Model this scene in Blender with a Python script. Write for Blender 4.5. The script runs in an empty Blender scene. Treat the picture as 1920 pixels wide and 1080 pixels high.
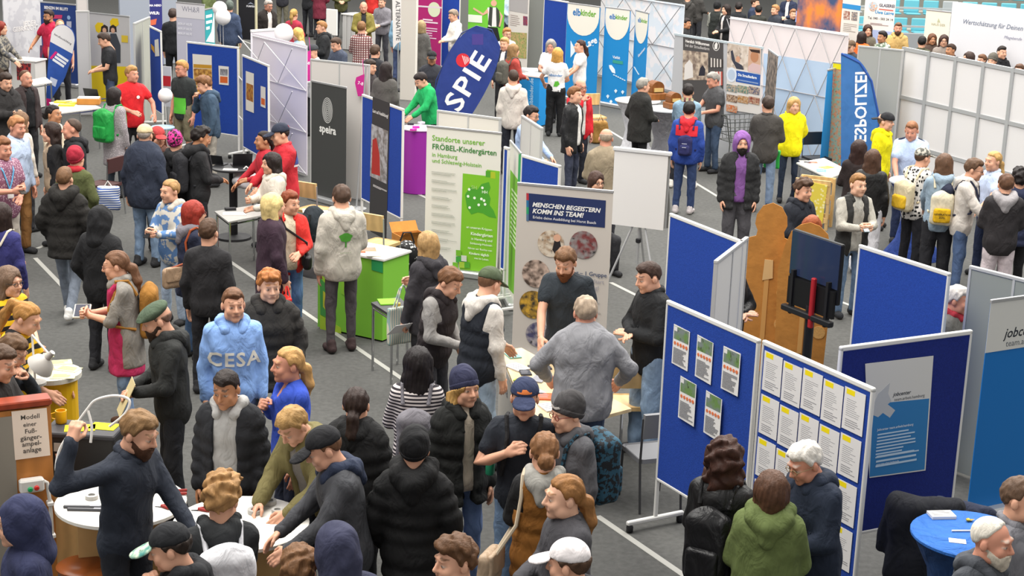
import bpy, math, random
import numpy as np
from mathutils import Vector, Matrix
from mathutils.bvhtree import BVHTree
SC = bpy.context.scene
COL = SC.collection
random.seed(4)
# ------------------------------------------------------------------ camera
F = 3000.0; CH = 5.3; TH = math.atan(805/3000); RO = math.radians(2.0)
CAM = Vector((0, 0, CH))
_up = Vector((0, math.sin(TH), math.cos(TH))); _rt = Vector((1, 0, 0)); FW = Vector((0, math.cos(TH), -math.sin(TH)))
CU = _up*math.cos(RO) - _rt*math.sin(RO); CR = _rt*math.cos(RO) + _up*math.sin(RO)
cd = bpy.data.cameras.new('camera'); cam = bpy.data.objects.new('camera', cd); COL.objects.link(cam)
cd.sensor_width = 36; cd.lens = 36*F/1920; cd.clip_end = 400; cd.clip_start = .1
m3 = Matrix((CR, CU, -FW)).transposed()
cam.matrix_world = Matrix.Translation(CAM) @ m3.to_4x4()
SC.camera = cam
def ray(px, py): return (FW*F + CR*(px-960) + CU*(540-py)).normalized()
def G(px, py, z=0.0):                       # pixel -> point on the horizontal plane z
    d = ray(px, py); return CAM + d*((z-CH)/d.z)
# ------------------------------------------------------------------ world, lamps, exposure
wd = bpy.data.worlds.new('hall_light'); SC.world = wd; wd.use_nodes = True
bg = wd.node_tree.nodes['Background']; bg.inputs[0].default_value = (1, .985, .955, 1); bg.inputs[1].default_value = .62
def area(name, loc, size, e, rot=(0, 0, 0), col=(1, .97, .92)):
    l = bpy.data.lights.new(name, 'AREA'); l.shape = 'RECTANGLE'; l.size, l.size_y = size; l.energy = e; l.color = col
    o = bpy.data.objects.new(name, l); COL.objects.link(o); o.location = loc; o.rotation_euler = rot
area('hall_lamp', (-6, 12, 15), (12, 16), 4200)
area('hall_lamp', (9, 20, 15), (12, 16), 3800)
area('hall_lamp', (-5, 38, 16), (26, 18), 7500)
area('hall_lamp', (12, 40, 16), (20, 18), 6000)
SC.view_settings.view_transform = 'Standard'; SC.view_settings.look = 'None'; SC.view_settings.exposure = 0.12; SC.view_settings.gamma = 1
SC.view_settings.use_curve_mapping = False
# ------------------------------------------------------------------ materials
def lin(hx):
    hx = hx.lstrip('#'); r = []
    for i in (0, 2, 4):
        c = int(hx[i:i+2], 16)/255; r.append(c/12.92 if c <= .04045 else ((c+.055)/1.055)**2.4)
    return (*r, 1)
_M = {}
def mat(hx, kind='plain', rough=.7, hx2='ffffff', sc=1.0, metal=0.0, bump=.15, emit=0):
    key = (hx, kind, rough, hx2, sc, metal, bump, emit)
    if key in _M: return _M[key]
    m = bpy.data.materials.new(kind+'_'+hx); m.use_nodes = True; nt = m.node_tree; N = nt.nodes; L = nt.links
    b = N['Principled BSDF']; b.inputs['Roughness'].default_value = rough; b.inputs['Metallic'].default_value = metal
    c1 = lin(hx); c2 = lin(hx2); b.inputs['Base Color'].default_value = c1
    b.inputs['Specular IOR Level'].default_value = .3
    def node(t, **k):
        n = N.new(t)
        for a, v in k.items(): setattr(n, a, v)
        return n
    tc = node('ShaderNodeTexCoord')
    def mixc(fac, a, bb):
        x = node('ShaderNodeMix', data_type='RGBA'); L.new(fac, x.inputs[0])
        for i, v in ((6, a), (7, bb)):
            if hasattr(v, 'links'): L.new(v, x.inputs[i])
            else: x.inputs[i].default_value = v
        return x.outputs[2]
    def ramp(src, lo, hi):
        r = node('ShaderNodeMapRange'); L.new(src, r.inputs[0]); r.inputs[1].default_value = lo; r.inputs[2].default_value = hi; return r.outputs[0]
    def noise(s, det=3):
        n = node('ShaderNodeTexNoise'); n.inputs['Scale'].default_value = s; n.inputs['Detail'].default_value = det; L.new(tc.outputs['Object'], n.inputs['Vector']); return n
    def wave(axis, s):
        n = node('ShaderNodeTexWave', bands_direction=axis); n.inputs['Scale'].default_value = s; n.inputs['Distortion'].default_value = 0; L.new(tc.outputs['Object'], n.inputs['Vector']); return n.outputs['Fac']
    out = None
    if kind in ('fabric', 'skin', 'hair', 'denim', 'felt', 'carpet', 'leather'):
        s = {'fabric': 14, 'skin': 9, 'hair': 26, 'denim': 10, 'felt': 60, 'carpet': 3, 'leather': 8}[kind]*sc
        n = noise(s); dv = {'skin': .06, 'hair': .22, 'carpet': .16, 'felt': .12}.get(kind, .09)
        lo = tuple(x*(1-dv) for x in c1[:3])+(1,); hi = tuple(min(1, x*(1+dv)) for x in c1[:3])+(1,)
        if kind == 'denim': hi = tuple(min(1, x*1.35+.012) for x in c1[:3])+(1,)
        out = mixc(ramp(n.outputs['Fac'], .3, .7), lo, hi)
        if kind != 'skin' and bump:
            mp = node('ShaderNodeMapping'); L.new(tc.outputs['Object'], mp.inputs['Vector'])
            n2 = node('ShaderNodeTexNoise'); L.new(mp.outputs[0], n2.inputs['Vector']); bp = node('ShaderNodeBump')
            if kind in ('fabric', 'denim', 'leather'):
                n2.inputs['Scale'].default_value = 9*sc; n2.inputs['Detail'].default_value = 3.5; n2.inputs['Distortion'].default_value = .7; mp.inputs['Scale'].default_value = (1, 1, .55)
                bp.inputs['Strength'].default_value = .62 if kind != 'denim' else .55; bp.inputs['Distance'].default_value = .055
            elif kind == 'hair':
                n2.inputs['Scale'].default_value = 95; n2.inputs['Detail'].default_value = 2; mp.inputs['Scale'].default_value = (1, .8, .16); bp.inputs['Strength'].default_value = .55; bp.inputs['Distance'].default_value = .01
            else:
                n2.inputs['Scale'].default_value = s*3; n2.inputs['Detail'].default_value = 4; bp.inputs['Strength'].default_value = .4; bp.inputs['Distance'].default_value = .01
            L.new(n2.outputs['Fac'], bp.inputs['Height']); L.new(bp.outputs[0], b.inputs['Normal'])
    elif kind == 'stripes': out = mixc(ramp(wave('Z', 5*sc), .45, .55), c1, c2)
    elif kind == 'vstripes': out = mixc(ramp(wave('X', 5*sc), .45, .55), c1, c2)
    elif kind == 'plaid':
        a = mixc(ramp(wave('Z', 4*sc), .4, .6), c1, c2); out = mixc(ramp(wave('X', 4*sc), .55, .6), a, lin('6a3f40'))
    elif kind == 'floral':
        v = node('ShaderNodeTexVoronoi'); v.inputs['Scale'].default_value = 45*sc; L.new(tc.outputs['Object'], v.inputs['Vector'])
        out = mixc(ramp(v.outputs['Distance'], .25, .4), c2, c1)
    elif kind == 'camo':
        n = noise(14*sc, 2); out = mixc(ramp(n.outputs['Fac'], .47, .52), c1, c2)
    elif kind == 'tri':
        v = node('ShaderNodeTexVoronoi', distance='CHEBYCHEV'); v.inputs['Scale'].default_value = 13*sc; L.new(tc.outputs['Object'], v.inputs['Vector'])
        out = mixc(ramp(v.outputs['Distance'], .30, .34), c1, c2)
    elif kind == 'photo':
        n = noise(6*sc, 1.5); n3 = noise(10*sc, 3); x = mixc(ramp(n.outputs['Fac'], .36, .64), c1, c2); out = mixc(ramp(n3.outputs['Fac'], .6, .75), x, lin('35302f'))
    elif kind == 'fire':
        n = noise(1.6*sc, 5); out = mixc(ramp(n.outputs['Fac'], .45, .65), c1, c2)
    elif kind == 'wood':
        w = node('ShaderNodeTexWave'); w.inputs['Scale'].default_value = 3*sc; w.inputs['Distortion'].default_value = 6; w.inputs['Detail'].default_value = 3; L.new(tc.outputs['Object'], w.inputs['Vector'])
        out = mixc(w.outputs['Fac'], c1, tuple(x*.82 for x in c1[:3])+(1,))
    elif kind == 'glass':
        b.inputs['Transmission Weight'].default_value = .9; b.inputs['Roughness'].default_value = .02
    if kind == 'skin':      # brows, eyes and lips are stored on the face as vertex tints
        at_ = node('ShaderNodeAttribute', attribute_name='tint'); out = mixc(at_.outputs['Alpha'], out, at_.outputs['Color'])
    if out is not None: L.new(out, b.inputs['Base Color'])
    if emit:
        b.inputs['Emission Strength'].default_value = emit
        if out is not None: L.new(out, b.inputs['Emission Color'])
        else: b.inputs['Emission Color'].default_value = c1
    _M[key] = m; return m
def fab(hx, sc=1.0): return mat(hx, 'fabric', .85, sc=sc)
# ------------------------------------------------------------------ objects
def link(name, me, parent=None, m=None, obj_mat=False):
    o = bpy.data.objects.new(name, me); COL.objects.link(o)
    if parent is not None: o.parent = parent
    if m is not None:
        ms = m if isinstance(m, (list, tuple)) else [m]
        while len(me.materials) < len(ms): me.materials.append(ms[len(me.materials)])
        if obj_mat:
            for i, x in enumerate(ms): o.material_slots[i].link = 'OBJECT'; o.material_slots[i].material = x
    return o
def tag(o, label=None, cat=None, group=None, kind=None):
    if label: o['label'] = label
    if cat: o['category'] = cat
    if group: o['group'] = group
    if kind: o['kind'] = kind
    return o
def empty(name, loc=(0, 0, 0), rz=0.0, label=None, cat=None, group=None):
    o = bpy.data.objects.new(name, None); COL.objects.link(o); o.location = loc; o.rotation_euler = (0, 0, rz); o.empty_display_size = .1
    return tag(o, label, cat, group)
def np_mesh(name, V, Q, mi=None, smooth=True):
    me = bpy.data.meshes.new(name); V = np.asarray(V, np.float32); Q = np.asarray(Q, np.int32); k = Q.shape[1]
    me.vertices.add(len(V)); me.vertices.foreach_set('co', V.ravel())
    me.loops.add(Q.size); me.loops.foreach_set('vertex_index', Q.ravel())
    me.polygons.add(len(Q)); me.polygons.foreach_set('loop_start', np.arange(0, Q.size, k, dtype=np.int32))
    me.polygons.foreach_set('loop_total', np.full(len(Q), k, np.int32))
    me.polygons.foreach_set('use_smooth', np.full(len(Q), smooth, bool))
    if mi is not None: me.polygons.foreach_set('material_index', np.asarray(mi, np.int32))
    me.update(calc_edges=True); return me
class MB:                                    # boxes, tubes, prisms, lathes gathered into one part
    def __init__(s): s.v = []; s.f = []
    def add(s, vs, fs):
        n = len(s.v); s.v += [tuple(v) for v in vs]; s.f += [tuple(i+n for i in f) for f in fs]; return s
    def box(s, x0, x1, y0, y1, z0, z1):
        return s.add([(x, y, z) for x in (x0, x1) for y in (y0, y1) for z in (z0, z1)],
                     [(0, 1, 3, 2), (4, 6, 7, 5), (0, 4, 5, 1), (2, 3, 7, 6), (0, 2, 6, 4), (1, 5, 7, 3)])
    def rbox(s, x0, x1, y0, y1, z0, z1, b=.01):      # box with chamfered vertical edges and rims
        pts = [(x0+b, y0), (x1-b, y0), (x1, y0+b), (x1, y1-b), (x1-b, y1), (x0+b, y1), (x0, y1-b), (x0, y0+b)]
        cx, cy = (x0+x1)/2, (y0+y1)/2
        def ring(z, q): return [(x-(b*q if x > cx else -b*q), y-(b*q if y > cy else -b*q), z) for x, y in pts]
        return s.loft([ring(z0, .7), ring(z0+b, 0), ring(z1-b, 0), ring(z1, .7)])
    def loft(s, rings, caps=True):
        n = len(rings[0]); vs = [p for r in rings for p in r]; fs = []
        for i in range(len(rings)-1):
            for j in range(n): k = (j+1) % n; fs.append((i*n+j, i*n+k, (i+1)*n+k, (i+1)*n+j))
        if caps: fs.append(tuple(range(n))[::-1]); fs.append(tuple(range((len(rings)-1)*n, len(rings)*n)))
        return s.add(vs, fs)
    def lathe(s, prof, n=24, c=(0, 0), sx=1, sy=1):
        return s.loft([[(c[0]+r*sx*math.cos(2*math.pi*j/n), c[1]+r*sy*math.sin(2*math.pi*j/n), z) for j in range(n)] for r, z in prof])
    def tube(s, pts, r, n=8):
        pts = [Vector(p) for p in pts]; rings = []; up = None
        rs = r if isinstance(r, (list, tuple)) else [r]*len(pts)
        for i, p in enumerate(pts):
            t = (pts[min(i+1, len(pts)-1)]-pts[max(i-1, 0)]).normalized()
            if up is None: up = t.orthogonal().normalized()
            u = (up - t*up.dot(t))
            u = u.normalized() if u.length > 1e-5 else t.orthogonal().normalized()
            up = u; w = t.cross(u)
            rings.append([p+u*rs[i]*math.cos(2*math.pi*j/n)+w*rs[i]*math.sin(2*math.pi*j/n) for j in range(n)])
        return s.loft(rings)
    def prism(s, poly, y0, y1):              # outline in x,z pushed along y
        n = len(poly); vs = [(x, y0, z) for x, z in poly]+[(x, y1, z) for x, z in poly]
        return s.add(vs, [tuple(range(n)), tuple(range(2*n-1, n-1, -1))]+[(i, i+n, (i+1) % n+n, (i+1) % n) for i in range(n)])
    def slab(s, poly, z0, z1):               # outline in x,y pushed along z
        n = len(poly); vs = [(x, y, z0) for x, y in poly]+[(x, y, z1) for x, y in poly]
        return s.add(vs, [tuple(range(n))[::-1], tuple(range(n, 2*n))]+[(i, (i+1) % n, (i+1) % n+n, i+n) for i in range(n)])
    def build(s, name, m, parent=None, smooth=False):
        me = bpy.data.meshes.new(name); me.from_pydata([tuple(v) for v in s.v], [], s.f)
        import bmesh
        bm = bmesh.new(); bm.from_mesh(me); bmesh.ops.recalc_face_normals(bm, faces=bm.faces); bm.to_mesh(me); bm.free()
        if smooth:
            me.polygons.foreach_set('use_smooth', np.full(len(me.polygons), True, bool)); me.set_sharp_from_angle(angle=math.radians(40))
        return link(name, me, parent, m)
def circ(cx, cz, rx, rz=None, n=24, a0=0, a1=2*math.pi):
    rz = rz or rx; full = abs(a1-a0-2*math.pi) < 1e-6
    return [(cx+rx*math.cos(a0+(a1-a0)*i/(n if full else n-1)), cz+rz*math.sin(a0+(a1-a0)*i/(n if full else n-1))) for i in range(n)]
_T = {}
def text_mesh(txt, bold=0.0, shear=0.0, ext=.001, align='LEFT', spacing=1.0):
    key = (txt, bold, shear, align, spacing)
    if key in _T: return _T[key]
    c = bpy.data.curves.new('lettering', 'FONT'); c.body = txt; c.size = 1; c.offset = bold; c.shear = shear; c.extrude = 0; c.align_x = align
    c.resolution_u = 2; c.space_line = .95; c.space_character = spacing
    o = bpy.data.objects.new('lettering', c); COL.objects.link(o)
    bpy.context.view_layer.update()
    me = bpy.data.meshes.new_from_object(o.evaluated_get(bpy.context.evaluated_depsgraph_get()))
    bpy.data.objects.remove(o); bpy.data.curves.remove(c)
    v = np.empty(len(me.vertices)*3, np.float32); me.vertices.foreach_get('co', v); v = v.reshape(-1, 3)
    me.materials.clear()
    _T[key] = (me, v[:, 0].max()-v[:, 0].min() if len(v) else 1); return _T[key]
# ------------------------------------------------------------------ signed distance fields -> smooth continuous meshes
class Field:
    def __init__(s, lo, hi, h):
        s.lo = np.array(lo, np.float32)-2*h; s.h = h; n = np.ceil((np.array(hi)+2*h-s.lo)/h).astype(int)+1
        s.ax = [(s.lo[i]+h*np.arange(n[i])).astype(np.float32) for i in range(3)]; s.d = np.full(tuple(n), .3, np.float32)
    def blk(s, lo, hi):
        sl = []
        for i in range(3):
            a = max(0, int((lo[i]-s.lo[i])/s.h)); b = min(len(s.ax[i]), int((hi[i]-s.lo[i])/s.h)+2); sl.append(slice(a, max(a+1, b)))
        X = s.ax[0][sl[0]][:, None, None]; Y = s.ax[1][sl[1]][None, :, None]; Z = s.ax[2][sl[2]][None, None, :]
        return tuple(sl), X, Y, Z
    def comb(s, sl, d, k, sub=False):
        o = s.d[sl]
        if sub: d = -d; h = np.clip(.5-.5*(o-d)/k, 0, 1); s.d[sl] = o*(1-h)+d*h+k*h*(1-h); return
        h = np.clip(.5+.5*(o-d)/k, 0, 1); s.d[sl] = o*(1-h)+d*h-k*h*(1-h)
    def cap(s, a, b, ra, rb, k=.03, ax=None, f=1.0, quilt=None):
        a = np.asarray(a, np.float32); b = np.asarray(b, np.float32); R = max(ra, rb)*max(1, 1/f)+k+2*s.h+(.03 if quilt else 0)
        sl, X, Y, Z = s.blk(np.minimum(a, b)-R, np.maximum(a, b)+R)
        ab = b-a; L2 = float(ab@ab)+1e-9; x = X-a[0]; y = Y-a[1]; z = Z-a[2]
        t = np.clip((x*ab[0]+y*ab[1]+z*ab[2])/L2, 0, 1); x = x-t*ab[0]; y = y-t*ab[1]; z = z-t*ab[2]
        q = x*x+y*y+z*z
        if ax is not None: e = x*ax[0]+y*ax[1]+z*ax[2]; q = q+e*e*(f*f-1)
        r = ra+(rb-ra)*t
        if quilt: r = r+quilt[0]*(np.abs(np.sin(np.pi*t*math.sqrt(L2)/quilt[1]))-.5)
        s.comb(sl, np.sqrt(q)-r, k)
    def ell(s, c, r, k=.02, sub=False, rx=0.0):
        R = max(r)+k+2*s.h; sl, X, Y, Z = s.blk([c[i]-R for i in range(3)], [c[i]+R for i in range(3)])
        x = X-c[0]; y = Y-c[1]; z = Z-c[2]
        if rx: cs, sn = math.cos(rx), math.sin(rx); y, z = y*cs+z*sn, z*cs-y*sn
        k0 = np.sqrt((x/r[0])**2+(y/r[1])**2+(z/r[2])**2); k1 = np.sqrt((x/r[0]**2)**2+(y/r[1]**2)**2+(z/r[2]**2)**2)+1e-6
        s.comb(sl, k0*(k0-1)/k1, k, sub)
    def rbox(s, c, b, r, k=.01):
        sl, X, Y, Z = s.blk([c[i]-b[i]-r-.05 for i in range(3)], [c[i]+b[i]+r+.05 for i in range(3)])
        x = np.abs(X-c[0])-b[0]; y = np.abs(Y-c[1])-b[1]; z = np.abs(Z-c[2])-b[2]
        d = np.sqrt(np.maximum(x, 0)**2+np.maximum(y, 0)**2+np.maximum(z, 0)**2)+np.minimum(np.maximum(np.maximum(x, y), z), 0)-r
        s.comb(sl, d, k)
    def xyz(s): return s.ax[0][:, None, None], s.ax[1][None, :, None], s.ax[2][None, None, :]
    def keep(s, e): s.d = np.maximum(s.d, np.broadcast_to(e, s.d.shape)).astype(np.float32)   # e<0 is kept
    def noise(s, amp, fr, seed=0.0):
        X, Y, Z = s.xyz()
        s.d = s.d+amp*(np.sin(fr*X+1.9*np.sin(fr*.7*Z+seed))*np.sin(fr*1.1*Y+seed*2+1.3*np.sin(fr*.8*X))+np.sin(fr*.9*Z+2.1*np.sin(fr*.6*Y+seed)+fr*.5*X))*.5
        s.d = s.d.astype(np.float32)
    def mesh(s):
        Fd = s.d; S = Fd < 0; n = Fd.shape
        S[0], S[-1] = False, False; S[:, 0], S[:, -1] = False, False; S[:, :, 0], S[:, :, -1] = False, False
        Fd = np.where(S, Fd, np.maximum(Fd, 1e-4))
        c = np.zeros((n[0]-1, n[1]-1, n[2]-1), np.int8)
        cor = [(i, j, k) for i in (0, 1) for j in (0, 1) for k in (0, 1)]
        for i, j, k in cor: c += S[i:n[0]-1+i, j:n[1]-1+j, k:n[2]-1+k]
        act = (c > 0) & (c < 8); ijk = np.argwhere(act)
        if len(ijk) == 0: return np.zeros((0, 3), np.float32), np.zeros((0, 4), np.int32)
        idx = np.full(c.shape, -1, np.int32); idx[act] = np.arange(len(ijk))
        pos = np.zeros((len(ijk), 3), np.float32); cnt = np.zeros(len(ijk), np.float32)
        for o in cor:
            for ax in range(3):
                if o[ax]: continue
                o2 = list(o); o2[ax] = 1
                a = Fd[ijk[:, 0]+o[0], ijk[:, 1]+o[1], ijk[:, 2]+o[2]]; b = Fd[ijk[:, 0]+o2[0], ijk[:, 1]+o2[1], ijk[:, 2]+o2[2]]
                m = (a < 0) != (b < 0); t = a[m]/(a[m]-b[m]); q = np.tile(np.array(o, np.float32), (len(t), 1)); q[:, ax] += t
                pos[m] += q; cnt[m] += 1
        V = s.lo+s.h*(ijk+pos/cnt[:, None]); Q = []
        for ax in range(3):
            u, v = (ax+1) % 3, (ax+2) % 3
            a = [slice(None)]*3; b = [slice(None)]*3; a[ax] = slice(0, -1); b[ax] = slice(1, None)
            for w in (u, v): a[w] = slice(1, -1); b[w] = slice(1, -1)
            sa, sb = S[tuple(a)], S[tuple(b)]
            for flip, msk in ((0, sa & ~sb), (1, ~sa & sb)):
                e = np.argwhere(msk)
                if len(e) == 0: continue
                def cell(du, dv):
                    g = e.copy(); g[:, u] += du; g[:, v] += dv; return idx[g[:, 0], g[:, 1], g[:, 2]]
                q = np.stack([cell(0, 0), cell(1, 0), cell(1, 1), cell(0, 1)], 1)
                Q.append(q[:, ::-1] if flip else q)
        return V.astype(np.float32), np.concatenate(Q).astype(np.int32)
# ------------------------------------------------------------------ people: head, hair, hat, hand and shoe templates (head frame faces -Y)
LODH = (.0072, .0104, .0155); LODC = (.020, .027, .036)
SK = ((0, .015, .03), (.076, .095, .088))
def infl(i): return tuple(r+i for r in SK[1])
_TP = {}
def head_tpl(lod):
    f = Field((-.11, -.15, -.2), (.11, .14, .14), LODH[lod])
    f.ell(*SK, .01); f.ell((0, -.028, -.04), (.06, .068, .076), .03); f.ell((0, -.072, -.094), (.026, .022, .02), .02)
    for s in (-1, 1):
        f.ell((s*.038, -.066, -.028), (.024, .022, .026), .02); f.ell((s*.05, -.02, -.07), (.018, .04, .03), .02)
    f.cap((-.034, -.082, .032), (.034, -.082, .032), .013, .013, .015)
    for s in (-1, 1): f.ell((s*.031, -.104, .008), (.02, .018, .014), .012, True)
    for s in (-1, 1): f.ell((s*.031, -.078, .007), (.0145, .0145, .0135), .004)
    f.cap((0, -.092, .014), (0, -.112, -.022), .008, .012, .008); f.ell((0, -.1, -.027), (.018, .014, .010), .008)
    f.cap((-.018, -.088, -.056), (.018, -.088, -.056), .010, .010, .006)
    for s in (-1, 1): f.ell((s*.079, .012, -.008), (.011, .02, .031), .006)
    f.cap((0, .022, -.07), (0, .045, -.2), .054, .058, .03)
    V, Q = f.mesh(); x, y, z = np.abs(V[:, 0]), V[:, 1], V[:, 2]; fr = y < -.055
    sm = lambda e, s=.5: np.clip((1.2-e)/s, 0, 1)*fr
    wt = np.stack([sm(np.abs(z-.042-.14*(.03-x))/.0048, .6)*np.clip((x-.010)/.006, 0, 1)*np.clip((.054-x)/.008, 0, 1),
                   sm(np.sqrt(((x-.031)/.0165)**2+((z-.006)/.0082)**2)), sm(np.sqrt(((x-.031)/.0082)**2+((z-.006)/.0082)**2)),
                   sm(np.sqrt((x/.024)**2+((z+.057)/.0072)**2))*.75*(y < -.08)], 1)
    return V, Q, wt
HL = {'std': ([-.12, -.095, -.06, -.038, -.024, -.01, .01, .03, .046, .09, .11], [.084, .076, .06, .048, .02, -.014, .008, .004, -.03, -.085, -.095]),
      'rec': ([-.12, -.06, -.03, 0, .03, .06, .11], [.13, .11, .075, .03, .012, -.03, -.08]),
      'rim': ([-.12, -.02, 0, .03, .06, .11], [.2, .1, .02, .012, -.03, -.08])}
def hairline(f, kind='std'):
    X, Y, Z = f.xyz(); hl = np.interp(Y, *HL[kind])+.3*np.clip(np.abs(X)-.03, 0, .05)*(Y < -.042)+.006*np.sin(95*X+40*Y)*np.sin(80*Y+20*Z)
    f.d = (f.d+.026*(1-np.clip((Z-hl)/.03, 0, 1))**1.6).astype(np.float32); f.keep((hl-.004-Z)*.8)
def face_cut(f, w=.064): f.ell((0, -.118, -.03), (w, .078, .116), .01, True)
def hair_tpl(st, lod):
    st, _, under = st.partition('@')
    h = LODH[lod]*1.12; lo, hi = (-.15, -.16, -.16), (.15, .17, .17)
    if st in ('long', 'curlylong', 'vlong'): lo = (-.18, -.16, -.52)
    if st in ('pony', 'lowpony'): lo = (-.14, -.14, -.3); hi = (.14, .24, .17)
    f = Field(lo, hi, h)
    if st == 'buzz': f.ell(SK[0], infl(.006), .01); hairline(f)
    elif st == 'rim': f.ell(SK[0], infl(.008), .01); hairline(f, 'rim'); X, Y, Z = f.xyz(); f.keep((Z-.055)*1.0+0*Y)
    elif st == 'recede': f.ell(SK[0], infl(.009), .01); hairline(f, 'rec')
    elif st == 'fade': f.ell(SK[0], infl(.005), .01); f.ell((0, -.008, .068), (.068, .095, .066), .015); f.noise(.004, 130); hairline(f)
    elif st == 'short': f.ell(SK[0], infl(.012), .01); f.ell((0, -.004, .065), (.074, .098, .07), .02); f.d = (f.d+.0025*np.sin(170*f.xyz()[0]+30*f.xyz()[1])).astype(np.float32); f.noise(.005, 70); hairline(f)
    elif st == 'messy':
        f.ell(SK[0], infl(.014), .01); f.ell((0, -.015, .075), (.084, .1, .072), .02); f.ell((0, -.085, .075), (.066, .036, .034), .02); f.noise(.012, 85); hairline(f)
    elif st == 'curly':
        f.ell(SK[0], infl(.024), .01); f.ell((0, -.02, .08), (.092, .112, .076), .02); f.noise(.02, 75); hairline(f)
    elif st in ('bob', 'long', 'curlylong', 'vlong'):
        cu = st == 'curlylong'; f.ell(SK[0], infl(.026 if cu else .018), .01)
        for s in (-1, 1): f.cap((s*.066, .015, .03), (s*.075, .012, -.11), .032, .036, .03)
        f.cap((0, .065, .0), (0, .06, -.10), .075, .07, .03, (0, 1, 0), 1.3)
        if st != 'bob':
            e = {'long': -.30, 'curlylong': -.30, 'vlong': -.44}[st]
            f.cap((0, .07, -.08), (0, .098, e), .092, .07, .03, (0, 1, 0), 1.9)
            for s in (-1, 1): f.cap((s*.075, .03, -.1), (s*.088, .0, e*.75), .036, .022, .03)
        X, Y, Z = f.xyz()
        if not cu: f.d = (f.d+.0032*np.sin(30*np.arctan2(X, Y+.02)+4*np.sin(9*Z))).astype(np.float32)
        f.noise(.022 if cu else .005, 60 if cu else 45); face_cut(f)
        X, Y, Z = f.xyz()
        if st == 'bob': f.keep(-.135-Z+0*X)
    elif st in ('pony', 'bun', 'lowpony', 'tied'):
        f.ell(SK[0], infl(.01), .01); hairline(f)
        if st == 'bun': f.ell((0, .125, -.03), (.052, .045, .05), .012); f.noise(.004, 120)
        elif st == 'pony':
            for a, b, r, q in (((0, .1, .06), (0, .15, .05), .03, .03), ((0, .15, .05), (0, .165, -.06), .034, .036), ((0, .165, -.06), (0, .15, -.2), .036, .016)): f.cap(a, b, r, q, .02)
        elif st == 'lowpony':
            for a, b, r, q in (((0, .09, -.03), (0, .13, -.05), .036, .034), ((0, .13, -.05), (0, .14, -.16), .04, .042), ((0, .14, -.16), (0, .12, -.26), .042, .02)): f.cap(a, b, r, q, .02)
        X, Y, Z = f.xyz(); f.d = (f.d+.0028*np.sin(190*X+25*Z)).astype(np.float32); f.noise(.003, 60)
    elif st == 'beard':
        f.ell((0, -.03, -.046), (.07, .081, .087), .01); f.ell((0, -.075, -.1), (.036, .032, .042), .02); f.noise(.004, 140)
        X, Y, Z = f.xyz(); f.keep((Z-np.interp(Y, [-.12, -.1, -.07, -.03, .02], [-.036, -.036, -.05, -.03, .02]))*.9); f.keep(Y-.022+0*X)
        f.ell((0, -.11, -.058), (.017, .03, .005), .003, True)
    if under:
        X, Y, Z = f.xyz(); f.keep(Z-{'cap': .045-.12*Y, 'capback': .045+.12*Y, 'beanie': np.interp(Y, [-.1, .1], [.05, -.05]), 'flatcap': .035-.1*Y}[under]+0*X)
    V, Q = f.mesh(); return V, Q, None
def hat_tpl(st, lod):
    h = LODH[lod]*1.12; f = Field((-.16, -.24, -.26), (.16, .2, .18), h)
    X, Y, Z = f.xyz()
    if st == 'cap': f.ell((0, .014, .045), (.089, .107, .092), .01); f.keep(.042-.12*Y-Z+0*X)
    elif st == 'brim':
        f.ell((0, -.125, .05), (.075, .088, .012), .01); f.keep(Y+.072+0*X); V, Q = f.mesh(); V[:, 2] -= 2.6*V[:, 0]**2+.2*(-.07-V[:, 1]); return V, Q, None
    elif st == 'beanie': f.ell((0, .02, .045), (.09, .11, .112), .01); f.noise(.003, 60); f.keep(np.interp(Y, [-.1, .1], [.05, -.055])-Z+0*X)
    elif st == 'cuff':
        f.ell((0, .018, .035), (.096, .115, .11), .01); e = np.interp(Y, [-.1, .1], [.045, -.06]); f.keep(e-Z+0*X); f.keep(Z-e-.045+0*X)
    elif st == 'hoodup':
        f.ell((0, .025, .015), (.108, .13, .138), .02); f.cap((0, .05, -.06), (0, .065, -.17), .1, .105, .04); f.noise(.006, 38); f.ell((0, -.13, -.015), (.066, .12, .1), .012, True)
    elif st == 'flatcap':
        f.ell((0, -.004, .07), (.096, .122, .052), .02, rx=.22); f.ell((0, -.1, .045), (.07, .05, .014), .02, rx=.25); f.keep(.03-Z-.1*Y+0*X)
    V, Q = f.mesh(); return V, Q, None
def hand_tpl(st, lod):                       # wrist at origin, fingers to -Z, palm faces +X, thumb to -Y
    h = (.0065, .009, .013)[lod]; f = Field((-.05, -.1, -.22), (.1, .07, .05), h)
    f.cap((0, 0, .03), (0, 0, -.02), .029, .027, .01, (1, 0, 0), 1.25)
    f.cap((0, -.018, -.03), (0, -.022, -.085), .021, .017, .02, (1, 0, 0), 1.25); f.cap((0, .014, -.03), (0, .02, -.08), .021, .016, .02, (1, 0, 0), 1.25)
    cu = {'relax': .35, 'grip': 1.25, 'flat': .08}[st]
    for y, L in ((-.031, .072), (-.011, .082), (.010, .076), (.029, .058)):
        p = np.array((0., y, -.088)); a = cu*.5; r = .0098
        for seg, rr in ((.45, .0095), (.32, .0088), (.23, .0075)):
            q = p+np.array((math.sin(a), 0, -math.cos(a)))*L*seg; f.cap(p, q, r, rr, .004); p = q; r = rr; a += cu*.8
    t = [(.006, -.02, -.022), (.022, -.05, -.055), (.03+.02*cu, -.058+.012*cu, -.085), (.036+.03*cu, -.055+.03*cu, -.108)]
    for i in range(3): f.cap(t[i], t[i+1], .0145-.002*i, .0125-.002*i, .006)
    V, Q = f.mesh(); return V, Q, None
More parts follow.
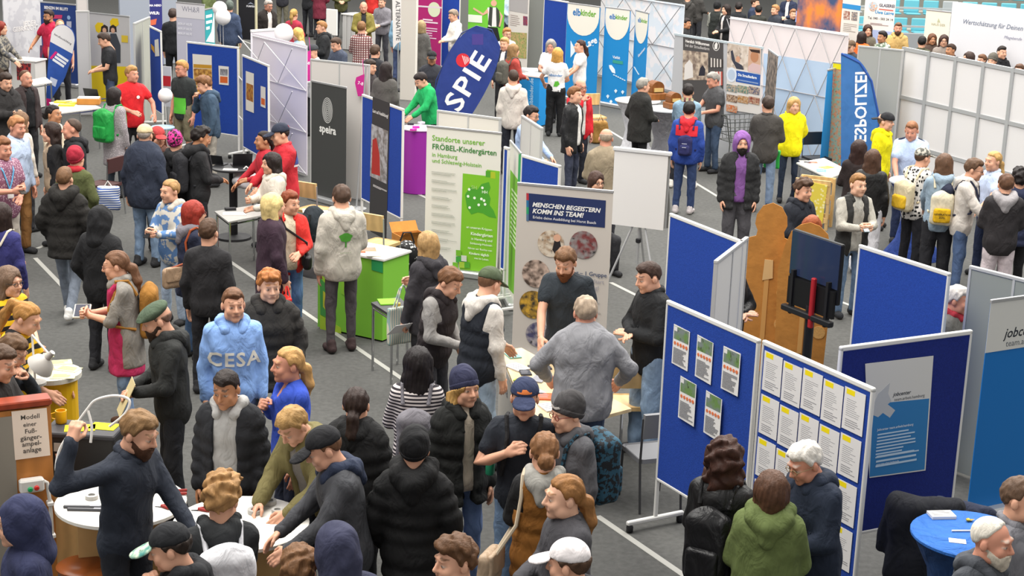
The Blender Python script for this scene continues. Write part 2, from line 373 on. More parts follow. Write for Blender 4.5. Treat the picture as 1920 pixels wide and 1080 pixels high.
def shoe_tpl(lod):
    f = Field((-.07, -.24, -.02), (.07, .12, .14), (.011, .014, .02)[lod])
    f.cap((0, .045, .045), (0, -.13, .035), .043, .04, .03, (0, 0, 1), 1.1); f.cap((0, .03, .05), (0, .02, .11), .045, .047, .03); f.ell((0, -.09, .05), (.043, .06, .03), .03)
    X, Y, Z = f.xyz(); f.keep(-Z+0*X); V, Q = f.mesh(); return V, Q, (V[Q].mean(1)[:, 2] < .026).astype(int)
def tpl(kind, *a):
    k = (kind,)+a
    if k not in _TP: _TP[k] = {'head': head_tpl, 'hair': hair_tpl, 'hat': hat_tpl, 'hand': hand_tpl, 'shoe': shoe_tpl}[kind](*a)
    return _TP[k]
_TM = {}
def tpl_mesh(kind, *a):
    k = (kind,)+a
    if k not in _TM: V, Q, mi = tpl(kind, *a); _TM[k] = np_mesh(kind, V, Q, mi)
    return _TM[k]
def rotx(t): c, s = math.cos(t), math.sin(t); return np.array(((1, 0, 0), (0, c, -s), (0, s, c)))
def rotz(t): c, s = math.cos(t), math.sin(t); return np.array(((c, -s, 0), (s, c, 0), (0, 0, 1)))
def loft(P, R, n=10):
    m = MB(); m.tube(P, R, n); V = np.array([tuple(v) for v in m.v]); Q = [f if len(f) == 4 else None for f in m.f]
    return V, np.array([q for q in Q if q])
def unit(v): v = np.asarray(v, float); return v/(np.linalg.norm(v)+1e-9)
ARMS = {  # hand target for the +x side, elbow pole, hand shape
 'down': ((.235, -.04, .80), (.5, .8, -.2), 'relax'), 'pocket': ((.215, -.10, .93), (.7, .8, -.2), 'relax'), 'front': ((.07, -.27, 1.08), (.7, .4, -.8), 'relax'),
 'phone': ((.045, -.31, 1.17), (.7, .4, -.8), 'grip'), 'table': ((.15, -.36, 1.0), (.6, .4, -.6), 'relax'), 'reach': ((.12, -.55, 1.04), (.6, .3, -.7), 'flat'),
 'chin': ((.05, -.19, 1.43), (.6, -.2, -1), 'grip'), 'cross': ((.03, -.2, 1.14), (1, .3, -.5), 'flat'), 'back': ((.07, .2, .98), (1, .3, -.1), 'relax'),
 'strap': ((.1, -.18, 1.29), (.8, .2, -.9), 'grip'), 'bag': ((.25, -.06, .86), (.5, .8, -.2), 'grip'), 'up': ((.40, -.05, 1.83), (1, .4, -.3), 'grip'),
 'side': ((.30, -.24, 1.02), (.8, .7, -.4), 'relax'), 'swingf': ((.22, -.24, .92), (.4, .8, -.3), 'relax'), 'swingb': ((.25, .2, .86), (.4, .8, .2), 'relax')}
STY = {  # inflate, sleeve, hem, quilt, neck piece, part name
 'tee': (.012, .55, .79, 0, None, 't_shirt'), 'polo': (.014, .55, .79, 0, 'collar', 'polo_shirt'), 'shirt': (.016, 1, .79, 0, 'collar', 'shirt'), 'sshirt': (.016, .6, .80, 0, 'collar', 'shirt'),
 'sweater': (.018, 1, .81, 0, None, 'sweater'), 'hoodie': (.025, 1, .78, 0, 'hood', 'hoodie'), 'puffer': (.042, 1, .74, .026, 'hood', 'puffer_jacket'), 'vest': (.036, 0, .76, .02, 'collar', 'padded_vest'),
 'jacket': (.028, 1, .75, 0, 'collar', 'jacket'), 'coat': (.034, 1, .52, 0, 'collar', 'coat'), 'parka': (.042, 1, .66, 0, 'hood', 'parka'), 'blouse': (.014, .8, .77, 0, None, 'blouse'), 'dress': (.012, 1, .45, 0, None, 'dress'),
 'inner': (.008, 0, .84, 0, None, 'shirt'), 'innerhood': (.016, 0, .84, 0, 'hood', 'hoodie'), 'cardigan': (.024, 1, .62, 0, 'collar', 'cardigan')}
SKIN = {'l': 'd9a488', 'p': 'e2b296', 't': 'b5805e', 'd': '7a5038', 'r': 'cd9078'}
PEOPLE = []
def person(label, px, py, a, h=1.75, top=(('tee', '333333'),), bot=('jeans', '41506a'), hair=('short', '4a3526'), arms=('down', 'down'), pitch=8, yaw=0, lean=0, legs='stand',
           skin='l', hat=None, beard=None, glasses=None, shoes='2a2a2c', build=1.0, group=None, seed=None, cat='person'):
    s = h/1.75; seed = len(PEOPLE)*1.37 if seed is None else seed; A = math.radians(a); w = build
    fem = hair and hair[0] in ('bob', 'long', 'curlylong', 'vlong', 'pony', 'bun', 'lowpony')
    Rl = rotx(math.radians(lean)); hipz = .93 if legs != 'sit' else .56
    drop = .93-hipz
    def T(x, y, z):  # torso point, bent at the hips
        p = Rl@np.array((x, y, z-.93)); return (p+np.array((0, 0, hipz)))*s
    sw = .150 if fem else .166
    S = {i: T(i*sw*(.6+.4*w), .012, 1.415) for i in (-1, 1)}
    E, Wr, HK, HP = {}, {}, {}, {}
    for i, key in ((-1, arms[0]), (1, arms[1])):
        if isinstance(key, str): t, pole, hk = ARMS[key]
        else: t, pole, hk = key
        t = np.array((i*t[0]*(w if key in ('down', 'pocket', 'bag') else 1), t[1], t[2]))
        if key in ('chin', 'strap', 'cross', 'up', 'back', 'phone', 'front'):
            t = Rl@(t-np.array((0, 0, .93)))+np.array((0, 0, hipz))
        else: t = t-np.array((0, 0, drop*(.0 if key in ('table', 'reach') else 1))); t = t+np.array((0, (Rl@np.array((0, 0, .45)))[1]*.8, 0))
        t = t*s; l1, l2 = .295*s, .265*s; v = t-S[i]; D = min(np.linalg.norm(v), (l1+l2)*.985); u = unit(v); t = S[i]+u*D
        c = (l1*l1-l2*l2+D*D)/(2*D); hgt = math.sqrt(max(l1*l1-c*c, 1e-6)); p = np.array((i*pole[0], pole[1], pole[2])); p = unit(p-u*(p@u))
        E[i] = S[i]+u*c+p*hgt; Wr[i] = t; HK[i] = hk; HP[i] = key
    hipx = .095; K, An, foot = {}, {}, {}
    Hp = {i: np.array((i*hipx, 0, hipz-.02))*s for i in (-1, 1)}
    for i in (-1, 1):
        if legs == 'sit': K[i] = np.array((i*.13, -.43, .50)); An[i] = np.array((i*.13, -.42, .09))
        elif legs == 'walk': yy = -.24*i; An[i] = np.array((i*.09, yy, .09+(.05 if yy > 0 else 0))); K[i] = np.array((i*.10, yy*.35-.07, .50))
        elif legs == 'wide': An[i] = np.array((i*.2, 0, .09)); K[i] = np.array((i*.16, -.03, .50))
        else: An[i] = np.array((i*.115, .02*i, .09)); K[i] = np.array((i*.108, -.02, .50))
        K[i] = K[i]*s; An[i] = An[i]*s
    # head
    Rh = rotz(math.radians(yaw))@rotx(math.radians(pitch-5+lean*.55)); hs = 1.12*(.55+.45*s); piv = T(0, .012, 1.505)
    Hc = piv-Rh@np.array((0, .03, -.118))*hs; topl = Hc+Rh@np.array((0, .005, .128))*hs
    # place so that the crown stands where the photograph shows it
    g = G(px, py, topl[2]); off = rotz(A)@topl; base = Vector((g.x-off[0], g.y-off[1], 0))
    dist = (g-CAM).length; lod = 0 if dist < 17 else (1 if dist < 25 else 2); hc = LODC[lod]
    root = empty('person', base, A, label, cat, group); PEOPLE.append(root)
    # --- body: head, neck, trunk, limbs and hands in one mesh
    VV, QQ, MM = [], [], []; nv = 0
    def put(V, Q, mi=None):
        nonlocal nv
        VV.append(V); QQ.append(Q+nv); MM.append(np.zeros(len(Q), int) if mi is None else mi); nv += len(V)
    V, Q, wt = tpl('head', lod); put(V@Rh.T*hs+Hc, Q)
    put(*loft([T(0, 0, .88), T(0, 0, 1.05), T(0, 0, 1.25), T(0, 0, 1.38), T(0, .01, 1.46), T(0, .012, 1.50)], [.12*s, .115*s, .12*s, .11*s, .07*s, .05*s], 12))
    for i in (-1, 1):
        mid = (S[i]+E[i])/2; fm = (E[i]*2+Wr[i])/3
        put(*loft([S[i], mid, E[i], fm, Wr[i]], [.05*s, .046*s, .040*s, .040*s, .027*s], 9))
        put(*loft([Hp[i], (Hp[i]+K[i])/2, K[i], (K[i]*2+An[i])/3, An[i], An[i]-np.array((0, 0, .04*s))], ([.066*s, .056*s, .042*s, .042*s, .03*s, .03*s] if bot[0] != 'shorts' else [.075*s, .07*s, .052*s, .054*s, .036*s, .036*s]), 8))
        V, Q, _ = tpl('hand', HK[i], lod); z = -unit(Wr[i]-E[i])
        n0 = np.array((-i, 0, 0.)) if HP[i] in ('down', 'bag', 'swingf', 'swingb', 'pocket') else (np.array((-i*.7, 0, -.7)) if HK[i] != 'grip' else np.array((-i, .2, .2)))
        xx = unit(n0-z*(n0@z)); yy = np.cross(z, xx); B = np.stack([xx, yy, z], 1); Vh = V.copy()
        # thumb towards the front / up
        fwd = np.array((0, -1, .6)); sgn = 1 if (-yy)@fwd > 0 else -1; Vh[:, 1] *= sgn
        put((Vh*hs*.98)@B.T+Wr[i], Q if sgn > 0 else Q[:, ::-1])
    sk = mat(SKIN.get(skin, skin), 'skin', .55); hx = hair[1] if hair else '6b5138'; sx = SKIN.get(skin, skin); hx = ''.join('%02x' % int((int(hx[k:k+2], 16)*.62+int(sx[k:k+2], 16)*.38)*.9) for k in (0, 2, 4))
    me = np_mesh('body', np.concatenate(VV), np.concatenate(QQ), np.concatenate(MM))
    tint = np.zeros((len(me.vertices), 4), np.float32)
    for k, cc in enumerate((lin(hx), lin('c9beb4'), lin('2a1f1a'), lin({'d': '5a3028', 't': '955a4a'}.get(skin, 'a8665a')))):
        q = wt[:, k:k+1]; n_ = len(wt); tint[:n_, :3] = tint[:n_, :3]*(1-q)+np.array(cc[:3])*q if k else np.array(cc[:3]); tint[:n_, 3:] = np.maximum(tint[:n_, 3:], q)
    ta = me.attributes.new('tint', 'FLOAT_COLOR', 'POINT'); ta.data.foreach_set('color', tint.ravel())
    link('body', me, root, sk)
    # --- trousers
    bk, bc = bot[0], bot[1]; bm_ = bot[2] if len(bot) > 2 else None
    bi = {'jeans': .006, 'pants': .008, 'wide': .024, 'slim': -.002, 'shorts': .02, 'skirt': .01}[bk]
    pts = np.array([Hp[-1], Hp[1], K[-1], K[1], An[-1], An[1], T(0, 0, 1.05)])
    f = Field(pts.min(0)-.17*s*w, pts.max(0)+.17*s*w, hc*1.3)
    f.cap(np.array((-.055*w, 0, hipz+.0))*s, np.array((.055*w, 0, hipz+.0))*s, (.115+bi)*s*w, (.115+bi)*s*w, .03, (0, 1, 0), 1.05)
    f.cap(T(-.05*w, 0, .95), T(.05*w, 0, 1.03), (.105+bi)*s*w, (.105+bi)*s*w, .03, (0, 1, 0), 1.1)
    if bk == 'skirt':
        f.cap(T(0, 0, .9), np.array((0, 0, .2))*s, .15*s*w, .19*s*w, .04)
    for i in (-1, 1):
        if bk == 'skirt': break
        f.cap(Hp[i], K[i], (.083*w+bi)*s, (.064+bi)*s, .025)
        if bk != 'shorts': f.cap(K[i], An[i]-np.array((0, 0, .05*s)), (.062+bi)*s, (.05+bi*1.2)*s, .02)
    f.noise(.006*s, 33, seed)
    X, Y, Z = f.xyz(); f.keep((.055 if bk != 'shorts' else .42)*s-Z+0*X)
    V, Q = f.mesh()
    kindn = {'jeans': 'denim'}.get(bk, 'fabric')
    link({'jeans': 'jeans', 'shorts': 'shorts', 'skirt': 'skirt'}.get(bk, 'trousers'), np_mesh('trousers', V, Q), root, bm_ or mat(bc, kindn, .85))
    # --- shoes
    for i in (-1, 1):
        o = link('shoe', tpl_mesh('shoe', lod), root, [fab(shoes), mat('d8d4cc' if shoes > '4' else '3a3836', rough=.6)], True); o.location = An[i]-np.array((0, 0, .09*s)); o.scale = (s,)*3; o.rotation_euler = (0, 0, i*.12)
    # --- tops, inner layer first
    outer = None
    for L in top:
        st, colr = L[0], L[1]; op = L[2] if len(L) > 2 else {}
        inf, slv, hem, qu, neck, nm = STY[st]; inf = op.get('inf', inf); slv = op.get('slv', slv); hem = op.get('hem', hem); neck = op.get('neck', neck); nm = op.get('name', nm); qu = op.get('quilt', qu)
        hem -= drop*.93; mt = op.get('mat') or mat(colr, op.get('kind', 'fabric'), op.get('rough', .85))
        jp = [T(-.3*w, 0, 1.0), T(.3*w, 0, 1.0), T(0, -.22*w, 1.2), T(0, .22*w, 1.2), T(0, 0, 1.56)]
        if slv > 0: jp += [E[-1], E[1]]+([Wr[-1], Wr[1]] if slv > .7 else [])
        jp = np.array(jp); lo = jp.min(0)-(.09+inf)*s; hi = jp.max(0)+(.09+inf)*s; lo[2] = min(lo[2], hem*s-.02); hi[2] = max(S[1][2]+.12, Wr[1][2]+.09 if slv > .7 else 0, Wr[-1][2]+.09 if slv > .7 else 0)
        f = Field(lo, hi, hc); q = (qu, .115*s) if qu else None; fat = w
        ch = .128 if not fem else .118
        ap, bp = np.array(T(0, 0, max(.86, hem+drop))), T(0, 0, 1.36)
        f.cap(T(0, 0, .88), T(0, 0, 1.34), (.158+inf)*s*fat, (.165+inf)*s*fat, .03, Rl@np.array((0, 1, 0)), 1.32, q)
        f.cap(T(-.055*w, -.005, 1.28), T(.055*w, -.005, 1.28), (ch+inf*.8)*s*fat, (ch+inf*.8)*s*fat, .03, Rl@np.array((0, 1, 0)), 1.08)
        f.cap(T(-.115, .012, 1.405), T(.115, .012, 1.405), (.066+inf*.6)*s, (.07+inf*.7)*s, .05)
        f.cap(T(0, .015, 1.42), T(0, .012, 1.475), (.085+inf*.5)*s, (.062+inf*.5)*s, .03)
        f.cap(T(-.055*w, 0, .93), T(.055*w, 0, .93), (.121+inf*.8)*s*w, (.121+inf*.8)*s*w, .03, Rl@np.array((0, 1, 0)), 1.05)
        if hem+drop < .75 and legs != 'sit':
            b = T(0, 0, .95); e = np.array((0, 0, hem*s)); f.cap(b, e, (.15+inf)*s*w, (.17+inf*1.1)*s*w, .05, (0, 1, 0), 1.15, q)
        if slv > 0:
            for i in (-1, 1):
                if slv > .7:
                    fx = .0 if slv > .9 else .25
                    we = Wr[i]*(1-fx)+E[i]*fx
                    f.cap(S[i], E[i], (.054+inf*.7)*s, (.047+inf*.65)*s, .028, quilt=(qu*.8, .1*s) if qu else None); f.cap(E[i], we, (.047+inf*.65)*s, (.035+inf*.5)*s, .018, quilt=(qu*.8, .1*s) if qu else None)
                else:
                    ee = S[i]+(E[i]-S[i])*slv; f.cap(S[i], ee, (.058+inf)*s, (.056+inf*1.1)*s, .03)
        else:
            for i in (-1, 1):
                sl_, X, Y, Z = f.blk(S[i]-.14*s, S[i]+.14*s); ux = unit(np.array((i*1.0, 0, -.15))); e = (X-S[i][0]*.93)*ux[0]+(Z-S[i][2])*ux[2]+0*Y
                f.d[sl_] = np.maximum(f.d[sl_], e)
        f.noise((.007 if not qu else .003)*s, 30 if st != 'shirt' else 38, seed+1)
        X, Y, Z = f.xyz(); f.keep(hem*s-Z+0*X+0*Y)
        if 'open' in op:   # opening down the front, wider towards the hem
            ow = op['open']; yt = Rl@np.array((0, 1, 0)); c0 = T(0, -.03, 1.2)
            e = np.maximum(np.abs(X)-np.clip(ow*(1.15-.25*Z/s), .02, .3)*s, (Y-c0[1])*yt[1]+(Z-c0[2])*yt[2]); f.keep(-e)
        if op.get('vneck'):
            p0 = T(0, -.1, 1.47); f.ell(p0, (.06*s, .09*s, op['vneck']*s), .01, True)
        V, Q = f.mesh(); o = link(nm, np_mesh(nm, V, Q), root, mt); outer = (o, V, Q); o['_top'] = 1
        if neck:
            r = {'hood': .046, 'collar': .026, 'bighood': .06, 'scarf': .045, 'turtle': .03}[neck]*(1 if st not in ('puffer', 'parka') else 1.12)*s; hm = op.get('hoodmat') or mt
            z0 = 1.475
            if neck == 'hood': chain = [(-.06, -.085, z0-.03), (-.092, -.01, z0+.03), (-.075, .07, z0+.02), (0, .115, z0-.01), (.075, .07, z0+.02), (.092, -.01, z0+.03), (.06, -.085, z0-.03)]
            elif neck == 'bighood': chain = [(-.06, -.085, z0-.02), (-.1, -.01, z0+.04), (-.09, .08, z0+.02), (0, .14, z0-.03), (.09, .08, z0+.02), (.1, -.01, z0+.04), (.06, -.085, z0-.02)]
            else: xe = .06 if 'open' in op else .03; chain = [(-xe, -.085, z0-.02), (-.068, -.03, z0+.018), (-.06, .045, z0+.035), (0, .075, z0+.035), (.06, .045, z0+.035), (.068, -.03, z0+.018), (xe, -.085, z0-.02)]
            if neck in ('scarf', 'turtle'): chain.append(chain[0])
            C = [T(*c) for c in chain]; P_ = np.array(C); g2 = Field(P_.min(0)-.1*s-r, P_.max(0)+.1*s, hc*.8)
            for i in range(len(C)-1): g2.cap(C[i], C[i+1], r, r, .02)
            if neck in ('hood', 'bighood'):
                g2.cap(T(-.06, .1, z0-.02), T(.06, .1, z0-.02), r*.95, r*.95, .03); g2.cap(T(0, .125, z0-.02), T(0, .15, z0-.13), r*1.0, r*.55, .04); g2.cap(T(-.07, .1, z0-.02), T(0, .15, z0-.12), r*.7, r*.5, .04); g2.cap(T(.07, .1, z0-.02), T(0, .15, z0-.12), r*.7, r*.5, .04)
            g2.noise(.006*s, 42, seed); V, Q = g2.mesh(); link({'scarf': 'scarf', 'hood': 'hood', 'bighood': 'hood'}.get(neck, 'collar'), np_mesh('collar', V, Q), o, hm)
    # --- hair, beard, hat, glasses (head templates)
    MH = Matrix.Translation(Vector(Hc)) @ Matrix(Rh.tolist()).to_4x4() @ Matrix.Scale(hs, 4)
    def on_head(name, kind, st, m, par=None, extra=None):
        o = link(name, tpl_mesh(kind, st, lod), par or root, m, True); o.matrix_local = MH @ extra if extra is not None else MH; return o
    if hair and hair[0] not in ('bald', 'none'): on_head('hair', 'hair', hair[0]+('@'+hat[0] if hat and hat[0] != 'hoodup' else ''), mat(hair[1], 'hair', .6))
    if beard: on_head('beard', 'hair', 'beard', mat(beard, 'hair', .8))
    if hat:
        k, hc_ = hat[0], hat[1]; hm = hat[2] if len(hat) > 2 and hat[2] else fab(hc_)
        back = Matrix.Rotation(math.pi, 4, 'Z') if k == 'capback' else Matrix.Identity(4)
        if k in ('cap', 'capback'):
            o = on_head('cap', 'hat', 'cap', hm, None, back); b = link('brim', tpl_mesh('hat', 'brim', lod), o, hat[3] if len(hat) > 3 else hm, True)
        elif k == 'beanie': o = on_head('beanie', 'hat', 'beanie', hm); link('cuff', tpl_mesh('hat', 'cuff', lod), o, hat[3] if len(hat) > 3 else hm, True)
        else: o = on_head({'hoodup': 'hood', 'flatcap': 'flat_cap'}[k], 'hat', k, hm)
        root['_hat'] = o.name
    if glasses:
        if 'glasses' not in _TM:
            m = MB()
            for s_ in (-1, 1):
                m.tube([(s_*.032+.021*math.cos(t), -.104+.004*abs(math.cos(t)), .006+.016*math.sin(t)) for t in [2*math.pi*k/14 for k in range(15)]], .0022, 5); m.tube([(s_*.053, -.1, .01), (s_*.083, -.03, .008), (s_*.085, .02, .0)], .002, 5)
            m.tube([(-.012, -.106, .01), (.012, -.106, .01)], .002, 5); o = m.build('glasses', None); _TM['glasses'] = o.data; bpy.data.objects.remove(o)
        o = link('glasses', _TM['glasses'], root, mat(glasses, rough=.4), True); o.matrix_local = MH
    R = dict(root=root, s=s, T=T, W=Wr, E=E, S=S, Rl=Rl, MH=MH, outer=outer, A=A, base=base, dist=dist, drop=drop)
    return R
def world(R, p): c = rotz(R['A'])@np.asarray(p, float); return Vector((c[0]+R['base'].x, c[1]+R['base'].y, c[2]))
def handpt(R, i, ext=.1):
    d = unit(R['W'][i]-R['E'][i]); return world(R, R['W'][i]+d*ext*R['s'])
def decal(R, txt, x, z, size, colr, back=False, bold=.01, name='lettering', align='CENTER', poly=None, spacing=1.0, arc=0.0):
    """flat print wrapped onto the garment: lettering or an outline"""
    o, V, Q = R['outer']; s = R['s']; bv = BVHTree.FromPolygons(V.tolist(), Q.tolist()); sg = 1 if back else -1
    if poly is None:
        me, _ = text_mesh(txt, bold, 0, align=align, spacing=spacing); me = me.copy()
        import bmesh
        bm = bmesh.new(); bm.from_mesh(me); bmesh.ops.triangulate(bm, faces=bm.faces[:])
        for _ in range(3):
            es = [e for e in bm.edges if e.calc_length()*size > .022]
            if es: bmesh.ops.subdivide_edges(bm, edges=es, cuts=1); bmesh.ops.triangulate(bm, faces=bm.faces[:])
        bm.to_mesh(me); bm.free()
        v = np.empty(len(me.vertices)*3, np.float32); me.vertices.foreach_get('co', v); v = v.reshape(-1, 3)*size
    else:
        import bmesh
        bm = bmesh.new(); bm.faces.new([bm.verts.new((a, b, 0)) for a, b in poly]); bmesh.ops.triangulate(bm, faces=bm.faces[:])
        for _ in range(4):
            es = [e for e in bm.edges if e.calc_length() > .035]
            if not es: break
            bmesh.ops.subdivide_edges(bm, edges=es, cuts=1); bmesh.ops.triangulate(bm, faces=bm.faces[:])
        me = bpy.data.meshes.new(name); bm.to_mesh(me); bm.free(); v = np.empty(len(me.vertices)*3, np.float32); me.vertices.foreach_get('co', v); v = v.reshape(-1, 3)
    c = R['T'](x, 0, z); out = np.zeros_like(v)
    for i, (a, b, _) in enumerate(v):
        xx = c[0]+(-a if back else a); zz = c[2]+b+arc*a*a*0+(arc*(1-(a/.2)**2) if arc else 0)
        yy0 = c[1]; hit = bv.ray_cast(Vector((xx, yy0+sg*.6, zz)), Vector((0, -sg, 0)))
        y = hit[0].y+sg*.007 if hit[0] is not None else yy0+sg*.16*s
        out[i] = (xx, y, zz)
    me.vertices.foreach_set('co', out.astype(np.float32).ravel()); me.update()
    return link(name, me, o, mat(colr, rough=.7))
# ------------------------------------------------------------------ bags
def soft(name, fn, lo, hi, h, m, parent): f = Field(lo, hi, h); fn(f); V, Q = f.mesh(); return link(name, np_mesh(name, V, Q), parent, m)
def backpack(R, label, colr, m=None, w=.30, hgt=.46, dep=.15, z=1.2, strap=None, logo=None, flap=None, x=0.0, off=.0, pocketc=None):
    s = R['s']; t = R['T'](x, 0, z); outer = R['outer'][1]; sel = outer[(np.abs(outer[:, 2]-t[2]) < .1) & (np.abs(outer[:, 0]-t[0]) < .1)]
    yb = sel[:, 1].max() if len(sel) else .15; c = world(R, (t[0], yb+dep/2+.005+off, t[2]))
    root = empty('backpack', c, R['A'], label, 'backpack'); m = m or fab(colr)
    h = .016 if R['dist'] < 18.5 else .024
    soft('bag', lambda f: (f.rbox((0, 0, -.02), (w/2-.06, dep/2-.05, hgt/2-.07), .055), f.ell((0, 0, hgt*.3), (w*.42, dep*.42, hgt*.24), .04), f.noise(.005, 30, w*9)), (-w/2-.03, -dep/2-.03, -hgt/2-.03), (w/2+.03, dep/2+.03, hgt/2+.05), h, m, root)
    soft('pocket', lambda f: f.rbox((0, dep/2+.0, -hgt*.2), (w/2-.07, .012, hgt*.15), .03), (-w/2, dep/2-.06, -hgt/2), (w/2, dep/2+.07, hgt*.1), h, fab(pocketc) if pocketc else m, root)
    sm = fab(strap) if strap else m
    for i in (-1, 1):
        sh = R['T'](i*.115, .012, 1.415); pts = []
        for (xx, yy, zz) in ((.1, .12, 1.36), (.115, .06, 1.50), (.125, -.03, 1.51), (.125, -.135, 1.42), (.13, -.165, 1.28), (.16, -.10, 1.10), (.15, .10, 1.04)):
            p = R['T'](i*xx, yy*1.1, zz); pts.append(p)
        VV = R['outer'][1]; bv = BVHTree.FromPolygons(VV.tolist(), R['outer'][2].tolist()); pp = []
        for p in pts:
            l, n, _, _ = bv.find_nearest(Vector(p)); pp.append(world(R, np.array(l)+np.array(n)*.012)-c)
        ri = Matrix.Rotation(-R['A'], 4, 'Z'); q = MB().tube([ri@p for p in pp], .016, 6).build('strap', sm, root, True)
    return root
def tote(R, i, label, m, w=.3, hgt=.34, drop=.18, off=(0, 0, 0), dep=.07, name='tote_bag', handle=None, rz=None):
    p = handpt(R, i, .06); root = empty(name, (p.x+off[0], p.y+off[1], p.z+off[2]-drop-hgt), R['A'] if rz is None else rz, label, 'bag')
    h = .014 if R['dist'] < 18.5 else .02
    soft('bag', lambda f: (f.rbox((0, 0, hgt/2), (w/2-.02, dep/2-.02, hgt/2-.02), .018), f.noise(.008, 22)), (-w/2-.03, -dep/2-.03, -.03), (w/2+.03, dep/2+.03, hgt+.03), h, m, root)
    for sy in (-1, 1): MB().tube([(-w*.28, sy*dep*.35, hgt-.02), (-w*.1, sy*.012, hgt+drop*.8), (0, 0, hgt+drop), (w*.1, sy*.012, hgt+drop*.8), (w*.28, sy*dep*.35, hgt-.02)], .009, 6).build('handle', handle or m, root, True)
    return root
def shoulderbag(R, i, label, m, strapm, x=.24, y=.06, z=.95, w=.26, hgt=.2, dep=.09, cross=False, flap=True):
    s = R['s']; c = world(R, (i*x*s, y*s, (z-R['drop'])*s)); root = empty('shoulder_bag', (c.x, c.y, c.z), R['A']+i*1.35, label, 'bag')
    h = .013
    soft('bag', lambda f: (f.rbox((0, 0, 0), (w/2-.06, dep/2-.04, hgt/2-.06), .045), f.noise(.004, 30)), (-w/2-.03, -dep/2-.03, -hgt/2-.03), (w/2+.03, dep/2+.03, hgt/2+.03), h, m, root)
    if flap:
        soft('flap', lambda f: f.rbox((0, -dep/2 if i < 0 else dep/2, hgt*.16), (w/2-.04, .006, hgt*.26), .012), (-w/2, -dep/2-.04, -hgt/2), (w/2, dep/2+.04, hgt/2+.02), h, m, root)
    VV = R['outer'][1]; bv = BVHTree.FromPolygons(VV.tolist(), R['outer'][2].tolist()); ri = root.matrix_basis.inverted() if False else (Matrix.Translation(c) @ Matrix.Rotation(R['A']+i*1.35, 4, 'Z')).inverted()
    side = -i if cross else i
    for yy in (-1, 1):
        P = [(i*x*.9, y+yy*.05, z+.09), (i*.19, yy*.14, 1.15), (side*.05 if cross else i*.14, yy*.13, 1.36), (side*.10 if cross else i*.13, yy*.06, 1.48), (side*.11 if cross else i*.125, 0, 1.5)]
        pp = []
        for k, p in enumerate(P):
            if k == 0: q = np.array(p)*s-np.array((0, 0, R['drop']*s)); pp.append(ri@world(R, q)); continue
            q = R['T'](*p); l, n, _, _ = bv.find_nearest(Vector(q)); pp.append(ri@world(R, np.array(l)+np.array(n)*.012))
        MB().tube(pp, .013, 6).build('strap', strapm, root, True)
    return root

def held(R, i, name, label, cat, w, h, t, colr, tilt=45, rz=0, off=(0, 0, 0), ext=.11, pr=None, m=None):
    p = handpt(R, i, ext); r = empty(name, (p.x+off[0], p.y+off[1], p.z+off[2]), R['A']+math.radians(rz), label, cat)
    o = MB().rbox(-w/2, w/2, -t/2, t/2, -h*.35, h*.65, min(t, w)*.25).build('body', m or mat(colr, rough=.5), r); q = [o]
    if pr: q.append(MB().box(-w*.42, w*.42, -t/2-.0015, -t/2, -h*.3, h*.6).build('screen' if name == 'phone' else 'print', mat(pr, rough=.3), r))
    for x in q: x.rotation_euler = (-math.radians(tilt), 0, 0)
    return r

def bag_text(bag, lines, size, colr, dy, z0, tilt=0.0):
    for k, t in enumerate(lines):
        me, w = text_mesh(t, .03, align='CENTER'); o = link('lettering', me, bag, mat(colr, rough=.7), True); o.location = (0, dy, z0-k*size*1.15); o.rotation_euler = (math.pi/2, 0, math.pi); o.scale = (size,)*3
def cap_mark(R, poly, colr, back=False, name='emblem', knit=False):
    import bmesh
    o = bpy.data.objects[R['root']['_hat']]; bm = bmesh.new(); bm.faces.new([bm.verts.new((x, 0, z)) for x, z in poly]); bmesh.ops.triangulate(bm, faces=bm.faces[:])
    for _ in range(3): bmesh.ops.subdivide_edges(bm, edges=[e for e in bm.edges if e.calc_length() > .008], cuts=1); bmesh.ops.triangulate(bm, faces=bm.faces[:])
    c, r = ((0, .02, .045), (.098, .119, .118)) if knit else ((0, .014, .045), (.089, .107, .092))
    for v in bm.verts:
        q = max(.02, 1-((v.co.x-c[0])/r[0])**2-((v.co.z-c[2])/r[2])**2); v.co.y = c[1]+(1 if back else -1)*(r[1]*math.sqrt(q)+.003)
    me = bpy.data.meshes.new(name); bm.to_mesh(me); bm.free(); return link(name, me, o, mat(colr, rough=.6))
# ------------------------------------------------------------------ the hall
def struct(name, o): o.name = name; o['kind'] = 'structure'; return o
struct('floor', MB().box(-45, 45, -2, 96, -.1, 0).build('floor', mat('4f4f4d', 'carpet', .95, sc=6)))
struct('wall_back', MB().box(-45, 45, 96, 96.3, 0, 12).build('wall_back', mat('8d9299')))
struct('wall_left', MB().box(-45.3, -45, -2, 96.3, 0, 12).build('wall_left', mat('8d9299')))
struct('wall_right', MB().box(45, 45.3, -2, 96.3, 0, 12).build('wall_right', mat('8d9299')))
WHITE = mat('e6e3de', rough=.55); OFFW = mat('dcd8d0', rough=.6); RAIL = mat('d9d8d4', rough=.35); GREYP = mat('a7a79f', rough=.7); ALU = mat('b9babb', rough=.35, metal=.6); BLACK = mat('1e1e20', rough=.5)
FELT = mat('1f429a', 'felt', .95); FELTD = mat('1a2a76', 'felt', .95); CHROME = mat('c9cacc', rough=.15, metal=1.0); WOODL = mat('d6b27a', 'wood', .5); WOODO = mat('b9783a', 'wood', .5)
def tape(name, p, q, w=.06, c='a09f99'):
    a, b = G(*p), G(*q); d = (b-a).normalized(); n = Vector((-d.y, d.x, 0))*w/2; z = Vector((0, 0, .002))
    o = MB().slab([(a+n)[:2], (a-n)[:2], (b-n)[:2], (b+n)[:2]], .0005, .004).build('adhesive_tape', mat(c, rough=.6)); return tag(o, name, 'floor tape')
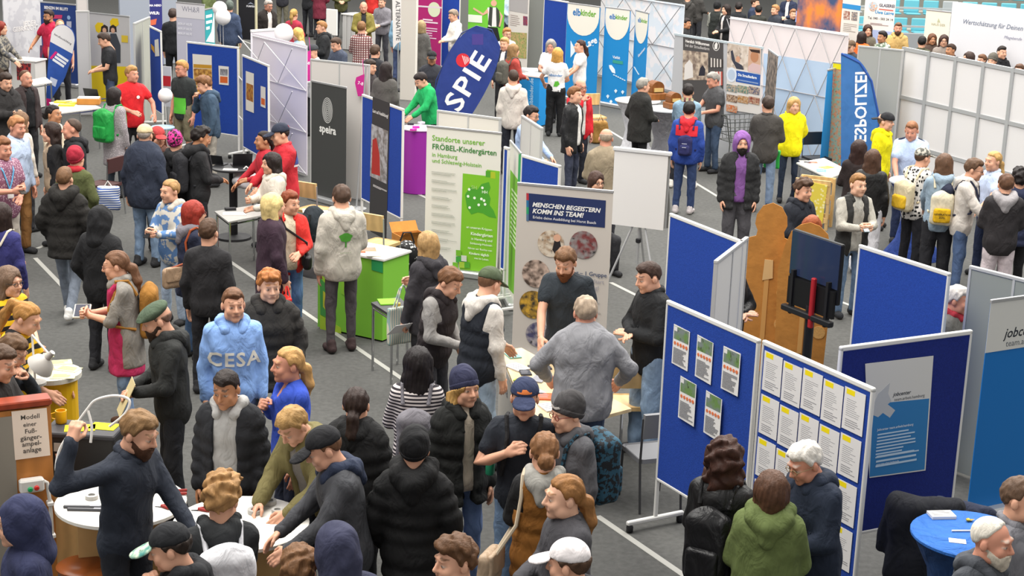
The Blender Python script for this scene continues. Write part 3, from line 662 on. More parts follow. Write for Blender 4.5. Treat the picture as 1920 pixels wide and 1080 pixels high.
tape('long pale floor line running from left counter to lower centre', (225, 350), (800, 742)); tape('pale floor line crossing lower centre floor', (1120, 968), (1330, 1112))
tape('short pale floor line left of boy in puffer', (66, 484), (126, 546)); tape('pale floor line crossing aisle left of standing tables', (1060, 195), (1392, 397))
tape('pale floor line right of cardboard figure', (1560, 560), (1640, 590)); tape('pale floor line in the back aisle', (420, 62), (475, 84)); tape('pale floor line beside purple counter', (690, 320), (850, 395)); tape('pale floor line under flipchart tripod', (1145, 530), (1225, 570))
tape('pale floor line meeting the line left of puffer boy', (70, 466), (118, 448))
# ------------------------------------------------------------------ flat panels standing in the hall
class Panel:
    def __init__(s, name, label, cat, p1, p2, zt, th=.03, group=None):
        A, B = G(*p1, zt), G(*p2, zt); s.w = (B.xy-A.xy).length; s.a = math.atan2(B.y-A.y, B.x-A.x); s.zt = zt; s.th = th; s.k = 0
        s.root = empty(name, (A.x, A.y, 0), s.a, label, cat, group); s.A = A; s.M = Matrix.Translation((A.x, A.y, 0)) @ Matrix.Rotation(s.a, 4, 'Z'); s.I = s.M.inverted()
    def uv(s, px, py):
        o = s.I @ CAM; d = s.I.to_3x3() @ ray(px, py); t = (-s.th/2-o.y)/d.y; p = o+d*t; return (p.x, p.z)
    def box(s, name, m, u0, u1, v0, v1, y0=None, y1=None, parent=None, r=0):
        y0 = -s.th/2 if y0 is None else y0; y1 = s.th/2 if y1 is None else y1; b = MB(); (b.rbox if r else b.box)(u0, u1, y0, y1, v0, v1, *([r] if r else [])); return b.build(name, m, parent or s.root)
    def lift(s): s.k += 1; return -s.th/2-.0015-.0005*s.k
    def patch(s, name, m, uvs, parent=None, t=.0015):
        y = s.lift(); return MB().prism(uvs, y, y+t+.0005).build(name, m, parent or s.root)
    def px(s, name, m, pts, parent=None): return s.patch(name, m, [s.uv(*p) for p in pts], parent)
    def rect(s, name, m, p1, p2, parent=None, h=None):      # pixel corners: upper left and lower right
        a, b = s.uv(*p1), s.uv(*p2); return s.patch(name, m, [(a[0], b[1]), (b[0], b[1]), (b[0], a[1]), (a[0], a[1])], parent)
    def disc(s, name, m, c, rpx, parent=None, n=22):
        a = s.uv(*c); b = s.uv(c[0], c[1]+rpx); r = abs(a[1]-b[1]); return s.patch(name, m, circ(a[0], a[1], r, n=n), parent)
    def text(s, txt, p1, p2, colr, bold=.0, shear=0, parent=None, rot=0, size=None, mirror=False, spacing=1.0, flip=False):
        a, b = s.uv(*p1), s.uv(*p2); me, w = text_mesh(txt, bold, shear, spacing=spacing)
        L = math.hypot(b[0]-a[0], b[1]-a[1]); sz = size or L/max(w, .01); o = link('lettering', me, parent or s.root, mat(colr, rough=.6), True)
        ang = math.atan2(b[1]-a[1], b[0]-a[0]) if rot else 0
        o.location = (a[0], s.lift(), a[1]); o.rotation_euler = (math.pi/2, -ang, 0) if not rot else (0, 0, 0)
        if rot: o.rotation_euler = (Matrix.Rotation(-ang, 4, 'Y') @ Matrix.Rotation(math.pi/2, 4, 'X')).to_euler()
        o.scale = (sz*(-1 if mirror else 1), sz*(-1 if flip else 1), 1); return o
    def lines(s, u0, u1, v1, v0, n, colr, fill=.5, seed=1, parent=None):
        rnd = random.Random(seed); m = MB(); y = s.lift(); dv = (v1-v0)/n
        for i in range(n):
            e = u0+(u1-u0)*rnd.uniform(.55, 1); z = v1-dv*(i+.5); m.box(u0, e, y, y+.001, z-dv*fill/2, z+dv*fill/2)
        return m.build('small_print', mat(colr, rough=.7), parent or s.root)
    def plines(s, p1, p2, n, colr, fill=.45, seed=1, parent=None):
        a, b = s.uv(*p1), s.uv(*p2); return s.lines(a[0], b[0], a[1], b[1], n, colr, fill, seed, parent)
def pinboard(label, p1, p2, zt=1.95, zb=.42, felt=None, feet=(1, 1), legs=True, rail=None, th=.035, dark=False):
    P = Panel('pinboard', label, 'pinboard', p1, p2, zt, th); f = felt or (FELTD if dark else FELT); t = .025; rl = rail or RAIL
    P.box('felt_panel', f, t, P.w-t, zb+t, zt-t, -th*.36, th*.36)
    P.box('top_rail', rl, 0, P.w, zt-t*1.4, zt, r=.006); P.box('bottom_rail', rl, 0, P.w, zb, zb+t, r=.006)
    for i, u in enumerate((0, P.w)):
        b = MB(); b.rbox(u-t if i else u, u if i else u+t, -th/2, th/2, .09 if legs else zb, zt-.01, .006); b.build('post', rl, P.root)
        if legs and feet[i]:
            q = MB(); uu = u-t/2 if i else u+t/2; q.rbox(uu-.02, uu+.02, -.28, .28, .065, .10, .008); fo = q.build('foot', rl, P.root)
            for y in (-.25, .25): MB().lathe([(.02, 0), (.03, .012), (.03, .05), (.018, .066)], 10, (uu, y)).build('castor', BLACK, fo, True)
    return P
def rollup(label, p1, p2, zt=2.0, colr='e6e3de', m=None, zb=.09, cat='roll-up banner', name='rollup_banner'):
    P = Panel(name, label, cat, p1, p2, zt, .012)
    P.box('sheet', m or mat(colr, rough=.5), .005, P.w-.005, zb, zt-.02, -.004, .004); P.box('top_rail', ALU, 0, P.w, zt-.03, zt, -.012, .012, r=.004)
    P.box('base', ALU, -.01, P.w+.01, 0, .095, -.09, .09, r=.02); return P
def partition(label, p1, p2, zt=2.2, colr='c9c5bf', n=2, zb=.03, m=None, posts='b4b4b2', name='exhibition_screen'):
    P = Panel(name, label, 'partition', p1, p2, zt, .035); mm = m or mat(colr, rough=.7)
    for i in range(n): P.box('panel', mm, P.w*i/n+.008, P.w*(i+1)/n-.008, zb, zt-.03, -.012, .012)
    pm = mat(posts, rough=.4)
    for i in range(n+1): P.box('post', pm, P.w*i/n-.012, P.w*i/n+.012, 0, zt-.005, -.018, .018)
    P.box('top_rail', pm, -.015, P.w+.015, zt-.03, zt, -.02, .02, r=.004); return P
def truss(label, p1, p2, zt=2.3, cols=3, rows=3, m=None, tube='9fa0a2', dep=.3, front=False, name='truss_display'):
    P = Panel(name, label, 'display wall', p1, p2, zt, .02); P.box('fabric', m or mat('e4dfdf', rough=.8), 0, P.w, .03, zt, -.006, .006)
    sg = -1 if front else 1; y = sg*.03; y2 = sg*dep; tm = mat(tube, rough=.4)
    us = [P.w*i/cols for i in range(cols+1)]; vs = [.06+(zt-.1)*j/rows for j in range(rows+1)]
    for i in range(cols):
        for j in range(rows):
            MB().tube([(us[i], y, vs[j]), (us[i+1], y2, vs[j+1])], .008, 6).build('strut', tm, P.root); MB().tube([(us[i+1], y, vs[j]), (us[i], y2, vs[j+1])], .008, 6).build('strut', tm, P.root)
    for v in (vs if front else vs[-1:]): MB().tube([(0, y, v), (P.w, y, v)], .009, 6).build('rail', tm, P.root)
    return P
# ================================================================== right: blue boards
A = pinboard('blue pinboard with five pinned flyers', (1252, 562), (1425, 637), feet=(1, 0))
def flyer(P, tl, tr, bl, idx):
    a, b, c = P.uv(*tl), P.uv(*tr), P.uv(*bl); w = b[0]-a[0]; h = a[1]-c[1]; tilt = random.uniform(-.015, .015)
    q = P.patch('flyer', mat('e3e1df', rough=.7), [(a[0], a[1]-h), (a[0]+w, a[1]-h+tilt), (a[0]+w, a[1]+tilt), (a[0], a[1])])
    P.patch('photo', mat('7a8482', 'photo', .6, '6a8a50', 2.5), [(a[0]+.01, a[1]-h*.36), (a[0]+w-.01, a[1]-h*.36), (a[0]+w-.01, a[1]-.012), (a[0]+.01, a[1]-.012)], q)
    P.patch('logo', mat('e2e0de'), [(a[0]+.012, a[1]-.05), (a[0]+.05, a[1]-.05), (a[0]+.05, a[1]-.015), (a[0]+.012, a[1]-.015)], q)
    for i in range(5): P.patch('dot', mat('d9764a'), circ(a[0]+w*(.14+.18*i), a[1]-h*.46, w*.07, n=10), q)
    P.lines(a[0]+w*.08, a[0]+w*.92, a[1]-h*.56, a[1]-h*.95, 11, '8f8f92', .7, idx, q)
for i, t in enumerate((((1264, 607), (1294, 622), (1259, 680)), ((1309, 627), (1339, 643), (1303, 704)), ((1359, 648), (1391, 664), (1353, 727)), ((1279, 704), (1309, 720), (1273, 781)), ((1328, 731), (1358, 748), (1322, 809)))): flyer(A, *t, i)
B = pinboard('blue pinboard covered with white job notices', (1432, 637), (1640, 728), feet=(0, 1))
nw, nh = (B.w-.09)/5, .30
for r in range(4):
    for c in range(5):
        k0 = B.k; u = .045+c*nw; v = 1.885-r*(nh+.035)-(.012 if c % 2 else 0); q = B.patch('notice', mat('dedcdb', rough=.7), [(u, v-nh), (u+nw-.012, v-nh), (u+nw-.012, v), (u, v)])
        B.patch('yellow_marker', mat('f0da12', rough=.7), [(u+.02, v-.045), (u+.105, v-.045), (u+.105, v-.008), (u+.02, v-.008)], q)
        B.lines(u+.03, u+nw-.05, v-.07, v-nh+.1, 9, 'a9a8aa', .28, r*5+c, q); B.lines(u+.03, u+nw-.03, v-nh+.085, v-nh+.025, 4, '9c9b9e', .35, r*5+c+40, q); B.k = k0
# ---- board with jobcenter poster
D = pinboard('dark blue pinboard with large employment office poster', (1575, 650), (1822, 618), 1.95, .42, dark=True)
po = D.px('poster', mat('d4d3cf', rough=.6), [(1622, 682), (1750, 667), (1735, 882), (1630, 896)])
D.px('poster_blue_field', mat('2f79b4', rough=.6), [(1640, 757), (1742, 747), (1733, 880), (1630, 894), (1636, 780)], po)
D.px('map_shape', mat('b9bcbf', rough=.6), [(1637, 760), (1646, 738), (1657, 728), (1668, 717), (1665, 738), (1671, 752), (1664, 758), (1678, 769), (1668, 783), (1655, 774), (1646, 782), (1636, 778)], po)
D.text('jobcenter', (1674, 743), (1708, 738), '3a3f46', .015, .25, po); D.text('team.arbeit.hamburg', (1676, 752), (1733, 743), '555a60', 0, 0, po)
D.text('Jobcenter team.arbeit.hamburg', (1644, 808), (1712, 798), 'd6e3ee', .012, 0, po); D.plines((1645, 812), (1728, 846), 8, 'b8d0e4', .4, 3, po); D.plines((1643, 852), (1725, 864), 3, 'b8d0e4', .4, 5, po); D.text('www.team-arbeit-hamburg.de', (1642, 872), (1684, 866), 'd6e3ee', .01, 0, po)
# ---- board E, grey panels and rollup on the right
E_ = pinboard('plain blue pinboard behind the employment poster board', (1612, 458), (1782, 512))
Fp = partition('grey partition panel at the right edge', (1822, 498), (1990, 540), 1.95, '8e928c', 2)
Gp = rollup('blue and white employment office roll-up banner at right edge', (1858, 562), (1985, 545), 1.95, '0f6cb6')
Gp.px('white_field', mat('cfcfca', rough=.6), [(1858, 566), (1990, 549), (1990, 640), (1847, 662)]); Gp.text('jobcenter', (1882, 634), (1962, 622), '2c3138', .015, .25); Gp.text('team.arbeit.hamburg', (1885, 650), (1990, 636), '60666c')
# ---- boards behind
C1 = pinboard('plain blue pinboard with beige roll-up beside it', (1257, 399), (1393, 452), feet=(1, 1))
C2 = partition('pale partition standing edge-on by blue pinboard', (1343, 488), (1400, 444), 1.95, 'cfcdc7', 2)
# ---- flipchart
fl = empty('flipchart', tuple(G(1190, 560)), math.radians(-22), 'flipchart with blank white paper on grey tripod', 'flipchart')
MB().box(-.36, .36, -.02, .0, .95, 1.88).build('board', mat('8c8d8c'), fl); MB().prism([(-.35, .93), (.33, .93), (.34, 1.86), (-.35, 1.87)], -.045, -.023).build('paper_pad', mat('d9d6d2', rough=.7), fl); MB().rbox(-.37, .38, -.06, .0, 1.86, 1.91, .01).build('clamp_bar', mat('cfcfce', rough=.4), fl)
MB().prism([(0, .95), (.42, .95), (.30, 1.86), (0, 1.86)], .02, .032).build('back_board', mat('7e7f7d'), fl)
for x, y, z in ((-.38, -.25, 0), (.38, -.25, 0), (0, .5, 0)): MB().tube([(x*.15, .02, 1.0), (x, y, z)], .014, 8).build('leg', ALU, fl)
MB().tube([(0, .02, .45), (0, .02, 1.1)], .018, 8).build('column', ALU, fl); MB().rbox(-.03, .03, -.01, .05, .72, .78, .01).build('clamp', BLACK, fl)
# ---- cardboard figures and screen stand
CARD = mat('bb7f3c', 'felt', .9, sc=.1)
def cardboard(label, p, h, rz, outline, props=True):
    g = G(*p); r = empty('cardboard_figure', (g.x, g.y, 0), math.radians(rz), label, 'cardboard figure')
    MB().prism(outline, -.006, .006).build('figure_board', CARD, r)
    MB().add([(-.06, .0, .02), (.06, 0, .02), (0, .35, .02), (0, .0, 1.1)], [(0, 1, 2), (0, 3, 1), (1, 3, 2), (0, 2, 3)]).build('rear_prop', mat('c99250', 'felt', .9), r)
    for z in (.55, .9): MB().prism(circ(.18, z, .07, n=16), -.012, -.006).build('tab', mat('d3a15e', 'felt', .9), r)
    MB().box(-.03, .02, -.014, -.006, .3, 1.25).build('tape', mat('cf9a58', rough=.5), r); MB().prism([(-.05, 1.02), (.06, 1.05), (.05, 1.25), (-.04, 1.25)], -.018, -.012).build('hook', mat('d8b27a', rough=.6), r)
    return r
OUT = [(-.30, 0), (.30, 0), (.32, .8), (.40, 1.30), (.37, 1.42), (.15, 1.50), (.14, 1.56), (.17, 1.63), (.16, 1.73), (.10, 1.83), (0, 1.87), (-.10, 1.83), (-.16, 1.73), (-.17, 1.63), (-.14, 1.56), (-.15, 1.50), (-.37, 1.42), (-.42, 1.30), (-.33, .8)]
cardboard('brown cardboard cut-out of a person seen from behind', (1425, 695), 1.87, -14, OUT)
cardboard('smaller brown cardboard cut-out right of the other', (1495, 712), 1.6, -14, [(x*.85, z*.93) for x, z in OUT[:5]]+[(.22, 1.5), (.19, 1.62), (.1, 1.70), (0, 1.73), (-.1, 1.70), (-.19, 1.62), (-.24, 1.48)]+[(-.30, 1.2), (-.28, .7)])
g = G(1512, 756); tv = empty('screen_stand', (g.x, g.y, 0), math.radians(-60), 'flat screen with red bracket on black wheeled stand', 'screen')
MB().rbox(-.42, .42, -.05, .0, 1.14, 1.76, .01).build('housing', mat('17181b', rough=.3), tv); MB().box(-.41, .41, -.056, -.05, 1.30, 1.75).build('glass', mat('2a3550', rough=.06), tv)
MB().box(-.38, .4, -.085, -.05, 1.0, 1.28).build('mount_plate', mat('141416', rough=.4), tv)
for x in (-.3, .3): MB().box(x-.02, x+.02, -.1, -.05, .9, 1.36).build('arm', BLACK, tv)
MB().rbox(.06, .12, -.13, -.085, .84, 1.36, .01).build('red_bracket', mat('a5222a', rough=.4), tv); MB().rbox(-.42, .42, -.13, -.06, .92, .98, .01).build('crossbar', mat('202124', rough=.4), tv)
tv.scale = (.9, 1, 1); MB().tube([(0, -.05, .1), (0, -.05, 1.05)], .05, 12).build('column', mat('202124', rough=.4), tv); MB().rbox(-.4, .4, -.33, .27, .03, .09, .02).build('base', BLACK, tv)
# ---- round blue table with things
def disc_table(label, p, z, r, topc, legc, legprof, name='round_table', n=36, edge=.035, m=None, lm=None):
    g = G(*p, z); t = empty(name, (g.x, g.y, 0), 0, label, 'table'); MB().lathe([(r-.012, z-edge), (r, z-edge+.01), (r, z-.008), (r-.01, z)], n).build('table_top', m or mat(topc, rough=.45), t, True)
    MB().lathe(legprof, 20).build('pedestal', lm or mat(legc, rough=.6), t, True); return t, g
def paper(label, p, z, w, h, rz, colr='e6e3de', cat='paper', t=.003, name='paper', pr='8a8a90', m=None):
    g = G(*p, z); r = empty(name, (g.x, g.y, z), math.radians(rz), label, cat); MB().box(-w/2, w/2, -h/2, h/2, .001, .001+t).build('sheet', m or mat(colr, rough=.7), r)
    if pr:
        mm = MB()
        for i in range(4): mm.box(-w*.4, w*random.uniform(.1, .4), h*(.3-.18*i), h*(.36-.18*i), .001+t, .0015+t)
        mm.build('print', mat(pr, rough=.7), r)
    return r
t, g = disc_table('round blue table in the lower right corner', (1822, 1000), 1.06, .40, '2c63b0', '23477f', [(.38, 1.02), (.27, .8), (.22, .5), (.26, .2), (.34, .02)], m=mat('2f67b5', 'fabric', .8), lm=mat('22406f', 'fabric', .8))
paper('stack of leaflets on the round blue table', (1765, 968), 1.06, .17, .11, 8, t=.02, name='leaflet_stack', cat='leaflets', pr='4a4a50'); paper('white cards on the round blue table', (1795, 1015), 1.06, .11, .07, -12, name='cards', cat='cards')
paper('pink card on the round blue table', (1856, 984), 1.06, .1, .06, 10, 'd9a0ac'); r = empty('pen', tuple(G(1806, 997, 1.06)), .1, 'white and black pen on round blue table', 'pen'); MB().tube([(-.08, 0, .008), (.05, 0, .008)], .006, 8).build('barrel', WHITE, r); MB().tube([(.05, 0, .008), (.08, 0, .008)], .006, 8).build('tip', BLACK, r)
r = empty('sweet', tuple(G(1815, 978, 1.06)), .4, 'gold wrapped sweet on round blue table', 'sweet'); MB().lathe([(.004, .002), (.016, .01), (.016, .018), (.004, .026)], 10).build('wrapper', mat('c9a23a', rough=.3, metal=.4), r, True); MB().add([(.012, -.014, .01), (.04, -.02, .02), (.04, .02, .006), (.012, .014, .01)], [(0, 1, 2, 3)]).build('wrapper_end', mat('c9a23a', rough=.3), r)
# ---- chairs
def chair(label, p, rz, wood=False, z=.46, seatc='7d7e81', legm=None):
    g = G(*p); r = empty('chair', (g.x, g.y, 0), math.radians(rz), label, 'chair'); sm = WOODL if wood else mat(seatc, rough=.5); lm = legm or (CHROME if not wood else ALU)
    MB().rbox(-.2, .2, -.2, .2, z-.018, z+.004, .03).build('seat', sm, r); MB().loft([[(-.19, .2+.0*k, zz), (.19, .2, zz), (.19, .215+.03*k, zz), (-.19, .215+.03*k, zz)] for k, zz in ((0, z+.2), (.5, z+.30), (1, z+.42))]).build('backrest', sm, r)
    for x in (-.19, .19):
        MB().tube([(x, -.2, 0), (x, -.17, z-.02)], .011, 8).build('leg', lm, r); MB().tube([(x, .24, 0), (x, .19, z-.02), (x, .21, z+.38)], .011, 8).build('leg', lm, r)
    return r
chair('grey plastic chair beside the flyer pinboard', (1216, 940), 200, legm=mat('3a3a3c', rough=.4)); chair('light wooden chair behind the stout man', (1160, 840), 185, True); chair('light wooden chair behind the ring-logo banner', (590, 452), 150, True)
ch = chair('grey chair under draped dark jackets by pinboard', (1706, 1138), 160)
def drape(label, g, rz, z, m, w=.5, hgt=.5, name='draped_jacket'):
    r = empty(name, (g.x, g.y, 0), math.radians(rz), label, 'jacket'); f = Field((-w/2-.1, -.2, z-hgt-.1), (w/2+.1, .25, z+.12), .02)
    f.rbox((0, .02, z-hgt/2), (w/2-.07, .03, hgt/2-.05), .06); f.cap((-w/2+.05, .02, z-.02), (w/2-.05, .02, z-.02), .075, .075, .04); f.cap((-w/2+.03, .0, z-.05), (-w/2-.02, -.05, z-.42), .06, .045, .03); f.cap((w/2-.03, .0, z-.05), (w/2+.02, -.05, z-.42), .06, .045, .03); f.noise(.022, 16, w*7)
    V, Q = f.mesh(); link('jacket_cloth', np_mesh('cloth', V, Q), r, m); return r
g = ch.location; drape('black jacket draped over chair by the pinboard', Vector((g.x-.03, g.y-.2, 0)), 165, .93, fab('26272c'), .5, .6); drape('navy jacket draped over the same chair', Vector((g.x+.28, g.y-.1, 0)), 150, .86, fab('2a2f42'), .42, .5)
# ================================================================== centre: banners
H = rollup('beige training roll-up banner with round photos', (970, 341), (1151, 357), 1.98, m=mat('c9c1b8', rough=.55))
bl = H.px('headline_field', mat('27345f', rough=.5), [(988, 362), (1136, 376), (1134, 427), (988, 413)])
for k, c in enumerate(('b5343c', '2f6f9a', '2f9a6a', '54708f')): H.px('colour_bar', mat(c), [(987, 362+k*13), (991.5, 362.5+k*13), (991.5, 375.5+k*13), (987, 375+k*13)], bl)
H.text('MENSCHEN BEGEISTERN', (998, 387), (1126, 399), 'f0eeea', .03, .25, bl); H.text('KOMM INS TEAM!', (998, 399), (1094, 409), 'f0eeea', .03, .25, bl); H.text('Erlebe deine Ausbildung bei Horst Busch', (999, 409), (1117, 420), 'e6e4e6', .008, 0, bl)
for i, (c, rr, ca, cb) in enumerate((((1033, 457), 25, '9a7a5c', 'd8cbb8'), ((1094, 459), 26, '8f8a88', '7a3c3c'), ((1005, 513), 26, '4a3c34', 'c9b0a0'), ((1000, 571), 26, '3a352c', 'd0a23a'), ((1009, 627), 23, '4c4a6a', 'b0a8a8'))): H.disc('round_photo', mat(ca, 'photo', .6, cb, 2.5), c, rr)
H.px('photo_figure', mat('2a2426'), [(1036, 468), (1040, 450), (1050, 450), (1054, 472), (1044, 480)]); H.disc('photo_face', mat('d9a88c'), (1045, 446), 7, n=14)
H.text('g – 1 Gruppe', (1080, 514), (1138, 517), '44506c', .015); H.text('dein Start', (1092, 528), (1132, 530), '9a96a0'); H.text('ing!', (1108, 542), (1122, 543), '9a96a0'); H.plines((1095, 560), (1136, 620), 6, 'b0a8a2', .2, 4)
Fr = rollup('white and green kindergarten roll-up banner with map', (800, 234), (941, 248), 1.95, m=mat('dcd9d0', rough=.55))
Fr.text('Standorte unserer', (810, 263), (909, 273), '6fae2e', .012); Fr.text('FRÖBEL-Kindergärten', (810, 279), (930, 292), '3f7f3c', .016); Fr.text('in Hamburg', (810, 293), (857, 298), '6fae2e', .008); Fr.text('und Schleswig-Holstein', (810, 304), (902, 315), '6fae2e', .008)
gf = Fr.px('green_field', mat('7ab82c', rough=.55), [(868, 325), (913, 330), (913, 318), (937, 321), (929, 512), (862, 505)])
Fr.px('green_square', mat('4f9a2c'), [(911, 320), (921, 321), (921, 333), (911, 332)], gf); Fr.px('olive_square', mat('a8b82a'), [(920, 322), (929, 323), (929, 335), (920, 334)], gf)
Fr.px('map_shape', mat('4a9a2e', rough=.55), [(872, 365), (882, 350), (895, 356), (903, 345), (917, 341), (920, 352), (916, 362), (920, 372), (918, 384), (926, 395), (931, 409), (918, 407), (906, 400), (896, 398), (884, 402), (876, 390)], gf)
for p in ((880, 355), (878, 368), (890, 371), (903, 373), (908, 376), (910, 383), (898, 384), (881, 389), (905, 352)): Fr.disc('map_pin', mat('e8f0e0'), p, 2.6, gf, 10)
Fr.text('SH', (884, 354), (894, 355), 'a8d080', 0, 0, gf); Fr.text('HH', (904, 362), (914, 363), 'd8ecc8', .02, 0, gf)
for i, (tx, a, b, c, d) in enumerate((('an unseren Krippen', 875, 427, 923, 432), ('Kindergärten', 883, 440, 924, 444), ('in Hamburg und', 884, 449, 923, 453), ('Schleswig-Holstein', 882, 457, 923, 462), ('führen wir Rechte von', 878, 466, 923, 471), ('Kindern täglich', 880, 476, 917, 480), ('neu im Leben.', 890, 485, 917, 488))): Fr.text(tx, (a, b), (c, d), 'eef4e4', .015 if i in (1, 5) else .004, 0, gf)
for i in range(10): Fr.plines((810, 320+i*15.5), (812+46, 332+i*15.5), 3, '8f9488', .3, i)
for i, (x, y, c) in enumerate(((856, 468, '6fae2e'), (866, 478, 'c8ccc0'), (856, 480, '3f9a3c'), (862, 490, '9ab83a'), (850, 491, '6fae2e'), (872, 490, '4f9a2c'))): Fr.px('mosaic_square', mat(c), [(x, y), (x+10, y+1), (x+10, y+12), (x, y+11)])
partition('cream partition behind the kindergarten banner', (822, 206), (938, 221), 2.1, 'd8d4cb', 2)
N1 = rollup('narrow angled green kindergarten banner', (957, 262), (977, 286), 1.95, m=mat('d8d6cc', rough=.55)); N1.px('green_field', mat('6fae2e'), [(957, 318), (977, 345), (971, 560), (953, 540)]); N1.px('green_strip', mat('2f9a5a'), [(973, 284), (977, 288), (975, 350), (971, 346)])
N1.plines((960, 350), (972, 480), 12, 'cfe4b8', .4, 3)
pinboard('blue pinboard edge left of narrow banner', (946, 274), (955, 277), 1.95); pinboard('blue pinboard behind the beige banner', (979, 289), (1051, 310), 1.95)
partition('light grey fabric partition by man in light blue shirt', (980, 216), (1016, 239), 1.95, 'c2c2bd', 2)
# ---- black rollup on blue board, speira banner, cream wall
L1 = pinboard('blue pinboard carrying a dark recruiting banner', (680, 176), (757, 204), 1.95, .4)
db = L1.px('dark_banner', mat('3b3a3b', rough=.5), [(699, 181), (731, 193), (724, 470), (692, 430)]); L1.text('Lust auf Ausbildung?', (699, 210), (728, 219), 'e8e6e4', .015, 0, db)
L1.px('photo', mat('7a7470', 'photo', .5, 'b0b0b4', 2), [(697, 232), (728, 246), (725, 345), (694, 330)], db); L1.px('photo_figure', mat('a8322c'), [(699, 262), (706, 258), (712, 290), (713, 330), (697, 325)], db); L1.plines((700, 345), (726, 362), 3, 'e0dede', .4, 2, db)
cw = partition('cream partition behind the ring-logo banner', (584, 110), (692, 121), 2.15, 'd2cdc8', 2)
sp = rollup('dark grey roll-up banner with ring logo', (584, 150), (650, 163), 1.88, m=mat('434443', rough=.5))
for k in range(7):
    a = sp.uv(614, 207); r0 = .016+.022*k; m = MB(); y = sp.lift(); m.loft([[(a[0]+rr*.82*math.cos(t)*(1), yy, a[1]+rr*1.25*math.sin(t)) for t in [2*math.pi*j/32 for j in range(32)]] for rr, yy in ((r0, y), (r0+.010, y), (r0+.010, y+.001), (r0, y+.001), (r0, y))], False); m.build('logo_ring', mat('c9c9c6'), sp.root); sp.k -= 1
sp.text('speira', (599, 246), (630, 250), 'e6e6e2', .03)
# pennants
for lab, p, q in (('magenta pennant hanging from truss wall', (569, 100), (580, 152)), ('magenta pennant hanging from cream partition', (668, 145), (680, 180))):
    a = G(*p, 1.95); b = empty('pennant', tuple(a), -.2, lab, 'pennant'); k = (q[1]-p[1])/ (3000/(a-CAM).length); MB().prism([(0, 0), (.13, .06), (.15, -k*.95), (.03, -k), (-.02, -k*.3)], -.002, .002).build('cloth', mat('bf2a86', rough=.7), b); MB().tube([(.13, .06, 0) if False else (.12, 0, .05), (.1, 0, .28)], .006, 6).build('cord', mat('c83a92'), b)
    me, w = text_mesh('7-8', .02); o = link('lettering', me, b, mat('f0e0ea'), True); o.location = (.02, -.004, -k*.35); o.rotation_euler = (math.pi/2, .2, 0); o.scale = (.07,)*3
r = empty('pole', tuple(G(668, 392)), 0, 'thin grey pole beside cream partition', 'pole'); MB().tube([(0, 0, 0), (.12, .1, 2.2)], .014, 8).build('tube', ALU, r); MB().lathe([(.16, 0), (.16, .015), (.03, .03)], 14).build('base', ALU, r, True)
# ---- blue boards left, truss box
L2 = pinboard('blue pinboard with brown and orange posters', (350, 77), (447, 88), 1.95, .36)
q = L2.px('poster', mat('d9d5cc', rough=.6), [(361, 101), (397, 104), (398, 178), (363, 176)]); L2.px('poster_photo', mat('8a5a2a', 'photo', .6, 'd0a050', 3), [(363, 128), (397, 130), (398, 162), (364, 160)], q); L2.px('poster_band', mat('b8892c'), [(363, 120), (397, 122), (397, 129), (363, 127)], q); L2.px('poster_foot', mat('c8942c'), [(364, 161), (398, 163), (398, 177), (364, 175)], q)
q = L2.px('poster', mat('d6d2cc', rough=.6), [(410, 123), (429, 125), (429, 160), (411, 158)]); L2.px('poster_photo', mat('6a6a70', 'photo', .6, '9a9aa0', 3), [(413, 129), (427, 130), (427, 142), (413, 141)], q); L2.px('poster_panel', mat('c8602c'), [(413, 143), (427, 144), (427, 156), (413, 155)], q)
L3 = pinboard('blue pinboard with ochre posters beside the truss', (455, 102), (504, 122), 1.95, .36)
q = L3.px('poster', mat('d9d5cc'), [(461, 133), (476, 138), (476, 212), (461, 206)]); L3.px('poster_photo', mat('b8862c', 'photo', .6, '8a4a2a', 3), [(462, 155), (475, 160), (475, 192), (462, 186)], q); q = L3.px('poster', mat('d6d2cc'), [(489, 161), (498, 164), (498, 203), (489, 199)]); L3.px('poster_panel', mat('c8602c'), [(490, 183), (497, 186), (497, 198), (490, 195)], q)
r = empty('folded_beach_flag', tuple(G(480, 322)), -.3, 'white narrow folded banner leaning before ochre pinboard', 'banner'); MB().prism([(-.09, 0), (.1, 0), (.02, 1.72), (-.01, 1.75)], -.03, .0).build('cloth', mat('e2e6e8', rough=.6), r)
L4 = pinboard('narrow blue pinboard beside the grey partition', (281, 48), (302, 58), 1.95, .36); q = L4.px('poster', mat('d8d4cc'), [(290, 75), (297, 73), (299, 105), (291, 106)]); L4.px('poster_panel', mat('c8942c'), [(283, 82), (289, 88), (290, 100), (284, 92)], q)
partition('grey partition left of narrow blue pinboard', (251, 43), (280, 31), 2.05, 'a3a49a', 2)
tw = truss('white fabric truss tower behind the blue boards', (474, 62), (576, 86), 2.2, 2, 3, mat('ddd6de', rough=.85), 'd8d6d6', .28, True)
tw2 = Panel('fabric_screen', 'white fabric screen at left side of truss tower', 'display wall', (470, 57), (540, 52), 2.2); tw2.box('fabric', mat('d8d4da', rough=.85), 0, tw2.w, .05, 2.2, -.005, .005); tw2.box('rail', WHITE, 0, tw2.w, 2.17, 2.21, -.015, .015)
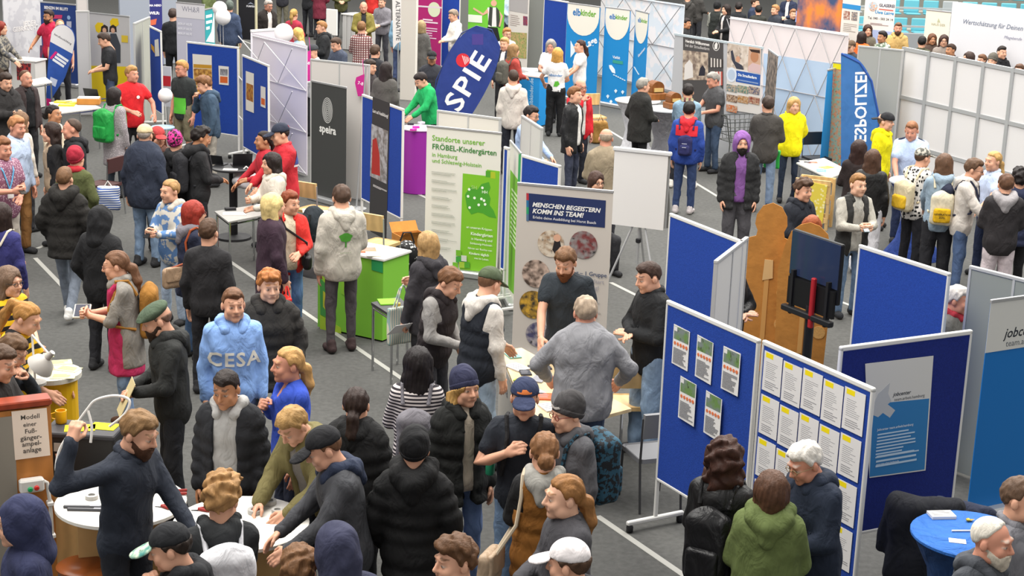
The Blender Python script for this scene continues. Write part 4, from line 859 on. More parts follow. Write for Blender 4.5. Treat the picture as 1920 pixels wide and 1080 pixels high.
# ---- beach flags
def flag(label, foot, outline, m, rz=0.0):
    g = G(*foot); P = Panel.__new__(Panel); P.root = empty('beach_flag', (g.x, g.y, 0), rz, label, 'flag'); P.th = .01; P.k = 0; P.a = rz; P.M = Matrix.Translation((g.x, g.y, 0)) @ Matrix.Rotation(rz, 4, 'Z'); P.I = P.M.inverted(); P.w = 1; P.zt = 2.5
    P.cloth = MB().prism([P.uv(*q) for q in outline], -.005, .005).build('cloth', m, P.root); MB().lathe([(.22, 0), (.22, .03), (.05, .05)], 16).build('base', BLACK, P.root, True); return P
def bez(a, b, c, n=10): return [((1-t)**2*a[0]+2*t*(1-t)*b[0]+t*t*c[0], (1-t)**2*a[1]+2*t*(1-t)*b[1]+t*t*c[1]) for t in [i/n for i in range(n+1)]]
S = flag('tall navy beach flag with red globe', (815, 284), [(812, 232)]+bez((812, 200), (816, 150), (842, 100))+bez((842, 100), (862, 60), (893, 50))+bez((893, 50), (930, 52), (938, 92))+bez((938, 92), (934, 140), (880, 222)), mat('2c3f86', 'fabric', .55, sc=.3))
S.px('dark_square', mat('4a3f8a', rough=.6), [(885, 64), (906, 64), (906, 84), (885, 84)])
o = S.text('SPIE', (860, 212), (921, 113), 'f2f0f0', .02, 0, rot=1, spacing=1.12); o.scale.y *= .82
S.disc('globe', mat('d8303c', rough=.5), (868, 113), 13)
for k in range(4): S.px('globe_line', mat('f0dada'), [(866+k*3.4, 104+k*1), (867.4+k*3.4, 104+k), (873+k*2, 121-k*2), (871.6+k*2, 121-k*2)])
MB().tube([Vector((S.uv(*q)[0], .012, S.uv(*q)[1])) for q in [(811, 262), (811, 200), (818, 150), (842, 99), (866, 62), (893, 49), (922, 56), (938, 90)]], .011, 6).build('pole', mat('26386f', rough=.4), S.root)
U = flag('blue police beach flag with reversed white lettering', (1640, 372), [(1577, 100)]+bez((1580, 100), (1615, 102), (1634, 150))+bez((1634, 150), (1650, 210), (1650, 330))+[(1585, 365), (1577, 330)], mat('3c6fae', 'fabric', .5, sc=.3))
MB().tube([Vector((U.uv(*q)[0], .0, U.uv(*q)[1])) for q in [(1649, 372), (1650, 300), (1648, 220), (1634, 152), (1612, 118), (1578, 101)]], .02, 8).build('pole_sleeve', mat('2a4f9a', rough=.5), U.root)
U.text('BUNDESPOLIZEI', (1602, 352), (1604, 137), 'f2f2f4', .02, 0, rot=1, flip=True)
W = flag('white and blue beach flag with pink foot at left', (90, 212), [(86, 190), (89, 130), (93, 85)]+bez((96, 62), (104, 44), (120, 46))+bez((120, 46), (141, 52), (141, 76))+[(136, 104), (122, 145), (100, 180), (92, 200)], mat('2c52a4', 'fabric', .6, sc=.3))
W.px('white_field', mat('e8e6e8'), [(94, 78)]+bez((97, 60), (105, 45), (120, 47), 6)+bez((120, 47), (140, 54), (140, 76), 6)+[(136, 101)]); W.px('pink_foot', mat('d8267a'), [(86, 184), (97, 186), (92, 199), (87, 198)])
W.text('berufsausbildung', (101, 65), (133, 84), '3a3a44', .01, 0, rot=1); W.px('pink_bar', mat('d8267a'), [(93, 109), (104, 96), (108, 98), (97, 111)])
for k in range(3): W.px('white_bar', mat('e6e8ee'), [(108-k*4, 99+k*5), (129-k*4, 113+k*5), (127-k*4, 117+k*5), (106-k*4, 103+k*5)])
W.px('sticker', mat('c8d0e4'), [(95, 144), (108, 150), (104, 163), (92, 156)])
hb = flag('hanging white pennant banner with dark vertical lettering', (742, 170), [(735, -30), (753, -30), (751, 78), (744, 82), (737, 92)], mat('e2dedb', rough=.7)); MB().tube([(hb.uv(747, 80)[0], .02, 0), (hb.uv(747, 0)[0], .02, hb.uv(747, -30)[1])], .015, 8).build('pole', ALU, hb.root); hb.text('ALTERNATIVE', (742, 2), (743, 76), '4a4a4c', .01, 0, rot=1)
# ================================================================== back right stands
el = pinboard('blue pinboard left of three sky-blue banners', (1021, -4), (1066, 3), 2.2, .3)
for i, (a, b, sh) in enumerate((((1064, 4), (1126, 12), 0), ((1135, 12), (1183, 18), 0), ((1192, 18), (1217, 24), 0))):
    P = rollup('sky-blue banner with white top field, %s of three' % ('leftmost', 'middle one', 'rightmost')[i], a, b, 2.2, '1f86c8'); w = P.w; x0, x1 = a[0], b[0]; ym = (a[1]+b[1])/2
    wf = P.patch('white_field', mat('e8e4d8', rough=.6), [(.03, 2.17)]+[(w*.5+(w*.5-.02)*math.cos(t), 1.95-(.45)*math.sin(t)) for t in [math.pi-math.pi*k/12 for k in range(13)]]+[(w-.02, 2.17)])
    P.text('elb', (x0+(x1-x0)*.16, ym+20), (x0+(x1-x0)*.40, ym+20.5), '1f6fb0', .03, 0, wf); P.text('kinder', (x0+(x1-x0)*.40, ym+20.5), (x0+(x1-x0)*.86, ym+22), '6aa832', .03, 0, wf)
    if i == 0: P.text('Lage', (1098, 90), (1120, 80), 'eef4f8', .03, 0, rot=1); P.px('white_shape', mat('e0ecf4'), [(1070, 76), (1080, 95), (1070, 108)])
    if i == 1:
        P.text('Vielfalt', (1149, 109), (1163, 111), 'e8f2f8', .02); P.px('green_bar', mat('3a9a8a'), [(1149, 112), (1168, 115), (1168, 121), (1149, 118)])
        P.px('plane', mat('e6eff4'), [(1142, 122), (1147, 122), (1153, 130), (1154, 138), (1148, 136), (1143, 128)])
        for k in range(6): P.px('trail', mat('d4e6f0'), [(1150+k*4, 139+k*2), (1153+k*4, 140+k*2), (1153+k*4, 142+k*2), (1150+k*4, 141+k*2)])
        for x, y in ((1137, 180), (1143, 190), (1152, 170), (1165, 172), (1146, 196)): P.px('fish', mat('dcecf4'), [(x, y), (x+3, y-3), (x+6, y), (x+3, y+5)])
    if i == 2: P.text('Gemeinsam', (1197, 108), (1210, 92), 'e8f2f8', .02, 0, rot=1); P.px('trail', mat('d4e6f0'), [(1188, 125), (1190, 125), (1199, 140), (1197, 140)])
mw = truss('white truss display wall with pale map print', (1128, -14), (1284, 9), 2.12, 3, 2, mat('e6e2e2', 'camo', .8, 'd5dce2', .25), '6a6a6c', .12, True)
wb = Panel('photo_banner_display', 'grey display wall with two photo banners', 'banner wall', (1266, 63), (1430, 89), 2.2); wb.box('wall_panel', mat('b4b6ba', rough=.7), 0, wb.w, .05, 2.19, -.01, .01); wb.box('top_rail', mat('b9c6cc', rough=.4), -.01, wb.w+.01, 2.17, 2.21, -.02, .02)
q = wb.px('banner', mat('4c4a4a', rough=.6), [(1281, 69), (1356, 78), (1356, 200), (1280, 200)]); wb.text('Herzlich Willkommen', (1285, 79), (1330, 84), 'ece8e4', .03, 0, q); wb.text('bei der Straußenfarm', (1285, 87), (1330, 92), 'c8c4c2', .01, 0, q); wb.disc('emblem', mat('d8d6d2'), (1343, 86), 9.5, q); wb.disc('emblem_core', mat('3c3a3a'), (1343, 86), 8, q); wb.px('emblem_bird', mat('e4e2de'), [(1340, 92), (1340, 84), (1343, 79), (1346, 82), (1345, 92)], q)
wb.px('photo', mat('c8b8a4', 'photo', .6, '7a6a60', 1.5), [(1281, 94), (1328, 99), (1328, 150), (1280, 150)], q); wb.px('photo_coat', mat('d8d4d0'), [(1284, 122), (1293, 112), (1299, 120), (1300, 145), (1283, 150)], q); wb.px('photo_figure', mat('2a2a34'), [(1313, 128), (1318, 122), (1323, 130), (1322, 142), (1310, 142)], q)
for k in range(9): wb.px('photo_roll', mat('c8c2bc' if k % 2 else '3a3634'), [(1330+k*2.9, 108+k*.4), (1332.9+k*2.9, 108.4+k*.4), (1332.9+k*2.9, 126), (1330+k*2.9, 126)], q)
for k in range(8): wb.px('photo_roll', mat('b85a50' if k % 2 else 'd8ccc4'), [(1333+k*2.8, 134), (1335.8+k*2.8, 134), (1335.8+k*2.8, 160), (1333+k*2.8, 160)], q)
q = wb.px('banner', mat('d8d4d0', rough=.6), [(1365, 80), (1428, 91), (1427, 215), (1363, 205)]); wb.px('photo', mat('b8a898', 'photo', .6, 'd8ccc0', 1.5), [(1365, 81), (1404, 87), (1403, 132), (1364, 126)], q); wb.px('photo', mat('c8a48c'), [(1405, 87), (1427, 91), (1427, 138), (1403, 133)], q)
wb.px('photo_figure', mat('3a3c48'), [(1371, 96), (1375, 94), (1380, 115), (1392, 122), (1396, 131), (1382, 129), (1373, 112)], q); wb.disc('photo_face', mat('c9987c'), (1385, 111), 6, q, 12); wb.disc('photo_face', mat('b5805e'), (1416, 106), 11, q, 14); wb.px('photo_hair', mat('3a2a24'), [(1406, 92), (1426, 94), (1426, 100), (1410, 97)], q); wb.px('photo_shirt', mat('d0b4b4'), [(1404, 125), (1412, 118), (1427, 122), (1427, 138), (1404, 134)], q)
wb.px('blue_field', mat('2b57a4'), [(1382, 132), (1427, 140), (1426, 161), (1381, 153)], q); wb.disc('emblem', mat('d4dce6'), (1373, 140), 14, q); wb.disc('emblem_core', mat('b4c4d6'), (1373, 140), 10, q); wb.text('Die Straußenfarm', (1385, 142), (1420, 148), 'eef2f6', .03, 0, q); wb.plines((1384, 148), (1424, 158), 2, 'b8cce4', .4, 2, q)
for i, c in enumerate(('5a7a80', '2f7a70', '3a4a70', '6a4a3a', 'a8722c', '8a3a2a', 'c8642c')): wb.rect('small_photo', mat(c, 'photo', .6, 'c0a890', 4), (1364+(i % 3)*21, 157+(i//3)*19+(i % 3)*2), (1383+(i % 3)*21, 174+(i//3)*19+(i % 3)*2), q)
nb = rollup('narrow dark banner angled beside welcome wall', (1441, 91), (1459, 104), 2.1, m=mat('4a4644', 'photo', .6, '9a8a7c', 1.5))
tr2 = truss('white and pale blue truss display wall', (1370, 31), (1592, 63), 2.45, 5, 2, mat('e6dcdc', rough=.85), 'a8a6a8', .1, True); tr2.px('blue_field', mat('b7cce4', rough=.85), [(1432, 100), (1592, 124), (1590, 300), (1428, 290)])
cb = rollup('bright blue banner with collage pictures left of flag', (1552, 130), (1578, 124), 2.0, '1f8fd4'); cb.px('collage', mat('c8685a', 'photo', .6, '7ab8b0', 4), [(1562, 128), (1590, 124), (1590, 290), (1554, 300)]); cb.px('yellow_foot', mat('e6d416'), [(1554, 296), (1590, 290), (1590, 310), (1553, 310)])
yb = rollup('yellow topped collage banner behind police flag', (1562, 115), (1657, 127), 2.1, m=mat('7fb0a0', 'photo', .6, 'd08a60', 3)); yb.px('yellow_field', mat('ddd21a'), [(1562, 118), (1657, 129), (1657, 140), (1562, 129)])
# white modular wall
gp2 = partition('grey partition right of police flag', (1611, 85), (1693, 93), 2.45, 'a3a49f', 2)
MW = Panel('modular_screen', 'white modular system wall with grey frame', 'partition', (1697, 87), (1960, 138), 2.45, .06); fm = mat('a5a7a8', rough=.4)
ncol = 5; cwid = MW.w/ncol
for i in range(ncol+1):
    MW.box('post', fm, cwid*i-.035, cwid*i+.035, 0, 2.44, -.035, .035)
    for k in range(16): MW.box('slot', mat('5a5c5e'), cwid*i-.006, cwid*i+.006, .2+k*.14, .25+k*.14, -.037, -.034) if i in (0,) else None
for v in (0.03, .82, 1.60, 2.41): MW.box('rail', fm, 0, MW.w, v-.03, v+.03, -.03, .03)
for i in range(ncol):
    for j, (v0, v1) in enumerate(((.06, .79), (.85, 1.57), (1.63, 2.38))): MW.box('panel', mat('dedcdc' if (i+j) else 'dad8d6', rough=.6), cwid*i+.035, cwid*(i+1)-.035, v0, v1, -.012, .012)
Y = Panel('yellow_banner', 'yellow banner with beige building in blue frame', 'banner', (1711, 130), (1774, 147), 2.0, .03); Y.box('back_board', mat('2a4aa8'), 0, Y.w, .1, 2.0, -.012, .012); Y.box('frame', WHITE, 0, Y.w, 1.98, 2.02, -.02, .02); Y.box('frame', WHITE, Y.w-.03, Y.w, .0, 2.0, -.02, .02); Y.box('frame', mat('2a4aa8'), 0, .03, 0, 2.0, -.02, .02)
q = Y.px('print', mat('e2d31c', rough=.6), [(1716, 137), (1767, 151), (1758, 330), (1706, 320)])
Y.px('building', mat('cfae8c', rough=.7), [(1711, 178), (1733, 163), (1765, 173), (1760, 240), (1708, 226)], q)
for r_ in range(8):
    for c_ in range(9): Y.px('window_row', mat('6a4a34'), [(1714+c_*5.4-r_*.4, 180+r_*6+c_*1.4), (1717+c_*5.4-r_*.4, 180.8+r_*6+c_*1.4), (1717+c_*5.4-r_*.4, 184+r_*6+c_*1.4), (1714+c_*5.4-r_*.4, 183.2+r_*6+c_*1.4)], q); Y.k -= 1
Y.px('white_band', mat('e2ded6'), [(1708, 226), (1760, 240), (1759, 247), (1707, 233)], q); Y.plines((1724, 243), (1757, 268), 5, 'b8a420', .3, 3, q)
BA = rollup('blue railway recruiting banner at right edge', (1872, 152), (1985, 164), 2.0, '2470ba'); 
for tx, a, b in (('WIR', (1908, 190), (1935, 193)), ('VERSTEHEN', (1883, 203), (1950, 211)), ('BAHN', (1893, 218), (1925, 222))):
    BA.px('text_bar', mat('1f4f94'), [(a[0]-4, a[1]-10), (b[0]+4, b[1]-10), (b[0]+4, b[1]+3), (a[0]-4, a[1]+3)]); BA.text(tx, a, b, 'f2f4f6', .04)
for x, y in ((1892, 275), (1912, 285)): BA.disc('photo_face', mat('b8c2cc'), (x, y), 9, None, 14); BA.px('photo_cap', mat('dfe6ea'), [(x-11, y-6), (x-8, y-17), (x+8, y-17), (x+11, y-5)]); BA.px('photo_uniform', mat('26334c'), [(x-12, y+30), (x-10, y+9), (x+8, y+9), (x+12, y+30)])
# ================================================================== top edge background
tri = empty('stand_seating', (0, 0, 0), 0, 'blue and grey spectator seating rows rising behind', 'seating')
SEAT = mat('5fa6b4', rough=.5); SEATW = mat('9aa0a2', rough=.5)
for k in range(9):
    y0 = 45+k*1.1; z0 = .55+k*.42; MB().box(8.6, 34, y0, y0+1.1, 0, z0).build('tier', mat('9a9890'), tri)
    MB().box(8.6, 34, y0+.35, y0+.42, z0+.55, z0+.60).build('tier_rail', SEATW, tri)
cnt = 0
seat_me = MB().rbox(-.22, .22, -.2, .2, .38, .43, .03).rbox(-.22, .22, .14, .2, .43, .78, .02).build('seat', SEAT, tri); seat_me.location = (8.4, 45.5, .55)
for k in range(7):
    for i in range(20):
        o = link('seat', seat_me.data, tri, [SEAT if (i*7+k*3) % 5 else SEATW], True); o.location = (9+i*.56, 45.55+k*1.1, .55+k*.42)
struct('wall_stand', MB().box(8.4, 34, 44.6, 44.8, 0, 1.0).build('wall_stand', mat('8a8d90')))
bw = Panel('fabric_display', 'large white backdrop wall with grey lettering', 'display wall', (1787, 3), (1990, 25), 2.6); bw.box('fabric', mat('d2d2d6', rough=.7), 0, bw.w, .03, 2.6, -.012, .012); bw.text('Wertschätzung für Deinen Beruf', (1804, 44), (1945, 62), '6a7488', .0, .25); bw.text('Pflegeberufe', (1882, 72), (1915, 77), '8a8aa0', 0, .25)
rb = rollup('cream roll-up banner left of white backdrop', (1737, 17), (1784, 22), 2.08, m=mat('ddd8c8', rough=.6)); rb.text('HAUS DER', (1746, 47), (1772, 49), 'a8a48a', .01); rb.px('logo', mat('b0b090'), [(1757, 42), (1760, 34), (1763, 42)])
gl = rollup('white glazier roll-up banner with phone number', (1623, -8), (1681, -3), 2.3, 'e2ded8'); gl.text('GLASEREI', (1648, 12), (1677, 16), '4a4a60', .03); gl.px('red_line', mat('c85a50'), [(1648, 16), (1675, 19), (1675, 21), (1648, 18)]); gl.text('Uwe Lange', (1640, 25), (1675, 29), '4a90c0', .03, .2); gl.text('Tel. 040 - 583 24 14', (1627, 35), (1674, 40), '4a4a4c', .01); gl.plines((1632, 42), (1668, 50), 2, '8a6a6a', .4, 1); gl.disc('logo', mat('a8c8dc', 'photo', .6, 'd0a080', 3), (1637, 12), 9); gl.px('blue_foot', mat('a8b4d8'), [(1632, 55), (1676, 60), (1674, 120), (1630, 112)])
wr = rollup('white roll-up banner with blue header beside fire poster', (1580, -10), (1615, -6), 2.3, 'ded8d0'); wr.px('blue_header', mat('2f86c0'), [(1580, 6), (1614, 11), (1613, 20), (1579, 15)]); wr.px('photo', mat('8a4a3c', 'photo', .6, 'd0c0b0', 4), [(1582, 20), (1594, 21), (1593, 37), (1581, 36)]); wr.px('photo', mat('b8a898', 'photo', .6, '6a6a70', 4), [(1597, 22), (1608, 23), (1607, 39), (1596, 38)]); wr.plines((1582, 42), (1606, 62), 5, 'a8a098', .3, 2)
fp = Panel('fire_poster', 'large poster of flames against dark sky', 'poster', (1498, -16), (1580, -4), 2.4); fp.box('print', mat('3f4f70', 'fire', .6, 'e8863a', .8), 0, fp.w, .1, 2.4, -.012, .012)
def laptop(label, p, z, rz, s=1.0, scr='8a9cc4', raise_=0):
    g = G(*p, z); r = empty('laptop', (g.x, g.y, z), math.radians(rz), label, 'laptop'); MB().rbox(-.17*s, .17*s, -.12*s, .12*s, .001, .018, .008).build('keyboard_base', mat('2c2d30', rough=.4), r); l = MB().add([(-.17*s, .115*s, .018), (.17*s, .115*s, .018), (.17*s, .19*s, .24*s), (-.17*s, .19*s, .24*s), (-.17*s, .125*s, .018), (.17*s, .125*s, .018), (.17*s, .2*s, .24*s), (-.17*s, .2*s, .24*s)], [(0, 1, 2, 3), (4, 7, 6, 5), (0, 4, 5, 1), (1, 5, 6, 2), (2, 6, 7, 3), (3, 7, 4, 0)]).build('lid', mat('1c1d20', rough=.4), r)
    MB().add([(-.155*s, .118*s, .035), (.155*s, .118*s, .035), (.155*s, .184*s, .225*s), (-.155*s, .184*s, .225*s)], [(0, 1, 2, 3)]).build('screen', mat(scr, rough=.2, emit=.25), r); return r
pc = empty('monitor_stand', tuple(G(1511, 46, 1.35)), -.2, 'bright monitor on a stand before fire poster', 'monitor'); MB().rbox(-.3, .3, -.02, .02, 0, .36, .01).build('housing', BLACK, pc); MB().box(-.28, .28, -.026, -.02, .03, .34).build('screen', mat('8a9cd0', rough=.2, emit=.4), pc); MB().tube([(0, .01, -1.35), (0, .01, .02)], .03, 8).build('column', BLACK, pc)
# top left
lw = Panel('photo_display', 'pale grey photo display wall at top left', 'display wall', (3, -30), (78, -36), 2.25); lw.box('fabric', mat('c0bfc2', 'camo', .8, 'b2b1b6', .3), 0, lw.w, .03, 2.25, -.012, .012); lw.text('JEDER', (44, 50), (70, 48), 'd8d4d2', .03); lw.text('GEBRAUCHT', (24, 60), (72, 58), 'd8d4d2', .03)
b1 = rollup('navy recruiting banner behind magenta polo man', (75, 2), (142, 8), 1.86, '26407e'); b1.text('BENZIN IM BLUT?', (83, 16), (127, 17), 'e8e6e8', .04); b1.px('pink_bar', mat('c83a68'), [(98, 28), (117, 28), (116, 35), (97, 35)]); b1.disc('logo', mat('8fb0d8'), (129, 33), 4); b1.px('code_panel', mat('b8bccc'), [(125, 40), (134, 40), (134, 52), (125, 52)]); b1.px('photo', mat('3a4a70', 'photo', .6, '8a3a5a', 2), [(75, 85), (90, 85), (90, 140), (75, 140)])
b2 = rollup('grey banner with two figures and yellow sparks', (163, 22), (243, 30), 2.0, m=mat('b9b7b8', rough=.6)); 
for x, y in ((187, 48), (215, 40)): b2.px('yellow_spark', mat('d8b81c'), [(x-9, y), (x-4, y-6), (x+6, y-5), (x+8, y+6), (x-2, y+14), (x-7, y+10)])
for x, c in ((196, '4a2f38'), (212, '3c4048')): b2.px('photo_hair', mat('2c2220'), [(x-7, 60), (x-6, 50), (x, 46), (x+6, 50), (x+7, 60)]); b2.disc('photo_face', mat('c89c84'), (x, 57), 5, None, 14); b2.px('photo_body', mat(c), [(x-5, 63), (x+6, 63), (x+14, 85), (x+14, 118), (x-6, 118)])
b2.px('yellow_foot', mat('d8bc1c'), [(165, 123), (242, 125), (240, 190), (165, 190)]); b2.px('yellow_card', mat('d0b43a'), [(228, 66), (240, 67), (240, 80), (228, 79)])
partition('grey panel between left photo walls', (143, 20), (166, 20), 2.1, 'b4b3b6', 1); partition('grey end panel left of two figures banner', (143, -20), (163, -20), 2.2, 'c9c4c0', 1)
gw = Panel('plain_screen', 'plain blue-grey wall panel at top left', 'partition', (222, -34), (330, -40), 2.12); gw.box('panel', mat('8f95a0', rough=.8), 0, gw.w, .03, 2.12, -.02, .02)
pb = rollup('purple banner with white capital lettering at top edge', (279, -36), (303, -36), 2.3, m=mat('34357a', rough=.5)); pb.text('MA NERD', (280, 12), (302, 8), 'ece8ee', .05); pb.text('WILR:', (280, 27), (299, 22), 'ece8ee', .05); pb.px('orange_patch', mat('d86a4a'), [(281, 38), (294, 35), (292, 46), (281, 48)])
wp = rollup('pale lilac banner with reversed grey lettering', (330, 3), (384, 8), 2.1, m=mat('bcbcca', rough=.6)); wp.px('white_field', mat('d6d4d8'), [(330, 5), (384, 10), (384, 37), (331, 32)]); wp.text('R&HW', (374, 24), (342, 21), '8a8a98', .0, mirror=True); wp.k += 1
for k in range(3): wp.text('BERUF HILFE', (334, 46+k*9), (360, 47+k*9), 'e2e2ea', .03)
tl = rollup('teal and white banner under the balloons', (384, 17), (402, 13), 2.0, '2f9aa0'); tl.plines((386, 26), (398, 56), 3, 'e2ecec', .5, 2); tl.px('white_curve', mat('dfe3e2'), [(402, 15), (402, 80), (386, 78), (396, 60)])
def balloon(label, p, z, r, colr='eceae8', rim=None):
    g = G(*p, z); b = empty('balloon', (g.x, g.y, 0), 0, label, 'balloon'); MB().lathe([(.004, z-r*1.12), (r*.12, z-r*1.05)]+[(r*math.cos(t), z+r*math.sin(t)) for t in [-1.35+2.75*k/12 for k in range(13)]]+[(.004, z+r)], 18).build('skin', mat(colr, rough=.3), b, True); MB().tube([(0, 0, z-r*1.1), (.02, .0, .0)], .003, 5).build('string', WHITE, b)
balloon('upper white balloon at the top edge', (412, 16), 2.15, .15); balloon('lower white balloon below another balloon', (418, 32), 2.0, .16); balloon('white balloon on a stick beside shorts man', (310, 179), 1.35, .12); balloon('white balloon on top of the truss tower', (532, 62), 2.2, .17)
bs = Panel('black_exhibit_stand', 'black exhibition frame with white emblem', 'display stand', (446, -6), (480, -4), 1.9); bs.box('panel', mat('1e1e22'), 0, bs.w, .9, 1.9, -.012, .012); bs.box('frame_top', mat('3f8f80'), -.02, bs.w+.02, 1.88, 1.93, -.03, .03); bs.text('PUMPEN', (462, 13), (478, 14), 'd8d8dc', .04); bs.px('emblem', mat('8a90a0'), [(464, 8), (470, 4), (477, 9), (470, 7)])
for u in (0, bs.w): bs.box('post', mat('c8c2a0'), u-.02, u+.02, 0, 1.9, -.03, .03)
# top centre stands
cm = Panel('curtain_counter', 'grey pleated counter at the back', 'counter', (655, 24), (705, 30), 1.0, .5); 
for k in range(12): cm.box('pleat', mat('b9b7b5', rough=.8), cm.w*k/12, cm.w*(k+.85)/12, .02, .97, -.26-.012*(k % 2), -.22)
cm.box('counter_top', WHITE, -.03, cm.w+.03, .97, 1.0, -.29, .29); cm.box('body', mat('aaa8a6'), .01, cm.w-.01, .02, .97, -.22, .25)
lf = Panel('leaflet_display', 'white leaflet holder with magenta leaflet', 'leaflet stand', (612, 16), (633, 18), 1.25); lf.box('holder', WHITE, 0, lf.w, .55, 1.25, -.02, .02, r=.015); lf.px('leaflet', mat('b8326a'), [(617, 28), (629, 29), (628, 39), (616, 38)]); lf.box('stand', ALU, lf.w*.45, lf.w*.55, 0, .6, -.02, .02)
wc = Panel('cream_column', 'cream wall column beside the magenta banner', 'partition', (755, -26), (783, -24), 2.5); wc.box('panel', mat('d6d0c6'), 0, wc.w, 0, 2.5, -.05, .05)
mg = rollup('magenta banner with oval emblem', (782, -22), (829, -18), 2.2, 'a8266a'); mg.disc('oval_emblem', mat('d0d6b8'), (814, 18), 14); mg.px('white_band', mat('d8c8d0'), [(784, 10), (828, 13), (828, 16), (784, 13)]); mg.plines((793, 34), (823, 46), 2, 'e6d0dc', .6, 1); mg.plines((797, 50), (820, 75), 5, 'e0c4d4', .4, 2)
pinboard('blue pinboard behind the white shirt man', (829, -22), (864, -20), 2.2, .3); sl = MB().box(-.25, .25, -.2, .2, 0, 5.5).build('column', mat('6a6c68')); sl.location = G(872, 100)[:2]+(0,) if False else tuple(G(872, 96)); sl['kind'] = 'structure'
gr = rollup('bright green banner with dancer figure', (879, -24), (947, -20), 2.2, '6fc03a'); gr.px('figure_shirt', mat('e2e0dc'), [(914, 14), (932, 14), (931, 50), (916, 50)]); gr.px('figure_vest', mat('3a4038'), [(918, 12), (924, 14), (922, 50), (915, 46)]); gr.px('figure_vest', mat('3a4038'), [(930, 12), (936, 20), (938, 52), (931, 50)]); gr.disc('figure_face', mat('d8a88c'), (926, 6), 6, None, 14); gr.px('figure_arm', mat('d8a88c'), [(914, 16), (906, 25), (888, 14), (887, 17), (905, 29), (916, 24)]); gr.px('figure_arm', mat('d8a88c'), [(936, 20), (943, 30), (938, 50), (935, 50), (939, 32)]); gr.px('figure_legs', mat('1e2022'), [(914, 50), (933, 52), (940, 85), (914, 85)]); gr.px('white_label', mat('dfe6d4'), [(878, 27), (904, 29), (904, 43), (878, 41)])
wt = rollup('white text banner right of the green banner', (955, -20), (993, -14), 2.2, 'd8d2cc'); wt.px('grey_header', mat('a8a4a4'), [(955, -10), (990, -6), (989, 26), (955, 20)]); wt.plines((957, 26), (978, 52), 6, 'a89a94', .35, 3); wt.px('photo', mat('4a4a68', 'photo', .6, 'a83a4a', 4), [(981, 30), (989, 31), (989, 48), (981, 47)]); wt.px('photo', mat('8a9a5a', 'photo', .6, 'c0a070', 3), [(958, 60), (988, 62), (987, 110), (957, 108)])
sl = MB().box(-.3, .3, -.25, .25, 0, 5.5).build('column', mat('757772')); sl.location = tuple(G(1008, 150)); sl['kind'] = 'structure'
sk = empty('model_skeleton', tuple(G(779, 88)), 0, 'small cream anatomical skeleton model on stand', 'model'); MB().tube([(0, 0, 0), (0, 0, 1.3)], .015, 6).build('stand_rod', ALU, sk); MB().lathe([(.01, 1.62), (.06, 1.66), (.085, 1.74), (.07, 1.82), (.01, 1.85)], 12).build('skull', mat('ded2bc'), sk, True); MB().tube([(0, 0, 1.05), (0, 0, 1.64)], .025, 6).build('spine', mat('ded2bc'), sk)
for k in range(5): MB().tube([(.13*math.cos(t), .09*math.sin(t), 1.25+.06*k) for t in [2*math.pi*j/12 for j in range(13)]], .01, 5).build('rib', mat('ded2bc'), sk)
for i in (-1, 1): MB().tube([(i*.13, 0, 1.54), (i*.2, 0, 1.25), (i*.19, -.05, .98)], .015, 6).build('arm_bone', mat('ded2bc'), sk); MB().tube([(i*.08, 0, 1.02), (i*.09, 0, .55), (i*.09, 0, .1)], .018, 6).build('leg_bone', mat('ded2bc'), sk)
# ------------------------------------------------------------------ furniture and things on it
def at(px, py, depth): d = ray(px, py); return CAM+d*(depth/d.dot(FW))
def quad_table(label, pts, z, m, leg='chrome', th=.025, name='table', legr=.014, skirt=None, frame=None):
    W_ = [G(*p, z) for p in pts]; c = sum(W_, Vector())/4; r = empty(name, (c.x, c.y, 0), 0, label, 'table'); L = [(w-c).xy for w in W_]
    MB().slab([tuple(l) for l in L], z-th, z).build('table_top', m, r); lm = {'chrome': CHROME, 'black': BLACK, 'wood': WOODL}[leg]
    for l in L: q = l*.9; MB().tube([(q.x, q.y, 0), (q.x, q.y, z-th)], legr, 8).build('leg', lm, r)
    for i in range(4):
        a, b = L[i]*.9, L[(i+1) % 4]*.9; MB().tube([(a.x, a.y, z-th-.03), (b.x, b.y, z-th-.03)], legr*.8, 6).build('frame_rail', lm, r)
    return r
def prop(name, label, cat, p, z, rz=0): return empty(name, tuple(G(*p, z)), math.radians(rz), label, cat)
# ---- wooden traffic-light model
T0 = Panel('model_cabinet', 'wooden pedestrian traffic light model cabinet with sign', 'model', (-70, 760), (91, 741.5), 1.5, .12)
def face(px, py): return T0.uv(px, py)
T0.box('wood_case', WOODO, 0, T0.w, .02, 1.44, -.06, .06); T0.box('top_rail', mat('8f3a22', 'wood', .4), -.02, T0.w+.01, 1.45, 1.5, -.075, .075, r=.01); a = face(33, 930); T0.box('metal_front', mat('8a8378', rough=.5), 0, a[0], .1, 1.40, -.066, -.058)
for y in (800, 890, 895, 920): q = face(12, y); T0.patch('label_strip', WHITE, [(q[0]-.03, q[1]), (q[0]+.05, q[1]), (q[0]+.05, q[1]+.015), (q[0]-.03, q[1]+.015)]); 
T0.k = 12; sg = T0.px('sign', mat('e6d3c2', rough=.7), [(21, 771), (87, 764), (94, 853), (28, 862)])
for tx, a, b in (('Modell', (38, 787), (73, 784.5)), ('einer', (43, 800), (68, 797.5)), ('Fuß-', (46, 812.5), (68, 810)), ('gänger-', (38, 826), (78, 821.5)), ('ampel-', (41, 837), (77, 833)), ('anlage', (43, 849), (77, 845))): T0.text(tx, a, b, '4a4440', .012, 0, sg)
u0, v0 = face(35, 921); u1, v1 = face(80, 891); sb = T0.box('switch_box', mat('d9d6d0', rough=.4), u0, u1, v0, v1, -.13, -.06, r=.012)
